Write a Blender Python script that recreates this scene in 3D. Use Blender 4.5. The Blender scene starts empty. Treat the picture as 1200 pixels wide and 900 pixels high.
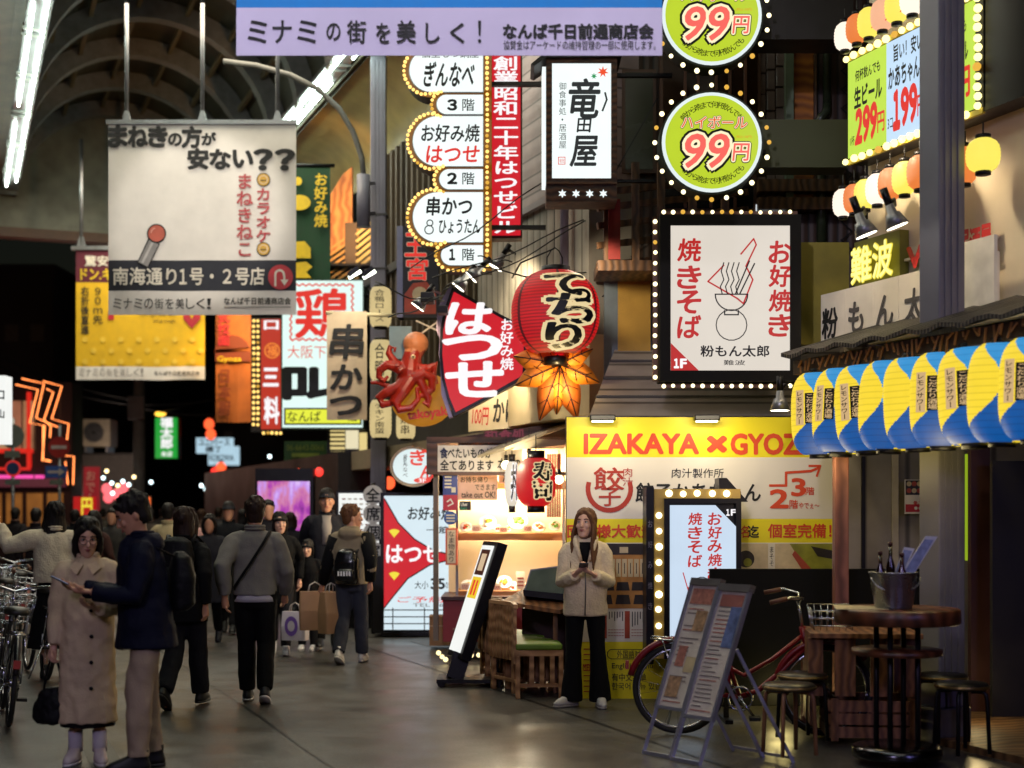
import bpy, bmesh, math, random
from mathutils import Vector, Matrix, noise as mnoise
random.seed(7)
R = math.radians
SC = bpy.context.scene
COL = SC.collection

# ---------------------------------------------------------------- camera, world, light, exposure
F = 1666.67; CH = 1.62; HY = 600.0          # focal length in photo pixels, eye height, horizon row
cam = bpy.data.cameras.new('camera'); co = bpy.data.objects.new('camera', cam); COL.objects.link(co)
co.location = (0, 0, CH); co.rotation_euler = (R(90), 0, 0)
cam.lens = 50; cam.sensor_width = 36; cam.shift_y = 0.125; cam.clip_end = 600; cam.clip_start = 0.1
cam.dof.use_dof = True; cam.dof.focus_distance = 12.0; cam.dof.aperture_fstop = 1.2
SC.camera = co
w = bpy.data.worlds.new('World'); SC.world = w; w.use_nodes = True
nt = w.node_tree; bgn = nt.nodes['Background']
sky = nt.nodes.new('ShaderNodeTexSky'); sky.sky_type = 'NISHITA'; sky.sun_disc = False
sky.sun_elevation = R(2); sky.sun_rotation = R(200); sky.altitude = 0
nt.links.new(sky.outputs[0], bgn.inputs[0]); bgn.inputs[1].default_value = 0.0035
sd = bpy.data.lights.new('moon', 'SUN'); sd.energy = 0.004; sd.angle = R(0.5); sd.color = (.8, .85, 1)
so = bpy.data.objects.new('moon', sd); COL.objects.link(so); so.rotation_euler = (R(40), 0, R(200))
SC.view_settings.view_transform = 'Standard'; SC.view_settings.look = 'None'
SC.view_settings.exposure = 0.2; SC.view_settings.gamma = 1.0; SC.view_settings.use_curve_mapping = False
SC.render.engine = 'CYCLES'
SC.cycles.use_denoising = True; SC.cycles.max_bounces = 6; SC.cycles.diffuse_bounces = 3
SC.cycles.sample_clamp_indirect = 4.0; SC.cycles.caustics_reflective = False; SC.cycles.caustics_refractive = False

def lamp(name, kind, loc, energy, color, size=1.0, target=None, size_y=None, spot=60, blend=.5):
    d = bpy.data.lights.new(name, kind); d.energy = energy; d.color = color
    if kind == 'AREA':
        d.size = size
        if size_y: d.shape = 'RECTANGLE'; d.size_y = size_y
    else:
        d.shadow_soft_size = size
        if kind == 'SPOT': d.spot_size = R(spot); d.spot_blend = blend
    o = bpy.data.objects.new(name, d); COL.objects.link(o); o.location = loc
    if target is not None:
        o.rotation_euler = (Vector(target) - Vector(loc)).to_track_quat('-Z', 'Y').to_euler()
    return o
ST = R(21.3)                                  # the street runs away to the left of the view
SA = Vector((-math.sin(ST), math.cos(ST), 0)); SR = Vector((math.cos(ST), math.sin(ST), 0))
def street(t, s, z=0.0): return SR * t + SA * s + Vector((0, 0, z))
def W(px, py, Y): return Vector(((px - 600) / F * Y, Y, CH + (HY - py) / F * Y))
# overhead fill added for the general glow of the street, and the violet light of the crossing
for s_, e_ in ((2.0, 30), (8, 55), (14, 140), (20, 230), (27, 260)):
    lamp('street_fill', 'AREA', street(3.2, s_, 8.6), e_, (1, .88, .68), 3.0, street(3.2, s_, 0))
lamp('crossing_lamp', 'AREA', (-3.0, -3.0, 6.0), 210, (.74, .64, 1.0), 1.6, (-1.2, 9, 2.0))
lamp('banner_fill_spot', 'SPOT', (-1.5, 1.0, 6.4), 1300, (.86, .82, 1.0), .1, W(526, 10, 9.0), spot=34)  # this and the next two spots are added to brighten the hanging banners
lamp('banner_fill_spot', 'SPOT', W(300, -40, 13.5), 760, (1, .93, .84), .1, W(237, 255, 19.5), spot=24)
lamp('banner_fill_spot', 'SPOT', W(215, 200, 22.5), 300, (1, .9, .75), .1, W(164, 370, 28), spot=32)
lamp('crossing_lamp', 'AREA', (4.2, 3.6, 2.9), 26, (.42, .36, 1.0), .8, (2.3, 9.6, .7))

# ---------------------------------------------------------------- materials
def C(h):
    h = h.lstrip('#'); v = [int(h[i:i+2], 16) / 255 for i in (0, 2, 4)]
    return tuple(x / 12.92 if x <= .04045 else ((x + .055) / 1.055) ** 2.4 for x in v)
MATS = {}
def M(name, col, rough=.6, metal=0., var=.18, scale=6., bump=0., bscale=60., stretch=None, em=None, es=0., spec=.5, coat=0.):
    if name in MATS: return MATS[name]
    if isinstance(col, str): col = C(col)
    m = bpy.data.materials.new(name); m.use_nodes = True; t = m.node_tree; n = t.nodes; L = t.links
    b = n['Principled BSDF']; b.inputs['Roughness'].default_value = rough; b.inputs['Metallic'].default_value = metal
    b.inputs['Specular IOR Level'].default_value = spec
    if coat: b.inputs['Coat Weight'].default_value = coat
    tc = n.new('ShaderNodeTexCoord'); mp = n.new('ShaderNodeMapping'); L.new(tc.outputs['Object'], mp.inputs[0])
    if stretch: mp.inputs['Scale'].default_value = stretch
    nz = n.new('ShaderNodeTexNoise'); nz.inputs['Scale'].default_value = scale; nz.inputs['Detail'].default_value = 5
    L.new(mp.outputs[0], nz.inputs['Vector'])
    r = n.new('ShaderNodeMapRange'); r.inputs['From Min'].default_value = .3; r.inputs['From Max'].default_value = .7
    r.inputs['To Min'].default_value = 1 - var; r.inputs['To Max'].default_value = 1 + var * .7
    L.new(nz.outputs['Fac'], r.inputs[0])
    mx = n.new('ShaderNodeVectorMath'); mx.operation = 'SCALE'; mx.inputs[0].default_value = col
    L.new(r.outputs[0], mx.inputs['Scale']); L.new(mx.outputs[0], b.inputs['Base Color'])
    r2 = n.new('ShaderNodeMapRange'); r2.inputs['To Min'].default_value = max(.03, rough - .12); r2.inputs['To Max'].default_value = min(1, rough + .12)
    L.new(nz.outputs['Fac'], r2.inputs[0]); L.new(r2.outputs[0], b.inputs['Roughness'])
    if bump:
        n2 = n.new('ShaderNodeTexNoise'); n2.inputs['Scale'].default_value = bscale; n2.inputs['Detail'].default_value = 4
        L.new(mp.outputs[0], n2.inputs['Vector'])
        bp = n.new('ShaderNodeBump'); bp.inputs['Strength'].default_value = bump; bp.inputs['Distance'].default_value = .02
        L.new(n2.outputs['Fac'], bp.inputs['Height']); L.new(bp.outputs[0], b.inputs['Normal'])
    if es:
        e = C(em) if isinstance(em, str) else (em or col)
        b.inputs['Base Color'].default_value = (.05, .05, .05, 1)
        m2 = n.new('ShaderNodeVectorMath'); m2.operation = 'SCALE'; m2.inputs[0].default_value = e
        L.new(r.outputs[0], m2.inputs['Scale']); L.new(m2.outputs[0], b.inputs['Emission Color'])
        b.inputs['Emission Strength'].default_value = es
        for l in list(L):
            if l.to_socket == b.inputs['Base Color']: L.remove(l)
    MATS[name] = m
    return m
def E(name, col, s, var=.04, sample=True, scale=3.):
    m = M(name, (.05, .05, .05), rough=.5, var=var, scale=scale, em=col, es=s, spec=.12)
    if not sample: m.cycles.emission_sampling = 'NONE'
    return m
def wave_mat(name, col, col2, scale=20., axis='Z', rough=.6, dist=1.5, bump=.3, kind='BANDS', thin=None, em=0.):
    """bands along one axis: siding, corrugation, blinds, wood grain"""
    if name in MATS: return MATS[name]
    m = bpy.data.materials.new(name); m.use_nodes = True; t = m.node_tree; n = t.nodes; L = t.links
    b = n['Principled BSDF']; b.inputs['Roughness'].default_value = rough
    tc = n.new('ShaderNodeTexCoord'); wv = n.new('ShaderNodeTexWave'); wv.wave_type = kind; wv.bands_direction = axis
    wv.inputs['Scale'].default_value = scale; wv.inputs['Distortion'].default_value = dist; wv.inputs['Detail'].default_value = 2
    L.new(tc.outputs['Object'], wv.inputs[0])
    cr = n.new('ShaderNodeValToRGB'); c1 = C(col) if isinstance(col, str) else col; c2 = C(col2) if isinstance(col2, str) else col2
    cr.color_ramp.elements[0].color = (*c2, 1); cr.color_ramp.elements[1].color = (*c1, 1)
    if thin: cr.color_ramp.elements[0].position = 0.0; cr.color_ramp.elements[1].position = thin
    L.new(wv.outputs['Fac'], cr.inputs[0])
    nz = n.new('ShaderNodeTexNoise'); nz.inputs['Scale'].default_value = 3; nz.inputs['Detail'].default_value = 6; L.new(tc.outputs['Object'], nz.inputs[0])
    r = n.new('ShaderNodeMapRange'); r.inputs['From Min'].default_value = .3; r.inputs['From Max'].default_value = .7
    r.inputs['To Min'].default_value = .72; r.inputs['To Max'].default_value = 1.12; L.new(nz.outputs['Fac'], r.inputs[0])
    mx = n.new('ShaderNodeVectorMath'); mx.operation = 'SCALE'; L.new(cr.outputs[0], mx.inputs[0]); L.new(r.outputs[0], mx.inputs['Scale'])
    L.new(mx.outputs[0], b.inputs['Base Color'])
    bp = n.new('ShaderNodeBump'); bp.inputs['Strength'].default_value = bump; bp.inputs['Distance'].default_value = .02
    L.new(wv.outputs['Fac'], bp.inputs['Height']); L.new(bp.outputs[0], b.inputs['Normal'])
    if em:
        L.new(mx.outputs[0], b.inputs['Emission Color']); b.inputs['Emission Strength'].default_value = em
    MATS[name] = m
    return m
def wood(name, col, dark, axis='X', scale=9., rough=.55): return wave_mat(name, col, dark, scale, axis, rough, 6.0, .15)

# ---------------------------------------------------------------- geometry
WS = bpy.data.scenes.new('workbench')          # scratch scene for evaluating lettering and surfaces, removed at the end
def evaluated(o):
    vl = WS.view_layers[0]; vl.update(); return bpy.data.meshes.new_from_object(o.evaluated_get(vl.depsgraph))
class G:
    """collects faces in metres, builds ONE mesh object"""
    def __init__(s): s.v = []; s.f = []; s.m = []; s.sm = []; s.mats = []; s.T = None
    def mi(s, mat):
        if mat not in s.mats: s.mats.append(mat)
        return s.mats.index(mat)
    def add(s, vs, fs, mat, smooth=False):
        o = len(s.v); i = s.mi(mat)
        if s.T is not None: vs = [s.T @ Vector(v) for v in vs]
        s.v.extend([tuple(v) for v in vs])
        for f in fs: s.f.append([k + o for k in f]); s.m.append(i); s.sm.append(smooth)
        return s
    def box(s, a, b, mat, rot=None, bev=0.):
        """axis aligned box from corner a to corner b; rot = Matrix about its centre"""
        a = Vector(a); b = Vector(b); c = (a + b) / 2; h = Vector((abs(b.x-a.x), abs(b.y-a.y), abs(b.z-a.z))) / 2
        if bev and min(h) > bev * 1.2:
            vs = []; fs = []
            bm = bmesh.new(); bmesh.ops.create_cube(bm, size=1)
            for v in bm.verts: v.co = Vector((v.co.x*2*h.x, v.co.y*2*h.y, v.co.z*2*h.z))
            bmesh.ops.bevel(bm, geom=list(bm.edges), offset=bev, segments=2, affect='EDGES', profile=.5)
            bm.verts.index_update(); vs = [v.co.copy() for v in bm.verts]; fs = [[v.index for v in f.verts] for f in bm.faces]; bm.free()
        else:
            vs = [Vector((x*h.x, y*h.y, z*h.z)) for x in (-1, 1) for y in (-1, 1) for z in (-1, 1)]
            fs = [(0,1,3,2), (4,6,7,5), (0,4,5,1), (2,3,7,6), (0,2,6,4), (1,5,7,3)]
        if rot is not None: vs = [rot @ v for v in vs]
        return s.add([v + c for v in vs], fs, mat)
    def quad(s, a, b, c, d, mat): return s.add([a, b, c, d], [(0, 1, 2, 3)], mat)
    def beam(s, a, b, w_, h_, mat, up=(0, 0, 1)):
        """bar from a to b; w_ across, h_ along up"""
        a = Vector(a); b = Vector(b); d = (b - a).normalized(); u = Vector(up)
        if abs(d.dot(u)) > .98: u = Vector((0, 1, 0))
        x = d.cross(u).normalized(); z = x.cross(d).normalized()
        vs = [p + x*(i*w_/2) + z*(j*h_/2) for p in (a, b) for i, j in ((-1,-1), (1,-1), (1,1), (-1,1))]
        return s.add(vs, [(3,2,1,0), (4,5,6,7), (0,1,5,4), (1,2,6,5), (2,3,7,6), (3,0,4,7)], mat)
    def tube(s, pts, r, mat, n=8, cap=True, ell=None):
        """smooth tube along points; r number or list; ell: (ratio) flatten along second axis"""
        pts = [Vector(p) for p in pts]; N = len(pts)
        rs = r if isinstance(r, (list, tuple)) else [r] * N
        vs = []; fs = []; pu = None
        for i, p in enumerate(pts):
            d = (pts[min(i+1, N-1)] - pts[max(i-1, 0)])
            d = d.normalized() if d.length > 1e-9 else Vector((0, 0, 1))
            if pu is None:
                u = Vector((0, 1, 0)) if abs(d.z) > .7 else Vector((0, 0, 1))
            else: u = pu
            x = d.cross(u)
            x = x.normalized() if x.length > 1e-6 else Vector((1, 0, 0))
            u = x.cross(d).normalized(); pu = u
            for k in range(n):
                a = 2 * math.pi * k / n
                vs.append(p + (x * math.cos(a) + u * math.sin(a) * (ell or 1)) * rs[i])
        for i in range(N - 1):
            for k in range(n):
                k2 = (k + 1) % n; fs.append((i*n + k, i*n + k2, (i+1)*n + k2, (i+1)*n + k))
        s.add(vs, fs, mat, True)
        if cap:
            o = len(s.v) - len(vs)
            for fl in ([k for k in range(n)][::-1], [(N-1)*n + k for k in range(n)]):
                s.f.append([q + o for q in fl]); s.m.append(s.mi(mat)); s.sm.append(False)
        return s
    def cyl(s, a, b, r, mat, n=12): return s.tube([a, b], r, mat, n)
    def rings(s, rings_, mat, n=14, smooth=True, pw=2.0):
        """loft of (centre, rx, ry) rings lying in the xy plane (superellipse power pw)"""
        vs = []; fs = []; N = len(rings_)
        for c, rx, ry in rings_:
            for k in range(n):
                a = 2 * math.pi * k / n; ca, sa = math.cos(a), math.sin(a)
                x = math.copysign(abs(ca) ** (2/pw), ca) * rx; y = math.copysign(abs(sa) ** (2/pw), sa) * ry
                vs.append(Vector(c) + Vector((x, y, 0)))
        for i in range(N - 1):
            for k in range(n):
                k2 = (k + 1) % n; fs.append((i*n + k, i*n + k2, (i+1)*n + k2, (i+1)*n + k))
        fs.append([k for k in range(n)][::-1]); fs.append([(N-1)*n + k for k in range(n)])
        return s.add(vs, fs, mat, smooth)
    def lathe(s, prof, mat, c=(0, 0, 0), n=20, smooth=True):
        return s.rings([((c[0], c[1], c[2] + z), max(r, 1e-4), max(r, 1e-4)) for r, z in prof], mat, n, smooth)
    def ball(s, c, r, mat, n=12, sq=(1, 1, 1)):
        return s.rings([((c[0], c[1], c[2] + r*sq[2]*math.sin(-math.pi/2 + math.pi*i/(n//2+1)*1.0)), max(1e-4, r*sq[0]*math.cos(-math.pi/2 + math.pi*i/(n//2+1))), max(1e-4, r*sq[1]*math.cos(-math.pi/2 + math.pi*i/(n//2+1)))) for i in range(n//2+2)], mat, n)
    def prism(s, poly, y0, y1, mat, side=None):
        """polygon in x,z from depth y0 (front) to y1 (back)"""
        n = len(poly)
        ar = sum(poly[i][0]*poly[(i+1) % n][1] - poly[(i+1) % n][0]*poly[i][1] for i in range(n))
        if ar < 0: poly = poly[::-1]
        vs = [(p[0], y0, p[1]) for p in poly] + [(p[0], y1, p[1]) for p in poly]
        s.add(vs, [list(range(n))], mat)
        o = len(s.v) - 2*n
        sd_ = s.mi(side or mat)
        s.f.append([o + n + k for k in range(n)][::-1]); s.m.append(sd_); s.sm.append(False)
        for k in range(n):
            k2 = (k+1) % n; s.f.append([o+k2, o+k, o+n+k, o+n+k2]); s.m.append(sd_); s.sm.append(False)
        return s
    def mesh(s, name):
        me = bpy.data.meshes.new(name); me.from_pydata(s.v, [], s.f)
        for m in s.mats: me.materials.append(m)
        me.polygons.foreach_set('material_index', s.m); me.polygons.foreach_set('use_smooth', s.sm); me.update()
        return me
    def build(s, name, parent=None, loc=None, rz=0.):
        o = bpy.data.objects.new(name, s.mesh(name)); COL.objects.link(o)
        if parent: o.parent = parent
        if loc is not None: o.location = loc
        o.rotation_euler.z = rz
        return o
def thing(name, label, cat, loc=(0, 0, 0), rz=0., group=None):
    o = bpy.data.objects.new(name, None); COL.objects.link(o); o.empty_display_size = .1
    o.location = loc; o.rotation_euler.z = rz; o['label'] = label; o['category'] = cat
    if group: o['group'] = group
    return o
def tag(o, label, cat, group=None, kind=None):
    if label: o['label'] = label
    if cat: o['category'] = cat
    if group: o['group'] = group
    if kind: o['kind'] = kind
    return o
def copy_tree(o, parent=None):
    c = o.copy(); COL.objects.link(c)
    if parent: c.parent = parent
    for ch in list(o.children): copy_tree(ch, c)
    return c
def dup(o, loc, rz=None, label=None):
    c = copy_tree(o); c.location = loc
    if rz is not None: c.rotation_euler.z = rz
    if label: c['label'] = label
    return c
_ro = None; TRASH = []
def remesh(g, mat, voxel=.012, smooth=4, amp=0., freq=8., seed=0., squash=(1, 1, 1)):
    """union of the overlapping closed shapes in g as one continuous surface"""
    me = g.mesh('tmp'); global _ro
    if _ro is None:
        _ro = bpy.data.objects.new('tmp', me); WS.collection.objects.link(_ro)
        md = _ro.modifiers.new('r', 'REMESH'); md.mode = 'VOXEL'; md.use_smooth_shade = True; sm = _ro.modifiers.new('s', 'SMOOTH'); sm.factor = .5
    o = _ro; o.data = me; o.modifiers['r'].voxel_size = voxel; o.modifiers['s'].iterations = max(1, smooth)
    m2 = evaluated(o)
    TRASH.append(me)
    nv = len(m2.vertices); co_ = [0.]*(3*nv); m2.vertices.foreach_get('co', co_)
    if amp:
        no_ = [0.]*(3*nv); m2.vertex_normals.foreach_get('vector', no_); sv = Vector((seed, seed*1.7, seed*.3))
        for i in range(0, 3*nv, 3):
            q = Vector((co_[i]*squash[0], co_[i+1]*squash[1], co_[i+2]*squash[2])); a_ = amp*(mnoise.noise(q*freq + sv) + .5*mnoise.noise(q*freq*2.3 + sv))
            co_[i] += no_[i]*a_; co_[i+1] += no_[i+1]*a_; co_[i+2] += no_[i+2]*a_
    out = G(); out.v = [(co_[3*i], co_[3*i+1], co_[3*i+2]) for i in range(nv)]; out.f = [list(p.vertices) for p in m2.polygons]; out.mats = [mat]; out.m = [0]*len(out.f); out.sm = [True]*len(out.f)
    TRASH.append(m2)
    return out

# ---------------------------------------------------------------- lettering
_TC = {}
_cu = bpy.data.curves.new('lettering', 'FONT'); _cu.resolution_u = 3; _cu.size = 1
_co = bpy.data.objects.new('lettering', _cu); WS.collection.objects.link(_co)
def glyph(s, bold=0., shear=0.):
    """outline of a string, thickened by laying slightly shifted copies a hair apart: [(x, y, lift)], faces"""
    k = (s, 0, shear)
    if k not in _TC:
        _cu.body = s; _cu.shear = shear
        me = evaluated(_co)
        _TC[k] = ([(v.co.x, v.co.y, 0.) for v in me.vertices], [list(p.vertices) for p in me.polygons]); TRASH.append(me)
    if bold <= .004: return _TC[k]
    kb = (s, bold, shear)
    if kb not in _TC:
        v0, f0 = _TC[k]; vs = list(v0); fs = list(f0); n = 4 if bold < .02 else (6 if bold < .045 else 10)
        for i in range(n):
            a = 2*math.pi*(i + .5)/n; o = len(vs); b_ = bold*.75
            vs += [(x + b_*math.cos(a), y + b_*math.sin(a), .00012*(i+1)) for x, y, z in v0]; fs += [[q + o for q in f] for f in f0]
        _TC[kb] = (vs, fs)
    return _TC[kb]
class Pix:
    """a sign plane at distance Y facing the view; photo pixels -> metres from its anchor (ax, ay)"""
    def __init__(s, ax, ay, Y): s.ax = ax; s.ay = ay; s.Y = Y; s.k = Y / F; s.loc = W(ax, ay, Y)
    def p(s, px, py, d=0.): return Vector(((px - s.ax)*s.k, -d, (s.ay - py)*s.k))
    def rect(s, g, x0, y0, x1, y1, d, mat):
        g.quad(s.p(x0, y1, d), s.p(x1, y1, d), s.p(x1, y0, d), s.p(x0, y0, d), mat)
    def slab(s, g, x0, y0, x1, y1, d0, d1, mat, bev=0.):
        g.box(s.p(x0, y1, d0), s.p(x1, y0, d1), mat, bev=bev)
    def poly(s, g, pts, d0, d1, mat, side=None):
        q = [s.p(x, y) for x, y in pts]; g.prism([(a.x, a.z) for a in q], -d1, -d0, mat, side)
    def flat(s, g, pts, d, mat):
        q = [s.p(x, y, d) for x, y in pts]; n = len(q)
        ar = sum(q[i].x*q[(i+1) % n].z - q[(i+1) % n].x*q[i].z for i in range(n))
        if ar < 0: q = q[::-1]
        g.add(q, [list(range(n))], mat)
    def line(s, g, pts, wpx, d, mat, closed=False):
        h = wpx/2; n = len(pts)
        for i in range(n if closed else n-1):
            a = Vector(pts[i]); b = Vector(pts[(i+1) % n]); t = (b-a)
            if t.length < 1e-6: continue
            t.normalize(); nn = Vector((-t.y, t.x))*h; a = a - t*h*.6; b = b + t*h*.6
            s.flat(g, [tuple(a+nn), tuple(b+nn), tuple(b-nn), tuple(a-nn)], d + .0002*(i % 3), mat)
    def text(s, g, st, x0, y0, x1, y1, mat, d=.006, bold=0., shear=0., out=None, rot=0.):
        """one row of text stretched to the pixel rectangle; out=[(material, extra bold)] drawn underneath"""
        base, _ = glyph(st, 0, shear)
        bx0 = min(a[0] for a in base); bx1 = max(a[0] for a in base); by0 = min(a[1] for a in base); by1 = max(a[1] for a in base)
        lay = [(m_, bo) for m_, bo in (out or [])] + [(mat, bold)]
        for i, (m_, bo) in enumerate(lay):
            vs, fs = glyph(st, bo, shear); q = []
            for a, b, lf in vs:
                x = x0 + (a-bx0)/(bx1-bx0)*(x1-x0); y = y1 - (b-by0)/max(by1-by0, .02)*(y1-y0)
                if rot:
                    cx, cy = (x0+x1)/2, (y0+y1)/2; c_, s_ = math.cos(rot), math.sin(rot)
                    x, y = cx + (x-cx)*c_ - (y-cy)*s_, cy + (x-cx)*s_ + (y-cy)*c_
                q.append(s.p(x, y, d + .002*i + lf))
            g.add(q, fs, m_)
    def col(s, g, st, x0, y0, x1, y1, mat, d=.006, bold=0., shear=0., out=None):
        """vertical text, one cell per character"""
        n = len(st); h = (y1-y0)/n
        for k, ch in enumerate(st):
            if ch == ' ': continue
            cy0 = y0 + k*h
            lay = list(out or []) + [(mat, bold)]
            for i, (m_, bo) in enumerate(lay):
                vs, fs = glyph(ch, bo, shear); q = []
                for a, b, lf in vs:
                    u, v = a, .88 - b
                    if ch in 'ー〜': u, v = 1 - v, a
                    q.append(s.p(x0 + u*(x1-x0), cy0 + v*h, d + .002*i + lf))
                g.add(q, fs, m_)
    def arc(s, g, st, cx, cy, r, a0, a1, size, mat, d=.006, bold=0., inward=False):
        n = len(st)
        for k, ch in enumerate(st):
            a = R(a0 + (a1-a0)*k/(n-1)); vs, fs = glyph(ch, bold); q = []
            t = a - math.pi/2 if not inward else a + math.pi/2
            for u, v, lf in vs:
                u = (u-.5)*size; v = (v-.38)*size
                x = cx + r*math.cos(a) + u*math.cos(t) - v*math.sin(t)
                y = cy - r*math.sin(a) - (u*math.sin(t) + v*math.cos(t))
                q.append(s.p(x, y, d + lf))
            g.add(q, fs, mat)
def disc(cx, cy, r, n=40, a0=0, a1=360): return [(cx + r*math.cos(R(a0+(a1-a0)*i/n)), cy - r*math.sin(R(a0+(a1-a0)*i/n))) for i in range(n)]

# common materials
K = M('ink_black', '#141414', .7, var=.05); WHT = M('white_paint', '#dcd8d0', .55, var=.06)
RED = M('red_paint', '#c01c1c', .5, var=.08); BLKM = M('black_metal', '#17161a', .4, .5)
GRYM = M('grey_metal', '#8a8a8c', .4, .7); STEEL = M('steel', '#b0b2b8', .3, .9); DARK = M('dark_paint', '#24201d', .55)
LRED = E('lit_red', '#e02a22', .9, sample=False); LBLK = M('lit_black', '#0b0d12', .6, var=.0)
LWHT = E('lit_white', '#eef8f6', .98); LWARM = E('lit_warm_white', '#fff2d0', .95); LYEL = E('lit_yellow', '#e2e62c', .82)
LGRN = E('lit_lime', '#c8e43c', .85); BULB = E('bulb_glow', '#ffdf8a', 3.2, sample=False); BULBD = E('bulb_dim', '#ffc24a', .75, sample=False)
WHTE = E('lit_letter_white', '#f6f2f4', .95, sample=False); LYL2 = E('lit_letter_yellow', '#f0dc3c', .9, sample=False)
CORD = M('cord_black', '#101010', .6)
def bulbs(parent, pts, r=.022, dim=.3, glow=BULB, n=8):
    a = G().ball((0, 0, 0), r, glow, n).mesh('bulb'); b = G().ball((0, 0, 0), r, BULBD, n).mesh('bulb')
    for p in pts:
        o = bpy.data.objects.new('bulb', b if random.random() < dim else a); COL.objects.link(o); o.parent = parent
        o.location = Vector(p) + Vector((random.uniform(-1, 1), random.uniform(-1, 1), random.uniform(-1, 1)))*r*.14; o.scale = [random.uniform(.88, 1.08)]*3
def along(pts, step):
    out = []; rest = 0.
    for i in range(len(pts)-1):
        a = Vector(pts[i]); b = Vector(pts[i+1]); L_ = (b-a).length; t = rest
        while t < L_: out.append(tuple(a + (b-a)*(t/L_))); t += step
        rest = t - L_
    return out
# ---------------------------------------------------------------- ground
def ground_mat():
    m = bpy.data.materials.new('asphalt'); m.use_nodes = True; t = m.node_tree; n = t.nodes; L = t.links; b = n['Principled BSDF']
    tc = n.new('ShaderNodeTexCoord')
    def nz(sc, det=6):
        x = n.new('ShaderNodeTexNoise'); x.inputs['Scale'].default_value = sc; x.inputs['Detail'].default_value = det; L.new(tc.outputs['Object'], x.inputs[0]); return x
    a = nz(.55); f = nz(48, 4); st = nz(2.2)
    cr = n.new('ShaderNodeValToRGB'); cr.color_ramp.elements[0].position = .3; cr.color_ramp.elements[1].position = .72
    cr.color_ramp.elements[0].color = (.050, .046, .040, 1); cr.color_ramp.elements[1].color = (.072, .067, .058, 1)
    L.new(a.outputs['Fac'], cr.inputs[0])
    r = n.new('ShaderNodeMapRange'); r.inputs['From Min'].default_value = .3; r.inputs['From Max'].default_value = .7; r.inputs['To Min'].default_value = .45; r.inputs['To Max'].default_value = 1.6
    L.new(f.outputs['Fac'], r.inputs[0])
    mx = n.new('ShaderNodeVectorMath'); mx.operation = 'SCALE'; L.new(cr.outputs[0], mx.inputs[0]); L.new(r.outputs[0], mx.inputs['Scale'])
    vo = n.new('ShaderNodeTexVoronoi'); vo.feature = 'DISTANCE_TO_EDGE'; vo.inputs['Scale'].default_value = .33
    wp = n.new('ShaderNodeVectorMath'); wp.operation = 'MULTIPLY_ADD'; L.new(st.outputs['Color'], wp.inputs[0]); wp.inputs[1].default_value = (.5, .5, 0); L.new(tc.outputs['Object'], wp.inputs[2])
    L.new(wp.outputs[0], vo.inputs[0])
    c2 = n.new('ShaderNodeMapRange'); c2.inputs['From Max'].default_value = .004; c2.inputs['To Min'].default_value = .88; c2.inputs['To Max'].default_value = 1; L.new(vo.outputs['Distance'], c2.inputs[0])
    m2 = n.new('ShaderNodeVectorMath'); m2.operation = 'SCALE'; L.new(mx.outputs[0], m2.inputs[0]); L.new(c2.outputs[0], m2.inputs['Scale'])
    v3 = n.new('ShaderNodeTexVoronoi'); v3.inputs['Scale'].default_value = 2.6; L.new(tc.outputs['Object'], v3.inputs[0])
    g3 = n.new('ShaderNodeMapRange'); g3.inputs['From Min'].default_value = .035; g3.inputs['From Max'].default_value = .055; g3.inputs['To Min'].default_value = .55; g3.inputs['To Max'].default_value = 1; L.new(v3.outputs['Distance'], g3.inputs[0])
    m3 = n.new('ShaderNodeVectorMath'); m3.operation = 'SCALE'; L.new(m2.outputs[0], m3.inputs[0]); L.new(g3.outputs[0], m3.inputs['Scale']); L.new(m3.outputs[0], b.inputs['Base Color'])
    rr = n.new('ShaderNodeMapRange'); rr.inputs['From Min'].default_value = .35; rr.inputs['From Max'].default_value = .65; rr.inputs['To Min'].default_value = .30; rr.inputs['To Max'].default_value = .42
    L.new(st.outputs['Fac'], rr.inputs[0]); L.new(rr.outputs[0], b.inputs['Roughness'])
    bp = n.new('ShaderNodeBump'); bp.inputs['Strength'].default_value = .25; bp.inputs['Distance'].default_value = .003; L.new(f.outputs['Fac'], bp.inputs['Height']); L.new(bp.outputs[0], b.inputs['Normal'])
    return m
ASPH = ground_mat()
g = G(); g.quad((-250, -60, 0), (250, -60, 0), (250, 400, 0), (-250, 400, 0), ASPH)
tag(g.build('street'), None, None, kind='structure')
g = G(); a = W(124, 861, 10.3); b = W(146, 899, 9.03)
PAVE = M('pale_paving', '#565145', .6, var=.25, scale=30, bump=.2)
d_ = (b - a).normalized(); n_ = Vector((-d_.y, d_.x, 0)); a.z = b.z = .004; a2 = a - d_*3.2; b2 = b + d_*1.2
a2.z = b2.z = .004
g.quad(a2, b2, b2 + n_*-.2, a2 + n_*-.2, PAVE)
tag(g.build('pavement_strip'), None, None, kind='structure')
g = G(); g.quad(W(480, 752, 17.8), W(545, 770, 15.9), W(560, 755, 17.4), W(500, 742, 19), M('road_patch', '#4a463d', .45, var=.25, scale=9, bump=.2))
for i, v in enumerate(g.v): g.v[i] = (v[0], v[1], .004)
tag(g.build('road_patch'), None, None, kind='structure')

g = G(); SEAM = M('seam_tar', '#1c1a18', .35, var=.3, scale=12)
for t_, w_ in ((4.55, .03), (2.2, .022)):
    pts = [street(t_ + .03*mnoise.noise(Vector((s_*.4, t_, 0))), s_, .004) for s_ in [4 + .8*i for i in range(34)]]
    for a, b in zip(pts, pts[1:]): g.quad(a, b, b + SR*w_, a + SR*w_, SEAM)
tag(g.build('street_seam'), None, None, kind='structure')
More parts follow.
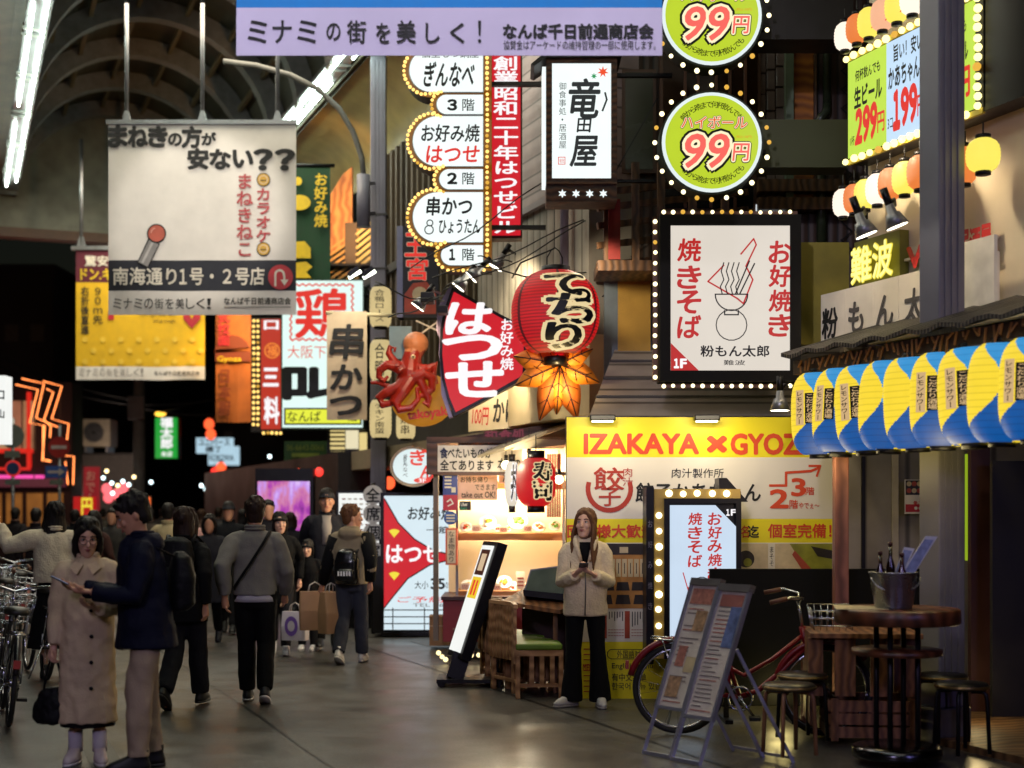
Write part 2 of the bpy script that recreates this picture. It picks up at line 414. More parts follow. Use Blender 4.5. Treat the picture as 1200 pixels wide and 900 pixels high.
# ---------------------------------------------------------------- arcade roof over the street
CREAM = wave_mat('arcade_cream_panel', '#a8945c', '#937d48', 5.2, 'Y', .4, .2, .12)
ROOFP = M('arcade_roof_panel', '#4c4534', .6, var=.35, scale=1.5); RIBM = M('arcade_rib', '#8c8882', .5, var=.2)
PURL = M('arcade_strut', '#7a6a4c', .55, var=.25); TUBE = E('tube_glow', '#e6fff0', 29.)
arc = thing('arcade_roof', 'vaulted arcade roof with dark ribs and cream side coves over the street', 'arcade', (0, 0, 0), ST)
TL, TR, ZT = 1.03, 5.4, 8.37; TC_ = (TL + TR)/2; HW = (TR - TL)/2 - .14; SG = 1.9
RAD = (HW*HW + SG*SG)/(2*SG); ZC = ZT + SG - RAD
def arch(rad, n=24, ext=0.):
    a = math.asin(min(1, HW/RAD)) + ext
    return [(TC_ + rad*math.sin(-a + 2*a*i/n), ZC + rad*math.cos(-a + 2*a*i/n)) for i in range(n+1)]
g = G(); p = arch(RAD + .35); q = arch(RAD + .45); N = len(p)
vs = [(t, s, z) for s in (-4, 33) for t, z in p] + [(t, s, z) for s in (-4, 33) for t, z in q]
g.add(vs, [(i, i+1, N+i+1, N+i) for i in range(N-1)] + [(2*N+i, 3*N+i, 3*N+i+1, 2*N+i+1) for i in range(N-1)], ROOFP)
g.build('roof_vault', arc)
for k in range(17):
    s0 = -3 + k*2.2; g = G(); ins = arch(RAD); outr = arch(RAD + .33); h = .14
    vs = [(t, s0 - h, z) for t, z in ins] + [(t, s0 + h, z) for t, z in ins] + [(t, s0 - h, z) for t, z in outr] + [(t, s0 + h, z) for t, z in outr]
    fs = []
    for i in range(N-1): fs += [(i, N+i, N+i+1, i+1), (i, i+1, 2*N+i+1, 2*N+i), (N+i, 3*N+i, 3*N+i+1, N+i+1)]
    g.add(vs, fs, RIBM); g.build('rib', arc)
    if k < 16:
        mid = arch(RAD + .2)
        for i in range(2, N-2, 3):
            g = G(); t, z = mid[i]; g.beam((t, s0 + h, z), (t, s0 + 2.2 - h, z), .07, .09, PURL); g.build('strut', arc)
for sgn, t0, s_beg, s_end in ((1, TR, 16.6, 31.5), (-1, TL, -4, 31.8)):
    g = G(); prof = []
    for i in range(11):
        a = R(90 * i/10); prof.append((t0 + sgn*(.12 + 1.35*math.sin(a)), ZT + .12 - .95*(1 - math.cos(a))))
    n = len(prof); vs = [(t, s, z) for s in (s_beg, s_end) for t, z in prof] + [(t + sgn*.05, s, z + .08) for s in (s_beg, s_end) for t, z in prof]
    fs = [(i, i+1, n+i+1, n+i) for i in range(n-1)] + [(2*n+i, 3*n+i, 3*n+i+1, 2*n+i+1) for i in range(n-1)] + [(n+i, n+i+1, 3*n+i+1, 3*n+i) for i in range(n-1)]
    g.add(vs, fs, CREAM, True); g.build('cove', arc)
    g = G(); g.box((t0 - .16, s_beg, ZT + .05), (t0 + .16, s_end, ZT + .12), GRYM); g.build('tube_channel', arc)
    for row in (-.085, .085):
        off = 0 if row*sgn > 0 else .75; s0 = s_beg + .3 + off; k = 0
        while s0 < s_end - 1.2:
            if not (k % 5 == 3 and row*sgn > 0):
                gg = G(); gg.cyl((t0 + row, s0, ZT), (t0 + row, s0 + 1.19, ZT), .018, TUBE, 6); gg.build('fluorescent_tube', arc)
            s0 += 1.25; k += 1
CORR = wave_mat('gable_corrugated', '#c0baa8', '#86826f', 14, 'X', .5, .1, .5)
g = G(); pr = [(t, z) for t, z in arch(RAD + .36)]
pr = [(TL - 1.5, 7.75), (TL - 1.5, 8.4)] + pr + [(TR + 1.5, 8.4), (TR + 1.5, 7.75)]
g.prism(pr, 32.6, 32.7, CORR); g.build('gable_wall', arc)
g = G(); g.box((TL - 1.6, 32.4, 7.55), (TR + 1.6, 32.8, 7.75), M('gable_beam', '#6a4c3a', .6)); g.build('gable_beam', arc)
g = G(); g.cyl((TR + .3, 24.0, 7.0), (TR - .7, 24.0, 7.0), .05, DARK, 8); g.build('cross_bar', arc)

# arcade steel columns (things)
PIL = M('column_paint', '#6e6c78', .45, var=.12, scale=3)
def column(label, px0, px1, Y, ztop, rz):
    x = ((px0 + px1)/2 - 600)/F*Y; h = (px1 - px0)/F*Y/2/(abs(math.cos(rz)) + .3*abs(math.sin(rz)))
    r = thing('arcade_column', label, 'column', (x, Y + h, 0), rz)
    g = G(); g.box((-h, -h, .25), (h, h, ztop), PIL, bev=.012); g.build('shaft', r)
    g = G()
    for u in (-.5, 0, .5): g.box((u*h - .012, -h - .012, .4), (u*h + .012, -h, ztop - .1), PIL)
    g.build('flute', r)
    g = G(); g.box((-h - .03, -h - .03, 0), (h + .03, h + .03, .25), GRYM, bev=.01); g.build('base_plate', r)
    return r
column('wide grey steel column rising in front of the lantern shop roof', 1090, 1129, 9.95, 8.0, ST)
r = column('slim grey steel column behind the beige skewer banner', 434, 452, 21.0, 8.4, 0)
for z in (6.0, 5.2, 4.9):
    g = G(); g.box((-.14, -.13, z), (.14, .13, z + .03), DARK); g.build('clamp_band', r)
g = G(); pts = []
for x_, y_ in ((262, 72), (300, 77), (340, 88), (372, 104), (398, 128), (414, 155), (424, 185), (427, 215)): pts.append(W(x_, y_, 20.2))
A0 = W(426, 266, 20.2)
pr = thing('arched_pipe', 'bent grey pipe arching from the roof down beside the slim column', 'pipe', A0)
g.tube([q - A0 for q in pts], .04, M('pipe_grey', '#55544f', .5), 8); g.build('arch_tube', pr)
g = G(); g.cyl(W(426, 205, 20.2) - A0, W(426, 266, 20.2) - A0, .095, PIL, 12); g.build('socket', pr)
for y_ in (215, 250):
    g = G(); g.beam(W(426, y_, 20.2) - A0, W(438, y_, 20.9) - A0, .05, .05, PIL); g.build('bracket', pr)

# ---------------------------------------------------------------- building with beige siding (right side of the street)
SID = wave_mat('horizontal_siding', '#a08c8c', '#544848', 1.6, 'Z', .5, .0, .15, thin=.06)
VPAN = wave_mat('vertical_panels', '#a39c90', '#6c655c', 1.7, 'Y', .55, .0, .4, thin=.15)
LOWW = M('rendered_wall', '#c9b68c', .7, var=.2, scale=2)
b1 = thing('siding_building', 'tall building clad in pale horizontal siding above grey panels', 'building', (0, 0, 0), ST)
t1 = 5.87
g = G(); g.box((t1, 12.95, 4.95), (t1 + 4, 16.2, 14), SID); g.build('upper_wall', b1)
g = G(); g.box((t1 + .004, 12.95, 3.4), (t1 + 4, 16.2, 4.95), VPAN); g.build('panel_wall', b1)
g = G(); g.box((t1 + .008, 12.95, 2.6), (t1 + 4, 16.2, 3.4), LOWW); g.build('lower_wall', b1)
g = G(); g.box((t1 - .06, 13.0, 4.9), (t1 - .002, 16.2, 4.97), M('siding_trim', '#8a8188', .5)); g.build('trim', b1)
g = G(); g.cyl((t1 - .09, 13.35, 3.3), (t1 - .09, 13.35, 12), .045, M('pipe_violet', '#8f8ba6', .4), 10)
for z in (3.8, 5.5, 7): g.box((t1 - .15, 13.29, z), (t1, 13.41, z + .04), GRYM)
g.build('drain_pipe', b1)
for s_, z_ in ((14.3, 8.6),):
    g = G(); g.box((t1 - .06, s_, z_), (t1 - .003, s_ + 1.1, z_ + 1.2), DARK); wo = g.build('window', b1)
    g = G(); g.box((t1 - .075, s_ + .06, z_ + .06), (t1 - .062, s_ + 1.04, z_ + 1.14), M('dark_glass', '#0d0f12', .1)); g.build('pane', wo)
b6 = thing('slatted_building', 'dark building faced with tall cream slats behind the lit floor directory', 'building', (0, 0, 0), ST)
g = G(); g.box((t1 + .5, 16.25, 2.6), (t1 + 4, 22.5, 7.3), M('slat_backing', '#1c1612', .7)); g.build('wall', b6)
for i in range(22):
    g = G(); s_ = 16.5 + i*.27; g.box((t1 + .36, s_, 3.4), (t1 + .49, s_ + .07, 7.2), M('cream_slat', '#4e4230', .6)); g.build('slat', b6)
g = G(); g.box((t1 + .3, 16.25, 5.3), (t1 + .35, 22.5, 5.42), DARK); g.build('band', b6)
g = G(); g.box((t1 + .1, 16.25, 2.3), (t1 + 4, 22.5, 2.6), M('canopy_cream', '#8e8068', .6)); g.build('canopy', b6)
# warm ground floor fronts further down the same side
SHOPW = M('warm_shop_wall', '#8a5a30', .6, var=.3, scale=1.5)
b4 = thing('wooden_shop_front', 'orange lit timber shop front behind the green hanging banner', 'building', (0, 0, 0), ST)
g = G(); g.box((t1 - .1, 22.6, 0), (t1 + 3, 36, 2.59), M('dark_shop_front', '#140f0c', .6, var=.3, scale=2)); g.build('lower_front', b4)
GRAIN = wave_mat('plank_grain', '#d08a4a', '#9a5a28', 2.2, 'X', .55, 7., .1)
px_ = Pix(400, 600, 25.0)
def part(parent, name, fn):
    g = G(); fn(g); return g.build(name, parent)
b5 = thing('timber_gable', 'orange timber gable with lattice under spotlights beside the green banner', 'building', px_.loc)
part(b5, 'plank_wall', lambda g: (px_.poly(g, [(388, 300), (388, 228), (402, 205), (413, 196), (413, 262), (405, 288)], -.1, .05, GRAIN)))
def lat(g):
    for i in range(9):
        px_.line(g, [(388, 292 + i*7), (420, 270 + i*7)], 2.6, .06, M('lattice_wood', '#b98a48', .6))
    px_.slab(g, 386, 262, 440, 320, -.3, -.02, DARK)
part(b5, 'lattice', lat)
part(b5, 'post', lambda g: px_.slab(g, 405, 262, 419, 312, -.1, .10, M('post_brown', '#4a3524', .6)))
def stairs(g):
    for i in range(6): px_.line(g, [(419, 276 + i*8), (436, 262 + i*8)], 3.2, .12, M('slat_cream', '#c8b070', .6))
part(b5, 'slat', stairs)
def dz(g):
    px_.slab(g, 378, 311, 466, 313.5, -.1, .2, BLKM)
    for x in (386, 440, 463): px_.slab(g, x, 311, x + 2, 420, .0, .15, BLKM)
    px_.slab(g, 378, 346, 466, 348, -.1, .2, BLKM)
part(b5, 'black_frame', dz)
lamp('gable_spot', 'SPOT', W(412, 250, 23.6), 160, (1, .55, .2), .05, W(400, 235, 25), spot=110)

# ---------------------------------------------------------------- dark timber restaurant building with balcony (front faces the view)
PLK = wave_mat('dark_planks', '#3b281c', '#140d09', 3.2, 'X', .6, .3, .4, thin=.3)
WBR = wood('balcony_wood', '#6b4a2e', '#3d2817', 'X', 4)
q = Pix(800, 600, 14.4)
b2 = thing('timber_restaurant', 'dark timber restaurant building with slatted balcony behind the noodle sign', 'building', q.loc)
OLV = M('olive_paint', '#3c401a', .45, var=.15, scale=2); GRP = M('green_grey_post', '#5d6a55', .5); ORW = wood('orange_panel', '#b8701c', '#8a4c10', 'Z', 3)
part(b2, 'wall', lambda g: q.slab(g, 690, -330, 1060, 600, -.6, 0, PLK))
def win(x0, y0, x1, y1, bars, tint):
    g = G(); q.slab(g, x0, y0, x1, y1, 0, .08, M('window_frame_brown', '#4a2c18', .5)); o = g.build('window', b2)
    g = G(); q.slab(g, x0 + 4, y0 + 4, x1 - 4, y1 - 4, .082, .09, tint); g.build('pane', o)
    g = G()
    for b in bars: q.slab(g, b, y0 + 4, b + 3, y1 - 4, .092, .12, M('bar_brown', '#5a3520', .5))
    if bars: g.build('bar', o)
DG = M('dark_glass', '#0d0f12', .1)
win(728, 84, 768, 205, [], M('dull_green_glass', '#34382a', .25, var=.3, scale=2)); win(772, 60, 890, 200, [800, 815, 836, 852, 870], M('amber_dark_glass', '#2c1808', .2, var=.5, scale=1.5))
win(772, 206, 885, 250, [800, 830, 858], DG); win(700, -120, 880, 40, [740, 790, 840], DG)
def tiles(g):
    tm = M('wall_tile', '#6e5e58', .35, var=.2, scale=9)
    for i in range(3):
        for j in range(9): q.slab(g, 887 + i*11, 40 + j*24 - i*4, 896.5 + i*11, 62 + j*24 - i*4, 0, .035, tm, .006)
part(b2, 'tile_panel', tiles)
part(b2, 'post', lambda g: q.slab(g, 918, 30, 927, 290, 0, .14, GRP))
part(b2, 'timber_panel', lambda g: (q.slab(g, 928, 44, 955, 250, 0, .05, ORW), q.slab(g, 952, 44, 955, 250, .05, .08, WBR)))
part(b2, 'drain_pipe', lambda g: (g.cyl(q.p(967, -40, .08), q.p(967, 126, .08), .04, M('pipe_green', '#27301f', .4), 10), g.tube([q.p(967, 126, .08), q.p(966, 134, .1), q.p(960, 140, .1), q.p(955, 150, .1)], .045, MATS['pipe_green']), g.cyl(q.p(960, 190, .1), q.p(960, 290, .1), .05, MATS['pipe_green'], 10)))
def mesh_(g):
    for i in range(12):
        q.line(g, [(984, 40 + i*22), (997, 52 + i*22), (986, 62 + i*22)], 1.6, .05, BLKM)
part(b2, 'mesh_screen', mesh_)
for y in (215, 236): part(b2, 'ledge', lambda g: q.slab(g, 885, y, 985, y + 14, 0, .2, WBR))
part(b2, 'light_strip', lambda g: q.slab(g, 884, 242, 922, 253, 0, .1, E('strip_white', '#dfe6ea', .8)))
# balcony
z13 = Pix(800, 600, 13.5)
def off(pp): return pp.loc - q.loc
for y in (204, 222, 243, 266, 290):
    g = G(); o_ = off(z13); g.beam(z13.p(700, y + 22, 0) + o_, z13.p(884, y - 8, -.4) + o_, .05, .06, WBR); g.build('balcony_rail', b2)
for x in (712, 745, 775, 812, 850):
    g = G(); o_ = off(z13); g.beam(z13.p(x, 190, -.03) + o_, z13.p(x, 312, -.03) + o_, .07, .07, WBR); g.build('balcony_post', b2)
g = G(); g.box(z13.p(700, 318, .05) + off(z13), z13.p(884, 306, -.6) + off(z13), WBR); g.build('balcony_floor', b2)
RDP = M('red_noren', '#8a2a24', .8, var=.3)
g = G(); g.box(z13.p(712, 306, .1) + off(z13), z13.p(726, 236, .08) + off(z13), RDP); g.build('red_cloth', b2)
# beams and panel of the steel frame at the right
z12 = Pix(800, 600, 12.9); o12 = off(z12)
g = G(); g.box(z12.p(884, 46, 0) + o12, z12.p(1000, -40, -.4) + o12, M('beam_dark', '#1d1812', .5)); g.build('beam', b2)
g = G(); g.box(z12.p(884, 196, 0) + o12, z12.p(994, 140, -.3) + o12, OLV); g.build('beam', b2)
g = G(); g.box(z12.p(937, 404, 0) + o12, z12.p(995, 284, -.1) + o12, M('olive_panel', '#8a7c1c', .5, var=.3, scale=2.5)); g.build('panel', b2)
# small window with bamboo blind
BAMB = wave_mat('bamboo_blind', '#d2a848', '#8a6420', 38, 'Z', .6, 1.2, .3)
q14 = Pix(800, 600, 14.2); o14 = off(q14)
g = G(); g.box(q14.p(708, 445, 0) + o14, q14.p(764, 306, -.12) + o14, M('blue_grey_frame', '#5d6a72', .5)); wo = g.build('window', b2)
g = G(); g.box(q14.p(724, 445, .03) + o14, q14.p(762, 312, .002) + o14, BAMB); g.build('bamboo_blind', wo); lamp('arm_fill_light', 'SPOT', W(668, 300, 13.0), 46, (1, .86, .62), .05, W(742, 370, 14.2), spot=80)  # warm spot added by the window to brighten the blind
g = G(); g.box(q14.p(704, 313, .08) + o14, q14.p(766, 306, .004) + o14, DARK); g.build('lintel', wo)
# sloping lean-to roof over the yellow hoarding
RFT = wave_mat('lean_to_roof', '#8d8378', '#463f38', 1.15, 'Y', .6, .0, .3, thin=.1)
g = G(); pa = [(690, 489, 12.75), (1000, 489, 12.75), (1000, 405, 14.3), (722, 405, 14.3)]
vs = [W(*p_) - q.loc for p_ in pa]; vs += [v - Vector((0, 0, .1)) for v in vs]
g.add(vs, [(0, 1, 2, 3), (7, 6, 5, 4), (0, 4, 5, 1), (1, 5, 6, 2), (2, 6, 7, 3), (3, 7, 4, 0)], RFT); g.build('lean_to_roof', b2)
g = G()
for i in range(1, 4):
    f_ = i/4; a = vs[0].lerp(vs[3], f_); b = vs[1].lerp(vs[2], f_); g.beam(a + Vector((0, 0, .012)), b + Vector((0, 0, .012)), .03, .02, M('roof_seam', '#3a342e', .6))
g.build('roof_seam', b2)

# ---------------------------------------------------------------- takoyaki shop building on the right
WALLW = M('cream_fascia', '#cfc2a8', .6, var=.15, scale=2)
b3 = thing('corner_shop_building', 'cream corner shop building above the open lantern bar', 'building', (0, 0, 0), ST)
t3 = 7.08
g = G(); g.box((t3, 1.5, 3.02), (t3 + 5, 9.98, 10), WALLW); g.build('fascia_wall', b3)
g = G(); g.box((t3 + .05, 1.5, 2.9), (t3 + 5, 10.3, 3.0), M('soffit_wood', '#2c2018', .6)); g.build('soffit', b3)
SHUT = wave_mat('grey_shutter', '#8e867c', '#4f4a44', .9, 'X', .5, .0, .4, thin=.06)
g = G(); g.box((2.88, 12.34, 0), (9, 12.5, 3.05), SHUT)
M3 = Matrix.Rotation(-ST, 4, 'Z'); g.v = [tuple(M3 @ Vector(v)) for v in g.v]; g.build('back_wall', b3)
def wpart(name, x0, y0, x1, y1, Y, dep, mat):
    g = G(); a = W(x0, y1, Y); b = W(x1, y0, Y); g.box(a, (b.x, b.y + dep, b.z), mat); g.v = [tuple(M3 @ Vector(v)) for v in g.v]; return g.build(name, b3)
wpart('wall_seam', 1010, 532, 1014, 840, 12.3, .03, BLKM); wpart('wall_batten', 1046, 532, 1053, 840, 12.3, .03, M('batten', '#b8ad94', .5))
wpart('green_tube', 1133, 532, 1136.5, 657, 11.4, .05, E('green_glow', '#a8c820', .55))
wpart('dark_door', 1138, 520, 1160, 862, 11.2, .08, M('dark_red_post', '#3c1c1a', .5))
wpart('dark_door', 1163, 540, 1240, 870, 10.9, .06, M('dark_shop_void', '#100e10', .5))
# wooden deck under the bar
DECK = wood('deck_boards', '#7a5a38', '#4d361f', 'Y', 3.0)
g = G(); g.box((6.35, 2, .0), (11, 9.2, .05), DECK)
tag(g.build('floor_deck', None, (0, 0, 0), ST), None, None, kind='structure')
# red-brown posts carrying the awning
PW = wood('post_red_wood', '#8a5648', '#5c342a', 'X', 3)
for lab, px, Y in (('reddish square timber post under the first blue and yellow lantern', 985, 10.7),):
    r = thing('awning_post', lab, 'post', (W(px, 600, Y).x, Y, 0))
    g = G(); g.box((-.052, -.05, 0), (.052, .05, 2.75), PW, bev=.006); g.build('post_body', r)
    g = G(); g.box((-.08, -.08, 0), (.08, .08, .1), BLKM, bev=.006); g.build('foot', r)
# awning
aw = thing('shop_awning', 'dark corrugated awning roof above the row of blue and yellow lanterns', 'awning', street(6.1, 6, 2.85), ST)
AWM = wave_mat('awning_sheet', '#2a2624', '#121010', 9, 'Y', .5, .0, .6)
g = G(); n = 60; vs = []
for i in range(n+1):
    y = -3.6 + 7.2*i/n; dzz = .018*math.sin(i*1.9) + .012*mnoise.noise(Vector((i*.3, 0, 0)))
    vs += [(-.1, y, .0 + dzz), (.85, y, .28 + dzz), (-.1, y, -.03 + dzz), (.85, y, .25 + dzz)]
fs = []
for i in range(n): a = i*4; fs += [(a, a+1, a+5, a+4), (a+2, a+6, a+7, a+3), (a, a+4, a+6, a+2)]
g.add(vs, fs, AWM); g.build('sheet', aw)
g = G(); g.box((-.02, -3.6, -.16), (.05, 3.55, -.05), M('awning_beam', '#3d2a1a', .6)); g.build('beam', aw)
g = G()
for i in range(130):
    y = -3.5 + 7.0*i/130; z0 = -.05 - .03*random.random(); g.beam((-.05 + .03*random.random(), y, z0), (-.05, y + .05*random.uniform(-1, 1), z0 - .1*random.random() - .03), .012, .012, M('bamboo_fringe', '#8a5a26', .7, var=.4))
g.build('fringe', aw)
# ---------------------------------------------------------------- far end of the street: dark blocks beyond the arcade
NB = M('night_block', '#1c191c', .8, var=.3, scale=.3); NB2 = M('night_block_brown', '#241a18', .8, var=.3, scale=.3)
def block(label, x0, x1, Y, dep, ytop, mat, wins=()):
    p_ = Pix((x0 + x1)/2, 600, Y); h = CH + (600 - ytop)/F*Y
    r = thing('distant_building', label, 'building', (p_.loc.x, Y, 0)); wd = (x1 - x0)/F*Y/2
    g = G(); g.box((-wd, 0, 0), (wd, dep, h), mat); g.build('wall', r)
    g = G(); g.box((-wd - .1, -.1, h), (wd + .1, dep, h + .25), mat); g.build('roof', r)
    o_ = Vector((0, 0, CH))
    for (a, b, c, d, mt) in wins:
        g = G(); g.box(p_.p(a, d, .03) + o_, p_.p(c, b, .003) + o_, mt); g.build('window', r)
    return r
DW = M('dim_window', '#2c2c34', .3); 
block('wide dark block closing the far end of the street', 60, 250, 78, 12, 330, NB, [(100, 350, 118, 372, DW), (130, 350, 148, 372, DW), (100, 395, 118, 415, DW)])
block('brownish dark block to the left of the far street end', -140, 62, 52, 20, 318, NB2, [(6, 380, 22, 400, DW), (36, 380, 52, 400, DW)])
block('narrow dark block behind the green lit sign', 252, 400, 60, 14, 350, NB2, [(278, 560, 300, 590, DW), (262, 505, 272, 518, DW)])
g = G(); g.quad((-80, 130, 0), (60, 130, 0), (60, 130, 14), (-80, 130, 14), NB)
g = G(); g.box((-80, 130, 0), (60, 140, 15), NB); tag(g.build('far_terrace'), 'long dark terrace of buildings past the end of the street', 'building')
# ---------------------------------------------------------------- hanging street banners
CLOTH = M('banner_cloth', '#e2dcd4', .8, var=.08, scale=3, bump=.1, bscale=8); CLBLUE = M('banner_blue', '#1d86d2', .75, var=.06)
CLLAV = M('banner_lavender', '#d2c8e0', .8, var=.08, scale=2); NAVY = M('navy_band', '#22242e', .7, var=.08)
YELC = M('yellow_cloth', '#d8ac14', .75, var=.08); YELD = M('yellow_dot', '#e2bc3a', .75); MAR = M('maroon', '#5a1428', .7); DRED = M('deep_red', '#b02030', .6)
CRML = M('cream_lettering', '#d8d0c0', .6); YELLET = M('yellow_lettering', '#d8b818', .6)
def cloth(pq, x0, y0, x1, y1, mat_at, amp=.02, nx=40, ny=16, thick=.006, seed=0.):
    g = G(); vs = []
    for d in (0, -thick):
        for j in range(ny+1):
            for i in range(nx+1):
                x = x0 + (x1-x0)*i/nx; y = y0 + (y1-y0)*j/ny
                a = amp*(.25 + .75*j/ny)*mnoise.noise(Vector((i*4/nx + seed, j*1.2/ny, seed)))
                vs.append(pq.p(x, y + 2.0*a/max(amp, .001)*.4, d + a))
    W1 = nx+1; NN = W1*(ny+1)
    for j in range(ny):
        for i in range(nx):
            a = j*W1 + i; mt = mat_at((j+.5)/ny)
            g.add([vs[a+W1], vs[a+W1+1], vs[a+1], vs[a]], [(0, 1, 2, 3)], mt, True)
            g.add([vs[NN+a], vs[NN+a+1], vs[NN+a+W1+1], vs[NN+a+W1]], [(0, 1, 2, 3)], mt, True)
    return g
def hang(root, pq, xs, ytop, ylen=260, r=.028):
    for x in xs:
        g = G(); g.cyl(pq.p(x, ytop, -.02), pq.p(x, ytop - ylen, -.02), r, GRYM, 8)
        pq.poly(g, [(x - 5, ytop), (x + 5, ytop), (x + 2, ytop - 11), (x - 2, ytop - 11)], -.05, .01, GRYM); g.build('hanger_rod', root)
# nearest: blue and lavender
q = Pix(526, 68, 9.0); r = thing('street_banner', 'wide lavender street banner with blue upper half and black lettering at the top', 'banner', q.loc)
cloth(q, 277, -420, 776, 65, lambda v: CLBLUE if v < .885 else CLLAV, .012, 50, 52).build('banner_cloth', r)
g = G()
for i, ch in enumerate('ミナミの街を美しく！'): q.text(g, ch, 291 + i*29 + (5 if ch in 'のをしく' else 0) + (8 if ch == '！' else 0), 25 if ch not in 'のをしく' else 28, 313 + i*29 - (1 if ch in 'のをしく' else 0) - (10 if ch == '！' else 0), 51 if ch not in 'の' else 48, K, .013, .02 if ch != '！' else .0)
q.text(g, 'なんば千日前通商店会', 590, 29, 765, 46, K, .013, .055)
q.text(g, '協賛金はアーケードの維持管理の一部に使用します。', 590, 48, 768, 59, K, .013, .004)
g.build('lettering', r); g = G(); g.cyl(q.p(277, -420), q.p(776, -420), .03, GRYM); g.build('top_rail', r); hang(r, q, (330, 526, 720), -424, 250)
# second: karaoke banner
q = Pix(237, 368, 19.5); r = thing('street_banner', 'cream karaoke street banner with navy band and red arrow circle, hung on three rods', 'banner', q.loc)
cloth(q, 127, 144, 347, 369, lambda v: NAVY if .715 < v < .872 else CLOTH, .02, 30, 88, seed=3.).build('banner_cloth', r)
g = G(); q.slab(g, 125, 141, 348, 146, -.03, .035, GRYM); g.build('top_rail', r); hang(r, q, (148, 237, 325), 141, 200)
g = G(); T_ = .021
for ch, a, b, c, d in (('ま', 128, 148, 149, 172), ('ね', 151, 149, 173, 172), ('き', 175, 149, 196, 172), ('の', 198, 157, 213, 171), ('方', 214, 149, 236, 173), ('が', 237, 156, 253, 170),
                       ('安', 221, 175, 244, 198), ('な', 247, 176, 270, 198), ('い', 274, 177, 296, 196), ('？', 299, 176, 318, 199), ('？', 324, 176, 344, 199)): q.text(g, ch, a, b, c, d, K, T_, .065)
q.text(g, '南海通り', 133, 314, 207, 334, CRML, T_, .03); q.text(g, '１', 211, 316, 219, 333, CRML, T_, .04); q.text(g, '号・２号店', 223, 314, 310, 334, CRML, T_, .03)
for i, ch in enumerate('ミナミの街を美しく！'): q.text(g, ch, 133 + i*12.2, 350, 143 + i*12.2 - (5 if ch == '！' else 0), 362, K, T_, .004)
q.text(g, 'なんば千日前通商店会', 263, 349, 341, 357, K, T_, .03)
q.slab(g, 263, 359.5, 341, 360.8, T_, T_ + .001, M('faint_grey', '#8a8480', .8))
OU = [(DRED, .05)]
q.col(g, 'カラオケ', 300, 220, 318, 285, CRML, T_, .0, out=[(DRED, .055), (CRML, .03)]); q.col(g, 'カラオケ', 300, 220, 318, 285, DRED, T_ + .004, .012)
q.col(g, 'まねきねこ', 277, 203, 297, 302, DRED, T_, .05); q.col(g, 'まねきねこ', 277, 203, 297, 302, CRML, T_ + .003, .03); q.col(g, 'まねきねこ', 277, 203, 297, 302, DRED, T_ + .006, .008)
for y in (211, 292):
    q.flat(g, disc(309, y, 8), T_, K); q.flat(g, disc(309, y, 7), T_ + .002, M('gold_coin', '#c89a30', .5)); q.flat(g, disc(309, y, 5), T_ + .004, CRML); q.flat(g, disc(309, y, 4.4), T_ + .006, MATS['gold_coin']); q.line(g, [(306, y + 1), (312, y + 1)], 1.2, T_ + .008, K)
q.flat(g, disc(329, 325, 14.5), T_, M('arrow_red', '#b83038', .6))
q.line(g, [(323, 335), (323, 323)] + disc(328, 322, 5, 8, 180, 0) + [(333.5, 324), (333.5, 331)], 2.4, T_ + .003, CRML); q.flat(g, [(329, 328), (338.5, 328), (333.7, 335)], T_ + .006, CRML)
g.build('lettering', r)
g = G(); MG = M('mic_grey', '#8a8684', .6)
q.flat(g, [(174.5, 279), (188, 286.5), (174, 314.5), (161, 308)], T_ + .001, K); q.flat(g, [(175.5, 281), (186.3, 287), (173.4, 312.8), (162.6, 307.4)], T_ + .003, MG); q.flat(g, [(178, 284), (180.5, 285.3), (168.5, 309), (166, 308)], T_ + .005, M('mic_light', '#b8b4b0', .6))
q.flat(g, disc(184, 274, 11.2), T_ + .005, K); q.flat(g, disc(184, 274, 9.6), T_ + .007, M('mic_red', '#b85a48', .6)); q.line(g, disc(184, 274, 6.4, 8, 110, 180), 1.4, T_ + .009, M('mic_shine', '#d89a88', .6)); g.build('microphone_print', r)
# third: yellow one
q = Pix(164, 445, 28.0); r = thing('street_banner', 'yellow street banner with maroon heading hung behind the cream one', 'banner', q.loc)
cloth(q, 89, 291, 240, 445, lambda v: MAR if v < .26 else (YELC if v < .90 else CLOTH), .02, 20, 50, seed=7.).build('banner_cloth', r)
g = G(); q.slab(g, 84, 288.5, 243, 293, -.03, .04, GRYM); g.build('top_rail', r); hang(r, q, (95, 164, 232), 288, 125, .035)
g = G(); T_ = .023
q.text(g, '驚安', 100, 300, 127, 312, CRML, T_, .03); q.text(g, 'の殿堂', 132, 300, 170, 312, CRML, T_, .03); q.text(g, 'ドン.キ', 95, 315, 131, 328, YELLET, T_, .04)
q.col(g, '右折後直進', 95, 336, 105, 392, K, T_, .03); q.col(g, '９０ｍ先', 109, 336, 121, 380, K, T_, .02)
q.text(g, 'Turn right after 90m', 163, 368, 206, 372, M('sign_grey', '#4a3c10', .7), T_, .01); q.text(g, 'and go straight', 180, 374, 206, 379, MATS['sign_grey'], T_, .01)
q.flat(g, [(215, 362), (235, 362), (235, 374), (225, 385), (215, 374)], T_, DRED); q.flat(g, [(219, 362), (231, 362), (225, 374)], T_ + .003, YELC)
q.slab(g, 127, 366, 134, 375, T_, T_ + .002, DRED)
for i in range(7):
    for j in range(3): q.flat(g, disc(100 + i*21 + (j % 2)*10, 398 + j*13, 3.4, 14), T_ - .004, YELD)
for i, ch in enumerate('ミナミの街を美しく！'): q.text(g, ch, 93 + i*8, 432, 99.5 + i*8 - (3 if ch == '！' else 0), 441, MATS['faint_grey'], T_, .004)
